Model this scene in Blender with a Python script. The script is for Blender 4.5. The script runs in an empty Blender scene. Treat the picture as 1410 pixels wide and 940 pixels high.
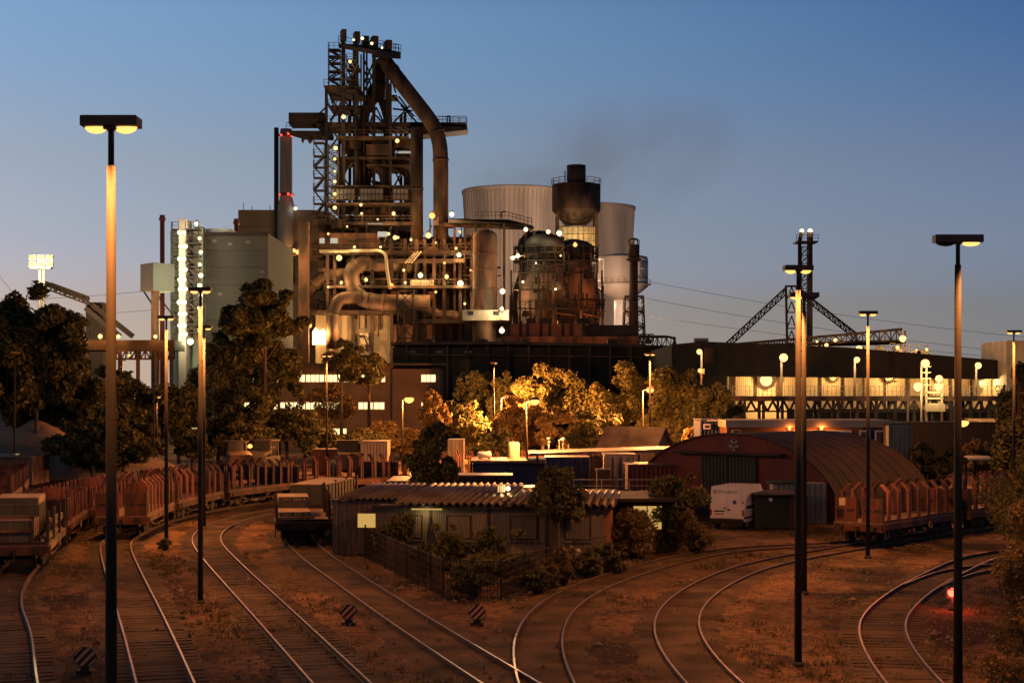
import bpy, math, random
import numpy as np
from mathutils import Vector, Matrix
sc = bpy.context.scene
C = sc.collection
R_ = math.radians

# ------------------------------------------------------------------ camera
FPX, EYE, HOR = 2200.0, 7.5, 545.0          # focal length in photo pixels, eye height, horizon row
cam = bpy.data.objects.new('camera', bpy.data.cameras.new('camera'))
C.objects.link(cam)
cam.location = (0, 0, EYE)
cam.rotation_euler = (R_(90), 0, 0)
cam.data.sensor_width = 36
cam.data.lens = 36 * FPX / 1410
cam.data.shift_y = (HOR - 470) / 1410
cam.data.clip_start = 0.5
cam.data.clip_end = 6000
sc.camera = cam

# ------------------------------------------------------------------ world: dusk sky
wd = bpy.data.worlds.new('World')
sc.world = wd
wd.use_nodes = True
nt = wd.node_tree
sky = nt.nodes.new('ShaderNodeTexSky')
sky.sky_type = 'NISHITA'
sky.sun_disc = False
sky.sun_elevation = R_(1)
sky.sun_rotation = R_(-60)
sky.ozone_density = 2
tc = nt.nodes.new('ShaderNodeTexCoord')
sx = nt.nodes.new('ShaderNodeSeparateXYZ')
nt.links.new(tc.outputs['Generated'], sx.inputs[0])
def lin(c):
    return tuple((v / 255 / 12.92 if v <= 10 else ((v / 255 + .055) / 1.055) ** 2.4) for v in c)
def sky_ramp(stops):
    r = nt.nodes.new('ShaderNodeValToRGB')
    nt.links.new(sx.outputs['Z'], r.inputs[0])
    e = r.color_ramp.elements
    while len(e) > 1: e.remove(e[0])
    for i, (z, c) in enumerate(stops):
        el = e[0] if i == 0 else e.new(z)
        el.position = z
        el.color = (*c, 1)
    return r
def ratio(want, have):
    return tuple(0.125 * a / max(b, 1e-4) for a, b in zip(lin(want), lin(have)))
# the dusk air dims the sky model and turns it bluer: one filter to the sunset side, one to the night side
H_ = (228, 197, 124); H2 = (167, 150, 94)
rl = sky_ramp([(0.0, ratio((206, 176, 150), H_)), (.03, ratio((200, 176, 153), H_)), (.06, ratio((190, 172, 160), H_)), (.10, ratio((174, 172, 172), (213, 203, 158))),
               (.144, ratio((159, 170, 184), (191, 202, 188))), (.19, ratio((143, 168, 196), (177, 194, 194))), (.231, ratio((128, 163, 202), (161, 183, 194))), (.36, (.028, .034, .045)), (.6, (.011, .013, .017)), (1.0, (.008, .01, .012))])
rr = sky_ramp([(0.0, ratio((136, 127, 120), H2)), (.03, ratio((131, 127, 125), H2)), (.06, ratio((125, 127, 129), H2)), (.10, ratio((122, 129, 139), (159, 157, 122))),
               (.144, ratio((108, 125, 152), (145, 160, 151))), (.19, ratio((88, 116, 156), (135, 156, 157))), (.231, ratio((68, 104, 155), (125, 149, 161))), (.36, (.016, .024, .037)), (.6, (.008, .011, .016)), (1.0, (.006, .008, .011))])
mr = nt.nodes.new('ShaderNodeMapRange')
mr.inputs['From Min'].default_value = -0.31
mr.inputs['From Max'].default_value = 0.31
nt.links.new(sx.outputs['X'], mr.inputs['Value'])
mx = nt.nodes.new('ShaderNodeMix'); mx.data_type = 'RGBA'
pw_ = nt.nodes.new('ShaderNodeMath'); pw_.operation = 'POWER'; pw_.inputs[1].default_value = 2.5
nt.links.new(mr.outputs[0], pw_.inputs[0])
nt.links.new(pw_.outputs[0], mx.inputs[0])
nt.links.new(rl.outputs[0], mx.inputs[6]); nt.links.new(rr.outputs[0], mx.inputs[7])
mu = nt.nodes.new('ShaderNodeMix'); mu.data_type = 'RGBA'; mu.blend_type = 'MULTIPLY'
mu.inputs[0].default_value = 1
nt.links.new(sky.outputs[0], mu.inputs[6]); nt.links.new(mx.outputs[2], mu.inputs[7])
mu2 = nt.nodes.new('ShaderNodeMix'); mu2.data_type = 'RGBA'; mu2.blend_type = 'MULTIPLY'
mu2.inputs[0].default_value = 1; mu2.inputs[7].default_value = (4, 4, 4, 1)
nt.links.new(mu.outputs[2], mu2.inputs[6])
vm = nt.nodes.new('ShaderNodeMath'); vm.operation = 'MAXIMUM'; vm.inputs[1].default_value = .058   # the air right at the horizon stays as bright as just above it
nt.links.new(sx.outputs['Z'], vm.inputs[0])
cb_ = nt.nodes.new('ShaderNodeCombineXYZ')
nt.links.new(sx.outputs['X'], cb_.inputs[0]); nt.links.new(sx.outputs['Y'], cb_.inputs[1]); nt.links.new(vm.outputs[0], cb_.inputs[2])
nt.links.new(cb_.outputs[0], sky.inputs[0])
bg = nt.nodes['Background']
nt.links.new(mu2.outputs[2], bg.inputs[0])
bg.inputs[1].default_value = 0.125
EXPO = 3.0
sc.view_settings.view_transform = 'Standard'
sc.view_settings.look = 'None'
sc.view_settings.exposure = EXPO
sc.view_settings.gamma = 1
sc.render.engine = 'CYCLES'
sc.cycles.use_denoising = True
sc.cycles.sample_clamp_indirect = 2.0
sc.cycles.max_bounces = 5
sc.cycles.diffuse_bounces = 2
sc.cycles.glossy_bounces = 2
sc.cycles.transparent_max_bounces = 6
sc.cycles.volume_bounces = 0
sc.cycles.use_light_tree = True

# ------------------------------------------------------------------ helpers
def W(x, y, Y):                      # photo pixel and distance -> point
    return Vector(((x - 705) / FPX * Y, Y, EYE + (HOR - y) / FPX * Y))
def G(x, y):                         # photo pixel on the ground -> point
    Y = EYE * FPX / (y - HOR)
    return Vector(((x - 705) / FPX * Y, Y, 0))
def PX(Y):                           # metres per photo pixel at a distance
    return Y / FPX
ORG = {}

class MB:
    def __init__(s):
        s.v = []; s.f = []; s.m = []; s.s = []; s.T = None
    def add(s, vs, fs, mi=0, sm=False):
        o = len(s.v)
        if s.T is not None:
            vs = [s.T @ Vector(p) for p in vs]
        s.v.extend([tuple(p) for p in vs])
        for f in fs:
            s.f.append(tuple(i + o for i in f)); s.m.append(mi); s.s.append(sm)
        return s
    def bb(s, x0, x1, y0, y1, z0, z1, mi=0):
        return s.add([(x0, y0, z0), (x1, y0, z0), (x1, y1, z0), (x0, y1, z0), (x0, y0, z1), (x1, y0, z1), (x1, y1, z1), (x0, y1, z1)],
                     [(0, 3, 2, 1), (4, 5, 6, 7), (0, 1, 5, 4), (1, 2, 6, 5), (2, 3, 7, 6), (3, 0, 4, 7)], mi)
    def box(s, c, sz, rz=0, mi=0):
        a, b, h = sz[0] / 2, sz[1] / 2, sz[2] / 2
        cs, sn = math.cos(rz), math.sin(rz)
        vs = [(c[0] + x * cs - y * sn, c[1] + x * sn + y * cs, c[2] + z) for z in (-h, h) for x, y in ((-a, -b), (a, -b), (a, b), (-a, b))]
        return s.add(vs, [(0, 3, 2, 1), (4, 5, 6, 7), (0, 1, 5, 4), (1, 2, 6, 5), (2, 3, 7, 6), (3, 0, 4, 7)], mi)
    def frame(s, d):
        d = d.normalized()
        u = Vector((0, 0, 1)) if abs(d.z) < .95 else Vector((0, 1, 0))
        x = d.cross(u).normalized()
        return x, x.cross(d).normalized()
    def beam(s, a, b, w, h=None, mi=0):
        a, b = Vector(a), Vector(b); h = h or w
        if (b - a).length < 1e-6: return s
        x, y = s.frame(b - a)
        vs = [p + x * i * w / 2 + y * j * h / 2 for p in (a, b) for i, j in ((-1, -1), (1, -1), (1, 1), (-1, 1))]
        return s.add(vs, [(0, 3, 2, 1), (4, 5, 6, 7), (0, 1, 5, 4), (1, 2, 6, 5), (2, 3, 7, 6), (3, 0, 4, 7)], mi)
    def tube(s, a, b, r, n=8, r2=None, mi=0):
        return s.pipe([a, b], r, n, mi, r2)
    def pipe(s, pts, r, n=10, mi=0, r2=None):
        pts = [Vector(p) for p in pts]
        k = len(pts); vs = []; fs = []
        prev = None
        for i, p in enumerate(pts):
            d = (pts[min(i + 1, k - 1)] - pts[max(i - 1, 0)]).normalized()
            if prev is None: x, y = s.frame(d)
            else:
                x = (prev - d * prev.dot(d)).normalized(); y = x.cross(d)
            prev = x
            rr = r if r2 is None else r + (r2 - r) * i / (k - 1)
            if isinstance(r, (list, tuple)): rr = r[i]
            for j in range(n):
                t = 2 * math.pi * j / n
                vs.append(p + x * math.cos(t) * rr + y * math.sin(t) * rr)
        for i in range(k - 1):
            for j in range(n):
                j2 = (j + 1) % n
                fs.append((i * n + j, (i + 1) * n + j, (i + 1) * n + j2, i * n + j2))
        s.add(vs, fs, mi, True)
        o = len(s.v) - len(vs)
        s.f.append(tuple(o + j for j in range(n))); s.m.append(mi); s.s.append(False)
        s.f.append(tuple(o + (k - 1) * n + n - 1 - j for j in range(n))); s.m.append(mi); s.s.append(False)
        return s
    def lathe(s, c, prof, n=24, mi=0, cap=True, flat=False):
        vs = []; fs = []
        for r, z in prof:
            for j in range(n):
                t = 2 * math.pi * j / n
                vs.append((c[0] + r * math.cos(t), c[1] + r * math.sin(t), c[2] + z))
        for i in range(len(prof) - 1):
            for j in range(n):
                j2 = (j + 1) % n
                fs.append((i * n + j, i * n + j2, (i + 1) * n + j2, (i + 1) * n + j))
        s.add(vs, fs, mi, not flat)
        o = len(s.v) - len(vs); k = len(prof)
        if cap:
            s.f.append(tuple(o + n - 1 - j for j in range(n))); s.m.append(mi); s.s.append(False)
            s.f.append(tuple(o + (k - 1) * n + j for j in range(n))); s.m.append(mi); s.s.append(False)
        return s
    def prism(s, poly, d, mi=0, mi_cap=None):            # poly: 3D outline, d: extrusion vector
        d = Vector(d); n = len(poly)
        vs = [Vector(p) for p in poly] + [Vector(p) + d for p in poly]
        s.add(vs, [(i, (i + 1) % n, n + (i + 1) % n, n + i) for i in range(n)], mi)
        o = len(s.v) - 2 * n
        for f in (tuple(o + n - 1 - i for i in range(n)), tuple(o + n + i for i in range(n))):
            s.f.append(f); s.m.append(mi if mi_cap is None else mi_cap); s.s.append(False)
        return s
    def rail(s, pts, h=1.1, step=2.0, t=.07, mid=True):  # handrail with posts
        pts = [Vector(p) for p in pts]
        for a, b in zip(pts, pts[1:]):
            up = Vector((0, 0, h))
            s.beam(a + up, b + up, t)
            if mid: s.beam(a + up * .5, b + up * .5, t * .8)
            n = max(1, int((b - a).length / step))
            for i in range(n + 1):
                p = a.lerp(b, i / n); s.beam(p, p + up, t)
        return s
    def truss(s, a, b, h, n, t, diag=True):              # flat lattice girder, h = vector between its chords
        a, b, h = Vector(a), Vector(b), Vector(h)
        s.beam(a, b, t * 1.5); s.beam(a + h, b + h, t * 1.5)
        for i in range(n):
            p, q = a.lerp(b, i / n), a.lerp(b, (i + 1) / n)
            s.beam(p, p + h, t)
            if diag: s.beam(p if i % 2 else p + h, q + h if i % 2 else q, t)
        s.beam(b, b + h, t)
        return s
    def tower(s, base, top, w0, w1, n, t):               # four-legged lattice tower
        base, top = Vector(base), Vector(top)
        cs = ((-1, -1), (1, -1), (1, 1), (-1, 1))
        def pt(k, i):
            f = i / n; w = (w0 + (w1 - w0) * f) / 2
            return base.lerp(top, f) + Vector((cs[k][0] * w, cs[k][1] * w, 0))
        for k in range(4):
            s.beam(pt(k, 0), pt(k, n), t * 1.6)
            for i in range(n):
                k2 = (k + 1) % 4
                s.beam(pt(k, i), pt(k2, i + 1), t); s.beam(pt(k2, i), pt(k, i + 1), t); s.beam(pt(k, i + 1), pt(k2, i + 1), t)
        return s
    def arc(s, p0, p1, p2, k=8):
        return [(Vector(p0) * (1 - t) ** 2 + Vector(p1) * 2 * t * (1 - t) + Vector(p2) * t * t) for t in [i / k for i in range(k + 1)]]
    def build(s, name, mats, parent=None, base=None, local=False):
        org = Vector((0, 0, 0))
        if not local:
            if base is not None: org = Vector(base)
            elif parent is not None: org = ORG[parent.name]
        me = bpy.data.meshes.new(name)
        me.from_pydata([(p[0] - org.x, p[1] - org.y, p[2] - org.z) for p in s.v], [], s.f)
        mats = mats if isinstance(mats, (list, tuple)) else [mats]
        for m in mats: me.materials.append(m)
        me.polygons.foreach_set('material_index', s.m)
        me.polygons.foreach_set('use_smooth', s.s)
        me.update()
        o = bpy.data.objects.new(name, me)
        C.objects.link(o)
        if parent is not None:
            o.parent = parent
            ORG[o.name] = org
        else:
            o.location = org
            ORG[o.name] = org
        return o

def tag(o, label=None, cat=None, group=None, kind=None):
    if label: o['label'] = label
    if cat: o['category'] = cat
    if group: o['group'] = group
    if kind: o['kind'] = kind
    return o
def thing(name, label, cat, loc=(0, 0, 0), rz=0, group=None):
    o = bpy.data.objects.new(name, None)
    o.empty_display_size = .3
    C.objects.link(o)
    o.location = loc; o.rotation_euler = (0, 0, rz)
    ORG[o.name] = Vector(loc)
    return tag(o, label, cat, group)
KIDS = {}
def kids(o):
    return [c for c in C.objects if c.parent == o]
def dup(o, loc, rz=0, label=None, group=None):
    r = o.copy(); C.objects.link(r)
    r.location = loc; r.rotation_euler = (0, 0, rz)
    if label: r['label'] = label
    if group: r['group'] = group
    def rec(a, b):
        for ch in (KIDS.get(a.name) or kids(a)):
            c = ch.copy(); C.objects.link(c); c.parent = b
            if ch.type != 'LIGHT': rec(ch, c)
    rec(o, r)
    return r
LF = 1.0                              # lamp output of the part of the works being built
def light(parent, loc, power, col, kind='POINT', radius=.12, world=True, cone=150, aim=None):  # also makes the added fill lights that have no lamp body
    L = bpy.data.lights.new('lamp_or_fill_light', kind)
    L.energy = power * LF; L.color = col; L.shadow_soft_size = min(radius, .14)
    if kind == 'SPOT':
        L.spot_size = R_(cone); L.spot_blend = .6
    o = bpy.data.objects.new('lamp_or_fill_light', L)
    C.objects.link(o)
    if parent is not None:
        o.parent = parent
        loc = Vector(loc) - ORG[parent.name] if world else Vector(loc)
    o.location = loc
    if aim is not None:
        o.rotation_euler = Vector(aim).to_track_quat('-Z', 'Y').to_euler()
    return o
def text_mb(mb, body, size, place, mi=0, ext=.004):
    cu = bpy.data.curves.new('t', 'FONT'); cu.body = body; cu.size = size; cu.extrude = 0
    cu.align_x = 'CENTER'; cu.align_y = 'CENTER'; cu.resolution_u = 3
    ob = bpy.data.objects.new('t', cu); C.objects.link(ob)
    me = bpy.data.meshes.new_from_object(ob.evaluated_get(bpy.context.evaluated_depsgraph_get()))
    mb.add([place(v.co.x, v.co.y) for v in me.vertices], [tuple(p.vertices) for p in me.polygons], mi)
    bpy.data.objects.remove(ob); bpy.data.curves.remove(cu); bpy.data.meshes.remove(me)

# ------------------------------------------------------------------ materials
def mat(name, c1, c2=None, scale=1.0, rough=.8, metal=0, bump=0, stretch=(1, 1, 1), corr=None, detail=6, contrast=(.35, .65), bscale=None, island=0, transl=0, spec=.3, vary=0):
    m = bpy.data.materials.new(name); m.use_nodes = True
    n = m.node_tree; b = n.nodes['Principled BSDF']
    b.inputs['Roughness'].default_value = rough; b.inputs['Metallic'].default_value = metal
    b.inputs['Specular IOR Level'].default_value = spec
    c2 = c2 or tuple(v * .6 for v in c1)
    t = n.nodes.new('ShaderNodeTexCoord'); mp = n.nodes.new('ShaderNodeMapping')
    mp.inputs['Scale'].default_value = stretch
    n.links.new(t.outputs['Object'], mp.inputs[0])
    no = n.nodes.new('ShaderNodeTexNoise'); no.inputs['Scale'].default_value = scale; no.inputs['Detail'].default_value = detail
    n.links.new(mp.outputs[0], no.inputs[0])
    r = n.nodes.new('ShaderNodeMapRange'); r.inputs['From Min'].default_value = contrast[0]; r.inputs['From Max'].default_value = contrast[1]
    n.links.new(no.outputs[0], r.inputs[0])
    mixn = n.nodes.new('ShaderNodeMix'); mixn.data_type = 'RGBA'
    fac = r.outputs[0]
    if island:
        g = n.nodes.new('ShaderNodeNewGeometry'); ad = n.nodes.new('ShaderNodeMath'); ad.operation = 'MULTIPLY_ADD'
        n.links.new(g.outputs['Random Per Island'], ad.inputs[0]); ad.inputs[1].default_value = island
        sb = n.nodes.new('ShaderNodeMath'); sb.operation = 'MULTIPLY'; sb.inputs[1].default_value = 1 - island
        n.links.new(fac, sb.inputs[0]); n.links.new(sb.outputs[0], ad.inputs[2]); fac = ad.outputs[0]
    n.links.new(fac, mixn.inputs[0])
    mixn.inputs[6].default_value = (*c1, 1); mixn.inputs[7].default_value = (*c2, 1)
    if vary:                              # every piece of steel has faded a little differently
        oi = n.nodes.new('ShaderNodeObjectInfo'); vr = n.nodes.new('ShaderNodeMapRange')
        vr.inputs['To Min'].default_value = 1 - vary; vr.inputs['To Max'].default_value = 1 + vary
        n.links.new(oi.outputs['Random'], vr.inputs['Value'])
        hs = n.nodes.new('ShaderNodeHueSaturation'); n.links.new(vr.outputs[0], hs.inputs['Value']); n.links.new(mixn.outputs[2], hs.inputs['Color'])
        n.links.new(hs.outputs[0], b.inputs['Base Color'])
    else: n.links.new(mixn.outputs[2], b.inputs['Base Color'])
    nrm = None
    if bump:
        bn = n.nodes.new('ShaderNodeBump'); bn.inputs['Strength'].default_value = min(1, bump); bn.inputs['Distance'].default_value = .05
        n2 = n.nodes.new('ShaderNodeTexNoise'); n2.inputs['Scale'].default_value = bscale or scale * 4; n2.inputs['Detail'].default_value = 8
        n.links.new(t.outputs['Object'], n2.inputs[0]); n.links.new(n2.outputs[0], bn.inputs['Height'])
        nrm = bn
    if corr:
        wv = n.nodes.new('ShaderNodeTexWave'); wv.wave_type = 'BANDS'; wv.bands_direction = corr[0]; wv.inputs['Scale'].default_value = corr[1]
        n.links.new(t.outputs['Object'], wv.inputs[0])
        bw = n.nodes.new('ShaderNodeBump'); bw.inputs['Strength'].default_value = corr[2]; bw.inputs['Distance'].default_value = .1
        n.links.new(wv.outputs[0], bw.inputs['Height'])
        if nrm: n.links.new(nrm.outputs[0], bw.inputs['Normal'])
        nrm = bw
    if nrm: n.links.new(nrm.outputs[0], b.inputs['Normal'])
    if transl:
        tr = n.nodes.new('ShaderNodeBsdfTranslucent'); n.links.new(mixn.outputs[2], tr.inputs[0])
        ms = n.nodes.new('ShaderNodeMixShader'); ms.inputs[0].default_value = transl
        n.links.new(b.outputs[0], ms.inputs[1]); n.links.new(tr.outputs[0], ms.inputs[2])
        n.links.new(ms.outputs[0], n.nodes['Material Output'].inputs[0])
    return m
def emit(name, col, st, sample=False):
    m = bpy.data.materials.new(name); m.use_nodes = True
    n = m.node_tree; n.nodes.remove(n.nodes['Principled BSDF'])
    e = n.nodes.new('ShaderNodeEmission'); e.inputs[0].default_value = (*col, 1); e.inputs[1].default_value = st
    n.links.new(e.outputs[0], n.nodes['Material Output'].inputs[0])
    if not sample:
        m.cycles.emission_sampling = 'NONE'
    return m
SODIUM = (1, .335, .075); WARM = (1, .66, .26); PALE = (1, .9, .62)
M = dict(
    rust=mat('rust_steel', (.15, .066, .036), (.035, .021, .015), .45, .75, .2, .25, (1, 1, .28), contrast=(.4, .6)),
    dark=mat('dark_steel', (.038, .029, .025), (.018, .015, .014), .5, .7, .3, vary=.3),
    iron=mat('brown_iron', (.085, .045, .028), (.022, .015, .012), .5, .75, .2, .2, (1, 1, .35), contrast=(.4, .6)),
    pipe=mat('pipe_steel', (.165, .088, .052), (.05, .03, .02), .5, .65, .2, .2, (1, 1, .45), contrast=(.4, .6)),
    grey=mat('grey_panel', (.17, .17, .18), (.11, .11, .12), .3, .7, 0, 0, (1, 1, .3)),
    brick=mat('brown_cladding', (.13, .10, .072), (.09, .068, .05), .12, .85, 0, .1, (1, 1, .35), ('X', 1.2, .25)),
    greeng=mat('green_grey_cladding', (.068, .072, .062), (.050, .055, .047), .1, .7, 0, 0, (1, 1, .2), ('Z', .9, .2)),
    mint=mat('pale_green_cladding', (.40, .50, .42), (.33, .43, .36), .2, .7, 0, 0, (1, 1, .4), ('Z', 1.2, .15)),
    cream=mat('cream_metal', (.40, .33, .23), (.24, .18, .12), .7, .7, 0, .1, (1, 1, .3), ('X', 3.2, .5)),
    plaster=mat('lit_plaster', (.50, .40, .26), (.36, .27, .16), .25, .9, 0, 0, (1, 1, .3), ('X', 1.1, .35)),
    concrete=mat('pale_concrete', (.45, .39, .335), (.27, .235, .205), .16, .9, 0, .1, (1, 1, .12), contrast=(.36, .64), detail=10),
    white=mat('white_paint', (.72, .70, .66), (.58, .56, .52), .4, .5, 0, 0),
    wood=mat('weathered_wood', (.16, .11, .075), (.08, .05, .035), 1.2, .85, 0, .2, (6, 1, 1)),
    wagon=mat('wagon_red', (.150, .052, .036), (.040, .022, .018), 1.3, .8, 0, .25, (1, 1, .4), vary=.5, contrast=(.38, .62)),
    under=mat('bogie_black', (.03, .024, .02), (.015, .012, .011), 1, .8, .2),
    steelpost=mat('mast_steel', (.026, .019, .014), (.014, .011, .009), 1.5, .8, 0, 0, (4, 4, .3)),
    headm=mat('lamp_housing', (.13, .065, .04), (.09, .045, .03), 2, .6, .2),
    railtop=mat('polished_rail', (.34, .235, .15), (.21, .14, .09), 2, .42, .75),
    railside=mat('rusty_rail', (.08, .045, .03), (.04, .025, .018), 3, .85, .2),
    sleeper=mat('sleeper_wood', (.060, .040, .028), (.030, .021, .016), 2, .9, 0, .3),
    hutred=mat('hut_red', (.16, .04, .028), (.10, .028, .02), .5, .8, 0, .1, (1, 1, .3), ('X', 2.0, .35)),
    hutroof=mat('hut_roof', (.050, .030, .024), (.028, .020, .018), .5, .8, .1, .15, (1, 1, 1)),
    green=mat('green_sheet', (.055, .06, .042), (.03, .034, .025), .7, .8, 0, 0, (1, 1, .4), ('X', 3.5, .6)),
    blue=mat('blue_container', (.035, .055, .13), (.022, .035, .085), .8, .6, .2, .1, (1, 1, .4), ('X', 3.5, .6)),
    navy=mat('dark_blue_sheet', (.02, .026, .045), (.012, .015, .025), .8, .7, .1, 0, (1, 1, .4), ('X', 3.5, .5)),
    fascia=mat('pale_fascia', (.55, .40, .26), (.40, .28, .18), .4, .8),
    orange=mat('orange_board', (.26, .11, .05), (.18, .075, .035), .7, .8),
    tin=mat('corrugated_tin', (.20, .16, .12), (.09, .065, .05), .7, .5, .4, .1, (1, .3, 1)),
    panelw=mat('hut_wall_panel', (.15, .125, .09), (.075, .06, .045), .5, .85, 0, 0, (1, 1, .2), ('X', 3.0, .4)),
    glass=mat('dark_glass', (.02, .02, .02), (.03, .03, .03), 1, .12, 0, spec=.6),
    vanw=mat('van_white', (.62, .58, .52), (.54, .50, .44), .8, .4, 0),
    black=mat('black_rubber', (.012, .012, .012), (.02, .02, .02), 2, .8),
    redglass=mat('red_plastic', (.30, .02, .015), (.25, .015, .01), 2, .3),
    redpaint=mat('red_paint', (.34, .085, .05), (.24, .06, .035), .5, .6, 0, 0, (1, 1, .4)),
    signor=mat('sign_orange', (.60, .26, .12), (.48, .20, .09), 3, .6),
    dirt=mat('heaped_gravel', (.30, .21, .135), (.18, .125, .08), .35, .95, 0, .6, bscale=3),
    crate=mat('concrete_slab', (.33, .24, .15), (.23, .16, .10), 1.3, .85, 0, .1),
    olive=mat('olive_box', (.07, .065, .045), (.04, .038, .028), .8, .8, 0, .1),
    letter=mat('dark_lettering', (.02, .02, .022), (.02, .02, .022), 1, .7),
    bark=mat('bark', (.07, .05, .035), (.035, .025, .02), 3, .95, 0, .4, (1, 1, .3)),
    leafd=mat('leaf_dark', (.038, .042, .016), (.105, .098, .034), .45, .75, 0, 0, island=.55, transl=.25),
    leafm=mat('leaf_mid', (.050, .052, .017), (.15, .13, .04), .45, .75, 0, 0, island=.55, transl=.3),
    leafb=mat('leaf_brown', (.07, .05, .022), (.19, .125, .045), .5, .75, 0, 0, island=.55, transl=.3),
    grass=mat('dry_grass', (.10, .080, .03), (.05, .045, .018), .3, .9, 0, 0, island=.5, transl=.2),
    stone=mat('ballast_stone', (.15, .11, .085), (.07, .05, .04), 2, .9, island=.7),
    roofdk=mat('dark_roof', (.016, .013, .012), (.010, .009, .008), .3, .85, 0, 0, (1, 1, .3), ('X', 1.3, .3)),
    officew=mat('dark_brick', (.075, .045, .03), (.05, .03, .02), .4, .9, 0, .1),
    e_sod=emit('sodium_lens', (1, .50, .13), .24), e_warm=emit('warm_lens', (1, .62, .22), .26), e_pale=emit('pale_lens', (1, .80, .42), .32),
    e_red=emit('red_lens', (1, .07, .04), .3), e_win=emit('lit_window', (1, .74, .34), .24), e_yel=emit('yellow_glow', (1, .60, .16), .075),
    e_fire=emit('glowing_opening', (1, .70, .30), .5), e_wht=emit('white_glow', (1, .9, .7), .07), e_redsig=emit('signal_red', (1, .08, .04), .8),
)

LF = .37
# ================================================================== SETTING
def ground_material():
    m = bpy.data.materials.new('yard_dirt'); m.use_nodes = True
    n = m.node_tree; b = n.nodes['Principled BSDF']; b.inputs['Roughness'].default_value = .95; b.inputs['Specular IOR Level'].default_value = .15
    t = n.nodes.new('ShaderNodeTexCoord')
    def noise(s, d=8, r=.6, st=(1, 1, 1)):
        mp = n.nodes.new('ShaderNodeMapping'); mp.inputs['Scale'].default_value = st
        n.links.new(t.outputs['Object'], mp.inputs[0])
        k = n.nodes.new('ShaderNodeTexNoise'); k.inputs['Scale'].default_value = s; k.inputs['Detail'].default_value = d; k.inputs['Roughness'].default_value = r
        n.links.new(mp.outputs[0], k.inputs[0]); return k
    def ramp(src, a, c, ca, cb):
        r = n.nodes.new('ShaderNodeValToRGB'); n.links.new(src.outputs[0], r.inputs[0])
        r.color_ramp.elements[0].position = a; r.color_ramp.elements[1].position = c
        r.color_ramp.elements[0].color = (*ca, 1); r.color_ramp.elements[1].color = (*cb, 1); return r
    def mixc(f, a, c, mode='MIX', fv=None):
        k = n.nodes.new('ShaderNodeMix'); k.data_type = 'RGBA'; k.blend_type = mode
        if fv is None: n.links.new(f.outputs[0], k.inputs[0])
        else: k.inputs[0].default_value = fv
        n.links.new(a, k.inputs[6]); n.links.new(c, k.inputs[7]); return k
    base = ramp(noise(.22, 10, .65), .36, .66, (.060, .034, .020), (.190, .108, .062))
    stain = ramp(noise(.11, 8, .62, (1.0, .55, 1)), .50, .585, (1, 1, 1), (.22, .18, .16))
    stain2 = ramp(noise(.35, 9, .7, (1.0, .45, 1)), .545, .61, (1, 1, 1), (.32, .27, .25))
    fine = ramp(noise(2.2, 12, .85), .36, .66, (.24, .22, .20), (1.8, 1.72, 1.6))
    weed = ramp(noise(.16, 8, .68), .53, .66, (0, 0, 0), (.75, .75, .75))
    wc = ramp(noise(2.5, 6), .3, .7, (.045, .042, .016), (.105, .085, .034))
    c = mixc(weed, base.outputs[0], wc.outputs[0])
    c = mixc(None, c.outputs[2], stain.outputs[0], 'MULTIPLY', 1)
    c = mixc(None, c.outputs[2], stain2.outputs[0], 'MULTIPLY', 1)
    c = mixc(None, c.outputs[2], fine.outputs[0], 'MULTIPLY', 1)
    n.links.new(c.outputs[2], b.inputs['Base Color'])
    bp = n.nodes.new('ShaderNodeBump'); bp.inputs['Strength'].default_value = .9; bp.inputs['Distance'].default_value = .12
    n.links.new(noise(5, 10, .7).outputs[0], bp.inputs['Height'])
    n.links.new(bp.outputs[0], b.inputs['Normal'])
    return m
M['ground'] = ground_material()
M['bed'] = mat('track_bed', (.092, .060, .040), (.026, .018, .014), .55, .95, 0, 1, bscale=6, contrast=(.34, .66), spec=.1, detail=10)

g = MB()
NX, NY = 60, 90
xs = [-3000, -1200, -500, -250] + list(np.linspace(-110, 110, NX)) + [250, 500, 1200, 3000]
ys = [-60] + list(np.linspace(15, 170, NY)) + [220, 300, 500, 900, 1800, 4500]
rg = random.Random(4)
def gz(x, y):
    if abs(x) > 100 or y > 165 or y < 20: return -.02
    return -.035 + .03 * math.sin(x * .31 + y * .17) * math.sin(y * .23 - x * .11) + rg.uniform(-.012, .012)
vs = [(x, y, gz(x, y)) for y in ys for x in xs]
k = len(xs)
g.add(vs, [(j * k + i, j * k + i + 1, (j + 1) * k + i + 1, (j + 1) * k + i) for j in range(len(ys) - 1) for i in range(k - 1)], 0, True)
tag(g.build('ground', M['ground']), kind='structure')

# ------------------------------------------------------------------ railway tracks
def smooth_path(pts, step=.6):
    pts = [Vector((p[0], p[1], 0)) for p in pts]
    P_ = [pts[0] * 2 - pts[1]] + pts + [pts[-1] * 2 - pts[-2]]
    out = []
    for i in range(1, len(P_) - 2):
        a, b, c, d = P_[i - 1:i + 3]
        for j in range(24):
            t = j / 24
            out.append(.5 * ((2 * b) + (c - a) * t + (2 * a - 5 * b + 4 * c - d) * t * t + (3 * b - a - 3 * c + d) * t ** 3))
    out.append(pts[-1])
    for _ in range(20):
        out = [out[0]] + [(out[i - 1] + out[i] * 2 + out[i + 1]) / 4 for i in range(1, len(out) - 1)] + [out[-1]]
    res = [out[0]]; acc = 0
    for a, b in zip(out, out[1:]):
        L = (b - a).length
        while acc + L >= step:
            t = (step - acc) / L
            a = a.lerp(b, t); L = (b - a).length; acc = 0; res.append(a)
        acc += L
    for _ in range(26):
        res = [res[0]] + [(res[i - 1] + res[i] * 2 + res[i + 1]) / 4 for i in range(1, len(res) - 1)] + [res[-1]]
    return res
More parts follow.
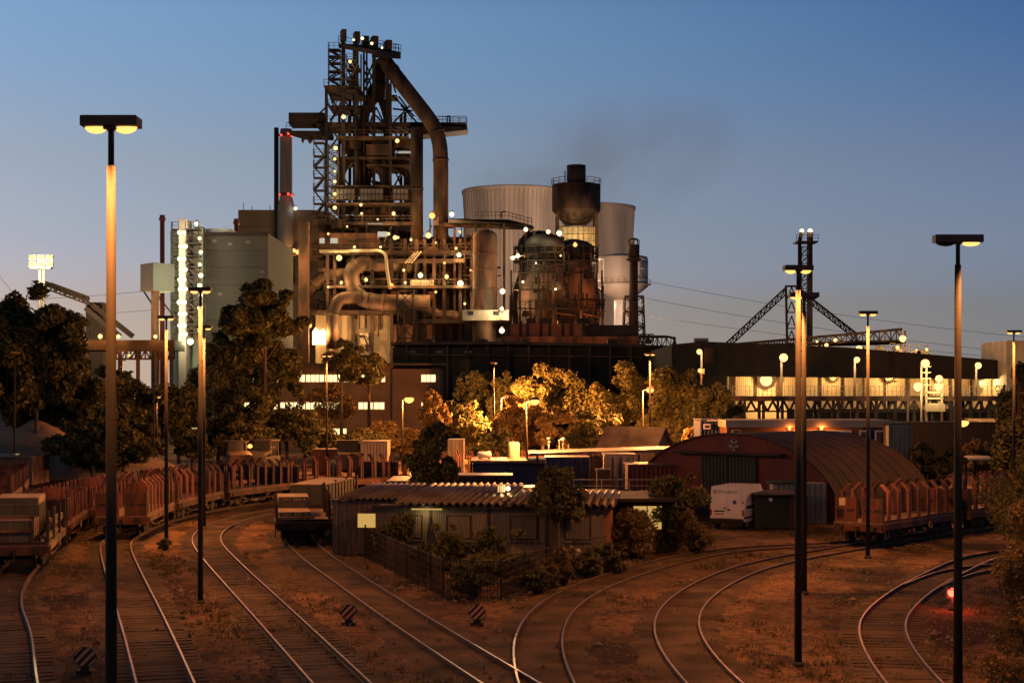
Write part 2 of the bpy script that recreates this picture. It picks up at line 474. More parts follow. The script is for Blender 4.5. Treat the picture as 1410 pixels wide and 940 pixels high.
def lead(pts, n=3, step=9):      # continue a path towards the camera along its own curve
    p = [Vector((q[0], q[1], 0)) for q in pts[:3]]
    d1 = (p[0] - p[1]).normalized(); d2 = (p[1] - p[2]).normalized()
    turn = math.atan2(d2.x * d1.y - d2.y * d1.x, d1.dot(d2)) / max(3, (p[0] - p[2]).length / 2)
    turn = max(-.02, min(.02, turn)); out = []; c = p[0]; a = math.atan2(d1.y, d1.x)
    for i in range(n):
        a += turn * step * (.5 if i == 0 else 1); c = c + Vector((math.cos(a), math.sin(a), 0)) * step; out.insert(0, (c.x, c.y))
    return out + list(pts)
def mid(l, r):
    a, b = G(*l), G(*r); return ((a.x + b.x) / 2, (a.y + b.y) / 2)
def from_left(x, y):       # centre of the track from its left rail
    p = G(x, y); return (p.x + .75, p.y)
GA = .7175
tA = smooth_path([(-6.5, 24), (-10.2, 33), (-13.2, 41.8), (-15.7, 49.7), (-18.3, 57), (-20.4, 65), (-22.4, 75), (-24.2, 85), (-25, 95), (-24.6, 104), (-22.6, 113), (-18.6, 121), (-12, 127.5), (-3, 132.5), (8, 136)])
tB = smooth_path(lead([mid((187, 940), (263, 940)), mid((174, 884), (237, 884)), mid((159, 833), (213, 833)), mid((145, 788), (191, 788)), mid((138, 753), (178, 753)),
                  (-20.4, 84), (-20.9, 92), (-20.4, 100), (-18.8, 108), (-15.2, 116.5), (-9, 123), (0, 128), (12, 131)]))
tC = smooth_path(lead([mid((425, 940), (500, 940)), mid((385, 894), (452, 894)), mid((340, 840), (393, 840)), mid((296, 791), (341, 791)), mid((268, 757), (308, 757)), mid((264, 745), (303, 745)), mid((272, 733), (310, 733)),
                  mid((306, 717), (345, 717)), (-15.3, 103), (-12.2, 110), (-6.5, 116), (2, 121), (12, 124)]))
tD = smooth_path(lead([mid((658, 939), (726, 939)), mid((545, 864), (603, 864)), mid((508, 837), (559, 837)), mid((440, 787), (485, 789)), mid((425, 777), (466, 777)),
                  (-10.5, 80), (-11.9, 88), (-11.8, 95), (-10.2, 102), (-6.5, 108), (0, 113), (8, 116)]))
tE = smooth_path(lead([mid((712, 939), (787, 939)), mid((707, 888), (772, 888)), mid((723, 857), (777, 857)), mid((746, 831), (803, 831)), mid((808, 801), (862, 801)), mid((913, 770), (958, 773)),
                  mid((1004, 755), (1035, 758)), (15.5, 79.5), (19, 82)]))
tF = smooth_path(lead([mid((942, 940), (1013, 940)), mid((910, 896), (973, 896)), mid((899, 866), (960, 866)), mid((910, 839), (967, 839)), mid((944, 811), (996, 814)), mid((993, 788), (1043, 790)), mid((1049, 772), (1091, 776)),
                  mid((1139, 757), (1158, 763)), (19.0, 81.5), (24.5, 88.2), (31, 95), (40, 103), (52, 112)]))
tG = smooth_path(lead([mid((1215, 940), (1288, 940)), mid((1184, 888), (1250, 888)), mid((1183, 862), (1244, 862)), mid((1196, 843), (1255, 843)), mid((1233, 815), (1288, 815)), mid((1278, 788), (1325, 799)),
                  mid((1350, 757), (1385, 775)), (27.5, 78), (35, 86), (46, 95)]))
tH = smooth_path([mid((1243, 810), (1297, 811)), mid((1262, 800), (1312, 805)), mid((1341, 775), (1380, 790)), (29, 72), (38, 79), (50, 86)])
track_specs = [('railway track along the stepped load wagon at the picture edge', tA), ('straight ballasted track ending under the stake wagons beside the tallest mast', tB),
               ('shiny curved track between the stake train and the slab wagon', tC), ('half buried track running from the slab wagon past two striped discs', tD),
               ('overgrown curved track passing the fenced hut garden', tE), ('curved track leading to the rust red wagons by the round roofed hut', tF),
               ('tightly curved track passing the red signal lamp', tG), ('branch track leaving the curve behind the red signal lamp', tH)]
buried = {1: 0, 2: 0, 3: .5, 4: .6, 5: .55, 7: .25}
for ti, (lab, path) in enumerate(track_specs):
    t = thing('railway_track', lab, 'railway track', tuple(path[0]))
    n = len(path)
    tang = [(path[min(i + 1, n - 1)] - path[max(i - 1, 0)]).normalized() for i in range(n)]
    nor = [Vector((d.y, -d.x, 0)) for d in tang]
    sunk = buried.get(ti, 0) * .09
    for sgn in (-1, 1):
        rb = MB(); vs = []; fs = []; mi = []
        prof = ((-.07, .01 ), (-.022, .04), (-.022, .11), (-.038, .12), (-.030, .158), (.030, .158), (.038, .12), (.022, .11), (.022, .04), (.07, .01))
        for i in range(n):
            c = path[i] + nor[i] * GA * sgn
            vs += [(c.x + nor[i].x * u, c.y + nor[i].y * u, z - sunk + .02) for u, z in prof]
        q = len(prof)
        for i in range(n - 1):
            for j in range(q - 1):
                rb.f.append((i * q + j, i * q + j + 1, (i + 1) * q + j + 1, (i + 1) * q + j)); rb.m.append(1 if j == 4 else 0); rb.s.append(False)
        rb.v = [tuple(v) for v in vs]
        rb.build('rail', [M['railside'], M['railtop']], t)
    bd = MB(); vs = []
    rgb = random.Random(ti)
    for i in range(n):
        wl, wr = 1.95 + rgb.uniform(-.3, .3), 1.95 + rgb.uniform(-.3, .3)
        for u, z in ((-wl, -.12), (-1.2, .018), (0, .03), (1.2, .018), (wr, -.12)):
            c = path[i] + nor[i] * u; vs.append((c.x, c.y, z + rgb.uniform(-.012, .008)))
    bd.add(vs, [(i * 5 + j, i * 5 + j + 1, (i + 1) * 5 + j + 1, (i + 1) * 5 + j) for i in range(n - 1) for j in range(4)], 0, True)
    tag(bd.build('ballast_bed', M['bed'], t), kind='stuff')
    if ti not in (3, 4, 5, 7):
        sl = MB()
        for i in range(0, n):
            a = math.atan2(tang[i].y, tang[i].x)
            sl.box((path[i].x, path[i].y, -.008 + rgb.uniform(-.014, .006)), (.25, 2.4 + rgb.uniform(-.12, .12), .09), a + rgb.uniform(-.03, .03))
        tag(sl.build('sleeper_row', M['sleeper'], t), kind='stuff')

# ------------------------------------------------------------------ high masts with twin lamp boxes
def mast(x, Y, h, headw, lit, label, rz=0, power=900, dim=1.0, r0=.085, group='tall yard light masts'):
    loc = Vector(((x - 705) / FPX * Y, Y, 0))
    t = thing('light_mast', label, 'light mast', loc, 0, group)
    p = MB(); p.T = Matrix.Translation(loc)
    p.pipe([(0, 0, -.1), (0, 0, h * .5), (0, 0, h - .55)], [r0 * 1.2, r0, r0 * .8], 12)
    p.pipe([(0, 0, h - .62), (0, 0, h - .02)], r0 * .55, 10)
    p.lathe((0, 0, 0), [(r0 * 1.9, -.05), (r0 * 1.9, .04), (r0 * 1.3, .1)], 12)
    p.build('pole', M['steelpost'], t)
    cs, sn = math.cos(rz), math.sin(rz)
    hd = MB(); hd.T = Matrix.Translation(loc) @ Matrix.Rotation(rz, 4, 'Z')
    w = headw / 2
    hh = .055 + headw * .11
    hd.prism([(-w, -.17, h), (w, -.17, h), (w, -.17, h + hh * .9), (w * .96, -.17, h + hh), (-w * .96, -.17, h + hh), (-w, -.17, h + hh * .9)], (0, .34, 0))
    hd.bb(-.09, .09, -.1, .1, h - .04, h)
    head = hd.build('lamp_head', M['headm'], t)
    for s, on in zip((-1, 1), lit):
        ln = MB(); ln.T = hd.T
        c = s * w * .52; a = w * .41
        pr = [(a * math.sin(q), -.10 * math.cos(q)) for q in (0, .5, .9, 1.25, 1.57)]
        vs = []; fs = []; nn = 16
        for rr, zz in pr:
            for j in range(nn):
                q = 2 * math.pi * j / nn
                vs.append((c + rr * math.cos(q), rr * .38 * math.sin(q) * (.14 / max(.12, a * .38) if a * .38 > .14 else 1), h + zz + .002))
        for i in range(len(pr) - 1):
            for j in range(nn):
                fs.append((i * nn + j, i * nn + (j + 1) % nn, (i + 1) * nn + (j + 1) % nn, (i + 1) * nn + j))
        ln.add(vs, fs, 0, True)
        ln.build('lens', M['e_sod'] if on else M['glass'], head)
        if on and power:
            light(head, loc + Vector((c * 1.45 * cs, c * 1.45 * sn, h - .13)), power * 1.2, SODIUM, 'SPOT', .10, cone=140, aim=(s * .57 * cs, s * .57 * sn, -.82))
    return t
mast(153, 22.6, 11.3, .80, (1, 1), 'tallest tapered mast with two lit lamps close to the camera', 0, 620, r0=.08)
mast(1319, 39.6, 11.3, 1.19, (0, 1), 'thick mast with only one of its two lamps lit beside the leafy bush', 0, 900, r0=.10)
mast(1099, 44.6, 11.0, .80, (1, 1), 'twin lamp mast with the bright lamps standing on bare dirt before the round roofed hut', .05, 800, r0=.09)
mast(1107, 60.7, 11.25, 1.12, (1, 0), 'mast half lit and just behind the brighter twin lamp mast', 0, 1900, r0=.10)
mast(1195, 74.3, 11.3, .86, (1, 1), 'slim twin lamp mast in front of the red wagon flank', 0, 1500)
mast(276, 58, 11.3, .80, (1, 1), 'twin lamp mast rising from the dirt beside the inner rail curve', 0, 1300)
mast(281, 90, 11.3, .86, (1, 1), 'twin lamp mast hidden low behind the one at the inner rail curve', 0, 1500)
mast(229, 78.6, 11.3, .80, (1, 1), 'twin lamp mast standing close to the flank of the stake train', 0, 1200)
mast(1396, 96, 11.3, .88, (1, 1), 'thin twin lamp mast before the pale cladded block at the picture edge', 0, 1500)
mast(20, 143, 11.3, .95, (0, 0), 'unlit mast in front of the gravel heaps', .8, 0)
mast(168, 175, 11.3, .7, (0, 1), 'short looking lit mast between dark trees near the tallest mast', .9, 500)
mast(216, 160, 7.4, .8, (0, 1), 'low single lamp mast beside the glowing small bush', 0, 400)
mast(212, 150, 9.6, .3, (0, 0), 'bare dark mast without visible lamps near the glowing small bush', 0, 0)
mast(336, 199, 11.3, .95, (1, 1), 'distant twin lamp mast in front of the large round tree', 0, 700)
mast(450, 152, 11.3, 1.0, (1, 1), 'twin lamp mast before the lit office windows', 0, 1500)
mast(680, 186, 11.3, .8, (0, 1), 'mast with a single lit side left of the orange lit trees', .3, 3000)
mast(757, 200, 9.5, 1.0, (0, 0), 'unlit twin head mast among the orange lit trees', 0, 0)
mast(627, 230, 10.2, .5, (0, 0), 'dark mast before the long dark shed', 0, 0)
mast(895, 147, 11.3, .95, (1, 1), 'twin lamp mast standing among the green lit trees', 0, 4000)

def street_lamp(x, ytop, Y, label, side=1, power=900, col=SODIUM, arm=.45, lean=0, head=.28, name='street_lamp', group='single head street lamps'):
    h = EYE + (HOR - ytop) / FPX * Y
    loc = Vector(((x - 705) / FPX * Y, Y, 0))
    t = thing(name, label, 'street lamp', loc, 0, group)
    p = MB(); p.T = Matrix.Translation(loc)
    p.pipe([(lean, 0, -.1), (lean * .4, 0, h * .6), (0, 0, h - .05), (side * arm * .5, 0, h + .06), (side * arm, 0, h + .1)], [.1, .08, .06, .05, .04], 8)
    p.build('pole', M['steelpost'], t)
    b = MB(); b.T = p.T
    b.pipe([(side * (arm - .1), 0, h + .13), (side * (arm + .2), 0, h + .2), (side * (arm + .6), 0, h + .2)], [.1, .17, .08], 8)
    hd = b.build('lamp_head', M['headm'], t)
    b = MB(); b.T = p.T
    b.lathe((side * (arm + .22), 0, h + .02), [(.02, -head * .95), (head * .8, -head * .65), (head * 1.2, -head * .1), (head * 1.15, head * .2), (head * .8, head * .45)], 14)
    b.build('lens', M['e_sod'], hd)
    light(hd, loc + Vector((side * (arm + .22), -.1, h - head - .08)), power, col, 'POINT', .2)
    return t
street_lamp(554, 550, 160, 'bright street lamp rising between the stake train and the dark broad tree', 1, 5500, head=.42)
street_lamp(724, 553, 120, 'leaning street lamp over the container yard roofs', 1, 7500, lean=.15, head=.3)
street_lamp(690, 548, 188, 'small street lamp glowing inside the orange lit tree', 1, 26000, head=.3)
street_lamp(885, 537, 150, 'street lamp with a wire beside the yellow green lit tree', 1, 15000, head=.32)
street_lamp(1321, 582, 130, 'low orange lamp shining beside the thick half lit mast', 1, 900, arm=.1, head=.38)

LF = .16
# ================================================================== BLAST FURNACE AND PLANT
rr_l = random.Random(21)
def lampball(parent, x, y, Y, r=.42, power=700, col=WARM, m='e_warm', name='lamp', dz=0, front=.7, housing=True):
    p = W(x, y, Y); r *= rr_l.uniform(.95, 1.5)
    b = MB()
    b.lathe(p, [(r * .2, -r), (r * .75, -r * .65), (r, 0), (r * .75, r * .6), (r * .3, r * .85)], 10)
    if housing:
        b.lathe(p, [(r * .5, r * .86), (r * .8, r * .95), (r * .3, r * 1.5)], 8, 1)
        b.beam(p + Vector((0, .1, r * 1.3)), p + Vector((0, 1.2, r * 1.3)), .1, mi=1)
    o = b.build(name, [M[m], M['dark']], parent)
    if power:
        light(o, p + Vector((0, -front - r, -r * .4)), power, col, 'POINT', .4)
    return o

# ---- the furnace tower itself
YF = 330.0; s = PX(YF)
bf = thing('blast_furnace', 'tall dark blast furnace tower with thick slanting gas pipe and stair lamps', 'blast furnace', ((520 - 705) * s, YF, 0))
def Fp(x, y, d=0): return W(x, y, YF + d)
# columns, each its own part (photo x, top row, bottom row, half width px, depth offset)
for x, y0, y1, hw, d in ((477, 54, 420, 2.6, -6), (494, 66, 420, 2.8, -5), (517, 78, 420, 2.1, -4), (535, 78, 420, 2.2, -3), (477, 128, 420, 2, 7), (510, 84, 420, 1.7, 8), (549, 150, 420, 2.0, 7),
                         (454, 128, 300, 1.9, -6), (463, 150, 420, 1.8, 6), (541, 125, 420, 1.9, -7), (556, 150, 420, 1.9, 4), (570, 172, 300, 1.5, 6), (505, 68, 290, 1.2, 0), (494, 68, 290, 1, 5)):
    b = MB()
    b.bb((x - hw - 705) * s, (x + hw - 705) * s, YF + d - hw * s, YF + d + hw * s, W(x, y1, YF).z, W(x, y0, YF).z)
    b.build('column', M['dark'], bf)
b = MB()  # tall round stay pipes
b.tube(Fp(501, 68, -5), Fp(501, 292, -5), .22, 8); b.tube(Fp(487, 70, 2), Fp(487, 292, 2), .2, 8); b.tube(Fp(491, 160, -6), Fp(491, 292, -6), .35, 8)
b.build('riser_pipe', M['dark'], bf)
# top deck
b = MB()
b.prism([Fp(466, 60, -7), Fp(520, 70, -9), Fp(552, 72, 4), Fp(505, 62, 9)], (0, 0, -.9))
b.prism([Fp(512, 72, -8), Fp(552, 74, -5), Fp(552, 74, 5), Fp(512, 72, 6)], (0, 0, -1.1))
b.rail([Fp(466, 60, -7), Fp(520, 70, -9), Fp(552, 72, 4)], 1.5, 1.5, .1); b.rail([Fp(552, 72, 4), Fp(505, 62, 9)], 1.5, 1.5, .1)
b.build('top_deck', M['dark'], bf)
for x0, x1, y0, y1, d in ((474, 480, 51, 66, -6), (490, 497, 51, 66, -4), (500, 508, 54, 67, -2), (514, 522, 57, 70, -4), (509, 512, 56, 68, 0), (532, 540, 61, 74, -3)):
    b = MB(); b.box(((x0 + x1 - 1410) / 2 * s, YF + d, (W(0, y0, YF).z + W(0, y1, YF).z) / 2), ((x1 - x0) * s, 2.2, (y1 - y0) * s), .3)
    b.build('winch_house', M['iron'], bf)
b = MB(); b.tube(Fp(549, 73, -5), Fp(549, 64, -5), .1, 6); b.build('lightning_rod', M['dark'], bf)
# decks across the tower
for x0, x1, y, th, d0, d1, rl in ((452, 500, 128, 2, -8, 8, 1), (494, 545, 127, 2, 3, 9, 0), (440, 643, 174, 6, -5, 4, 1), (470, 566, 196, 3, -8, 8, 1), (462, 568, 222, 3, -6, 6, 0), (508, 568, 232, 2, -6, 6, 0), (462, 570, 262, 3, -8, 8, 0),
                                  (456, 572, 286, 3, -9, 9, 1), (440, 580, 312, 4, -9, 9, 1), (455, 500, 150, 2, -4, 6, 1), (482, 496, 95, 2, -4, 3, 1), (482, 496, 120, 2, -4, 3, 1)):
    b = MB()
    z = W(0, y, YF).z
    b.bb((x0 - 705) * s, (x1 - 705) * s, YF + d0, YF + d1, z - th * s, z)
    if rl: b.rail([((x0 - 705) * s, YF + d0, z), ((x1 - 705) * s, YF + d0, z)], 1.2, 1.6, .1)
    b.build('deck', M['iron'], bf)
b = MB(); z = W(0, 176, YF).z  # cantilevered end of the crane runway
b.prism([Fp(566, 168, -5), Fp(643, 172, -5), Fp(643, 179, -5), Fp(566, 187, -5)], (0, 6, 0))
b.rail([Fp(585, 169, -5), Fp(643, 172, -5)], 1.4, 1.4, .1); b.beam(Fp(616, 170, -4), Fp(616, 160, -4), .25); b.beam(Fp(619, 170, -4), Fp(619, 160, -4), .25); b.beam(Fp(616, 160, -4), Fp(619, 160, -4), .25)
b.build('runway_tip', M['dark'], bf)
b = MB()
b.bb((402 - 705) * s, (450 - 705) * s, YF - 5, YF + 1, W(0, 176, YF).z, W(0, 161, YF).z)
b.prism([Fp(395, 180, -5.2), Fp(455, 180, -5.2), Fp(455, 187, -5.2), Fp(415, 186, -5.2)], (0, 6.2, 0))
b.rail([Fp(394, 178, -5), Fp(404, 178, -5)], 1.3, 1.2, .1)
b.beam(Fp(454, 143, -5), Fp(436, 160, -5), .3)
cr = b.build('crane_cabin', M['dark'], bf)
b = MB()
b.beam(Fp(426, 186, -3), Fp(426, 190, -3), .2); b.lathe(Fp(427, 192, -3), [(.1, -.9), (.5, -.3), (.6, .3), (.2, .7)], 8); b.lathe(Fp(417, 193, -3), [(.1, -.6), (.35, 0), (.1, .5)], 8); b.beam(Fp(417, 186, -3), Fp(417, 193, -3), .1)
b.build('crane_hook', M['iron'], cr)
# bracing
b = MB()
for x0, y0, x1, y1, d in ((500, 80, 517, 118, -4), (517, 80, 500, 118, -4), (500, 95, 517, 128, -3), (517, 95, 500, 128, -3), (535, 96, 545, 128, -3), (545, 96, 533, 128, -3), (454, 130, 476, 170, -6), (476, 130, 454, 170, -6), (454, 130, 463, 158, -6), (463, 158, 454, 165, -6),
                          (518, 148, 508, 172, 2), (518, 148, 530, 172, 2), (508, 150, 530, 172, 2), (541, 133, 570, 160, 2), (541, 170, 570, 140, 2), (549, 133, 562, 150, 2), (552, 145, 575, 170, 2), (541, 150, 568, 153, 2),
                          (505, 180, 535, 200, 3), (454, 175, 476, 205, -6), (476, 175, 454, 205, -6), (541, 180, 565, 210, -3), (565, 180, 541, 210, -3), (505, 240, 535, 285, 3), (535, 230, 505, 285, 3), (540, 225, 566, 290, 3), (541, 260, 560, 225, 3), (465, 232, 500, 285, -3),
                          (554, 232, 568, 258, 3), (540, 290, 566, 310, -3), (566, 290, 540, 310, -3), (462, 290, 490, 312, -6), (490, 290, 462, 312, -6), (476, 90, 494, 128, 0), (494, 90, 476, 128, 0), (476, 140, 494, 175, 0), (494, 140, 476, 175, 0)):
    b = MB(); b.beam(Fp(x0, y0, d), Fp(x1, y1, d), .34); b.build('cross_brace', M['dark'], bf)
# great pipes
def fpipe(name, pts, rpx, m='rust', d=0, n=16, rings=(), parent=None, Y=None):
    Y = Y or YF; sp = PX(Y)
    b = MB()
    p3 = [W(q[0], q[1], Y + (q[2] if len(q) > 2 else d)) for q in pts]
    # round the corners
    out = [p3[0]]
    for i in range(1, len(p3) - 1):
        a, c, e = p3[i - 1], p3[i], p3[i + 1]
        k = min((a - c).length, (e - c).length) * .45
        out += b.arc(c + (a - c).normalized() * k, c, c + (e - c).normalized() * k, 5)
    out.append(p3[-1])
    b.pipe(out, rpx * sp, n)
    for t in rings:
        i = int(t * (len(out) - 2)); c = out[i].lerp(out[i + 1], .5); dd = (out[i + 1] - out[i]).normalized() * .25
        b.pipe([c - dd, c + dd], rpx * sp * 1.08, n)
    return b.build(name, M[m], parent if parent is not None else bf)
fpipe('downcomer_pipe', [(522, 92, 1), (531, 86, 0), (545, 105, -6), (588, 160, -9), (600, 178, -9), (606, 200, -9), (607, 225, -9), (607, 330, -9)], 10.2, 'iron', rings=(.2, .62, .9), n=20)
fpipe('uptake_pipe', [(522, 90, 0), (522, 140, 0)], 9, 'dark', rings=(.3, .8))
fpipe('uptake_pipe', [(521, 128, 0), (512, 138, -1), (501, 156, -2), (501, 262, -2)], 7.2, 'iron', rings=(.3, .6))
fpipe('uptake_pipe', [(523, 128, 0), (529, 146, 1), (534, 160, 1), (534, 215, 1)], 6.2, 'rust', rings=(.6,))
fpipe('uptake_pipe', [(514, 118, 4), (508, 130, 4), (510, 150, 4)], 5, 'dark')
fpipe('gas_duct', [(500, 212, -3), (512, 218, -4), (530, 240, -4), (530, 300, -4)], 6.8, 'iron', rings=(.5,))
fpipe('gas_duct', [(492, 208, -2), (478, 222, -2), (469, 238, -2), (469, 290, -2)], 6.2, 'iron')
fpipe('gas_duct', [(512, 230, 1), (505, 250, 1), (508, 262, 1), (516, 264, 1), (520, 250, 1)], 5, 'rust')
fpipe('gas_duct', [(545, 229, 0), (556, 234, 0), (564, 248, 0), (564, 300, 0)], 5.2, 'rust')
fpipe('gas_duct', [(518, 268, -5), (524, 262, -5), (538, 266, -5), (538, 290, -5)], 5, 'dark')
fpipe('stand_pipe', [(574, 176, -8), (574, 345, -8)], 8.4, 'iron', rings=(.5,))
# machinery rooms and panel band
for x0, x1, y0, y1, d0, d1, m in ((474, 500, 198, 210, -5, 3, 'rust'), (514, 542, 196, 222, -5, 5, 'dark'), (546, 568, 196, 208, -5, 3, 'iron'), (546, 566, 214, 228, -3, 5, 'iron'), (500, 516, 292, 306, -4, 4, 'iron'), (508, 540, 205, 220, -6, 2, 'iron')):
    b = MB(); b.bb((x0 - 705) * s, (x1 - 705) * s, YF + d0, YF + d1, W(0, y1, YF).z, W(0, y0, YF).z); b.build('machine_room', M[m], bf)
b = MB()
for x0, x1 in ((463, 494), (501, 532), (545, 566)):
    b.bb((x0 - 705) * s, (x1 - 705) * s, YF - 8.4, YF - 8, W(0, 283, YF).z, W(0, 267, YF).z)
    k = int((x1 - x0) / 5)
    for i in range(k + 1):
        xx = (x0 + (x1 - x0) * i / k - 705) * s; b.bb(xx - .06, xx + .06, YF - 8.55, YF - 8.4, W(0, 283, YF).z, W(0, 267, YF).z, 1)
    for yy in (267.4, 275, 282.6):
        zz = W(0, yy, YF).z; b.bb((x0 - 705) * s, (x1 - 705) * s, YF - 8.6, YF - 8.41, zz - .07, zz + .07, 1)
b.build('panel_screen', [M['grey'], M['dark']], bf)
b = MB(); b.bb((463 - 705) * s, (566 - 705) * s, YF + 6, YF + 8, W(0, 345, YF).z, W(0, 292, YF).z); b.build('rear_wall', M['dark'], bf)
b = MB(); b.lathe(((520 - 705) * s, YF, 0), [(7.5, 0), (7.5, 16), (6.2, 30), (4, 42), (3.2, 48)], 28); b.build('shaft', M['dark'], bf)
# stairs
def stair(parent, xa, xb, rows, Y, d0, name='stair_tower', t=.12, side=-1):
    sp = PX(Y); b = MB()
    for i, y in enumerate(rows):
        z = W(0, y, Y).z
        b.bb((xa - 705) * sp, (xb - 705) * sp, Y + d0 - 1.2, Y + d0 + 1.2, z - .2, z)
        b.rail([((xa - 705) * sp, Y + d0 - 1.2, z), ((xb - 705) * sp, Y + d0 - 1.2, z)], 1.2, 1.1, .08)
        b.rail([((xa - 705) * sp, Y + d0 + 1.2, z), ((xa - 705) * sp, Y + d0 - 1.2, z)], 1.2, 1.1, .08)
        if i + 1 < len(rows):
            z2 = W(0, rows[i + 1], Y).z
            a, c = ((xa, xb) if i % 2 == 0 else (xb, xa))
            for off in (-.9, .9): b.beam(((a - 705) * sp, Y + d0 + off, z), ((c - 705) * sp, Y + d0 + off, z2), .14, .3)
            for kx in (xa, xb): b.beam(((kx - 705) * sp, Y + d0, z), ((kx - 705) * sp, Y + d0, z2), t)
    return b.build(name, M['dark'], parent)
stair(bf, 458, 474, [79, 88, 97, 108, 118, 128], YF, -7)
stair(bf, 482, 496, [94, 106, 121, 134], YF, -7)
stair(bf, 438, 452, [204, 222, 237, 251, 268, 286, 304], YF, -7)
b = MB(); b.tower(W(459, 312, YF - 7), W(459, 200, YF - 7), 2.4, 2.2, 12, .12); b.build('stair_tower', M['dark'], bf)
lamps_f = [(482, 85, 500), (473, 161, 420), (462, 204, 420), (461, 219, 260), (461, 236, 260), (461, 250, 260), (461, 267, 260), (461, 286, 300), (497, 282, 160), (498, 294, 260), (466, 304, 420), (542, 294, 500), (547, 194, 360), (535, 322, 700), (544, 327, 420), (548, 327, 0)]
for x, y, pw in lamps_f:
    lampball(bf, x, y, YF - 9, .26 if pw < 300 else .34, pw * .6)
for x, y in ((487, 55), (526, 66), (499, 53), (512, 60)): lampball(bf, x, y, YF - 9, .22, 0, m='e_pale')
b = MB()
for i in range(9): b.box(W(549 + i * 2, 209.8, YF - 5.4), (.2, .1, .45))
for i in range(9): b.box(W(505 + i * 2.6, 308 + (i % 3) * .2, YF - 9.4), (.22, .1, .2))
b.build('lit_sign_row', M['e_wht'], bf)

# ---- casting house, decks and pipes below the tower
YC = 318.0; sc_ = PX(YC)
def Cx(x): return (x - 705) * sc_
def Cz(y): return W(0, y, YC).z
ch = thing('casting_house', 'rust brown casting house decks with glowing tap opening under the furnace', 'industrial building', (Cx(500), YC, 0))
for x0, x1, y0, y1, d0, d1, m in ((437, 520, 321, 346, 0, 12, 'rust'), (432, 656, 346, 352, -2, 14, 'iron'), (520, 640, 358, 363, -3, 12, 'iron'), (455, 655, 394, 398, -3, 12, 'iron'), (430, 560, 428, 433, -3, 12, 'iron'),
                                  (560, 650, 440, 446, -3, 10, 'iron'), (430, 658, 318, 442, 13.2, 13.6, 'dark'), (540, 645, 370, 440, 9, 12, 'dark'), (430, 540, 350, 430, 10, 13, 'dark'), (566, 598, 386, 397, -2, 3, 'cream'), (590, 648, 320, 358, 9, 12, 'dark'), (600, 660, 404, 440, 3, 9, 'dark')):
    b = MB(); b.bb(Cx(x0), Cx(x1), YC + d0, YC + d1, Cz(y1), Cz(y0)); b.build('deck' if y1 - y0 < 8 else 'wall_panel', M[m], ch)
for x in (452, 462, 487, 513, 540, 558, 585, 612, 634, 650, 598, 574):
    b = MB(); b.bb(Cx(x) - .32, Cx(x) + .32, YC - 1.4, YC - .8, -.1, Cz(330 if x > 530 else 350)); b.build('column', M['iron'], ch)
b = MB()
for y, x0, x1 in ((346, 432, 656), (358, 520, 640), (394, 455, 655), (428, 430, 560), (440, 560, 650)): b.rail([(Cx(x0), YC - 2.4, Cz(y)), (Cx(x1), YC - 2.4, Cz(y))], 1.2, 1.8, .1)
b.build('guard_rail', M['iron'], ch)
b = MB(); rr = random.Random(7)
for i in range(330):     # small pipes, brackets, cable trays and boxes of the plant
    x = rr.uniform(432, 652); y = rr.uniform(300 if rr.random() < .3 else 322, 440); d = rr.uniform(-1.5, 9); q = rr.random(); p = W(x, y, YC + d)
    if q < .35: b.beam(p, p + Vector((rr.uniform(2, 7), 0, 0)), rr.uniform(.12, .4))
    elif q < .65: b.beam(p, p + Vector((0, 0, -rr.uniform(2, 6))), rr.uniform(.12, .4))
    elif q < .8: b.beam(p, p + Vector((rr.uniform(-3, 3), rr.uniform(0, 2), -rr.uniform(1, 4))), rr.uniform(.12, .3))
    else: b.box(p, (rr.uniform(.6, 2.2), rr.uniform(.6, 2), rr.uniform(.6, 1.8)))
tag(b.build('pipework', M['iron'], ch), kind='stuff')
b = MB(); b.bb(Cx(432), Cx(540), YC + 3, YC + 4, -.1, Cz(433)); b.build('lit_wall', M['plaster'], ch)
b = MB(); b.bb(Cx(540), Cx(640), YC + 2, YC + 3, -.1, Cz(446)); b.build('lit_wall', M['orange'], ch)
b = MB()
b.prism([(Cx(428), YC + 2.4, Cz(474)), (Cx(447), YC + 2.4, Cz(474)), (Cx(448), YC + 2.4, Cz(457)), (Cx(443), YC + 2.4, Cz(452)), (Cx(438), YC + 2.4, Cz(455)), (Cx(432), YC + 2.4, Cz(450)), (Cx(428), YC + 2.4, Cz(456))], (0, .5, 0))
op = b.build('tap_opening', M['e_fire'], ch)
light(op, W(438, 462, YC - 5), 3200, (1, .55, .2), 'POINT', 1.5)
light(op, W(478, 455, YC - 6), 1800, (1, .55, .22), 'POINT', 1)
light(op, W(520, 455, YC - 6), 1500, (1, .55, .22), 'POINT', 1)
b = MB(); b.bb(Cx(496), Cx(508), YC - .2, YC + .4, Cz(474), Cz(458)); b.bb(Cx(455), Cx(462), YC + 2.2, YC + 2.9, -.1, Cz(446)); b.build('pilaster', M['plaster'], ch)
b = MB(); b.bb(Cx(493), Cx(502), YC - 3, YC - .9, Cz(463), Cz(462)); b.rail([(Cx(493), YC - 3, Cz(462)), (Cx(502), YC - 3, Cz(462))], 1.2, 1, .1); b.beam((Cx(502), YC - 2, Cz(462)), (Cx(512), YC - 2, Cz(486)), .3); b.build('stair_flight', M['iron'], ch)
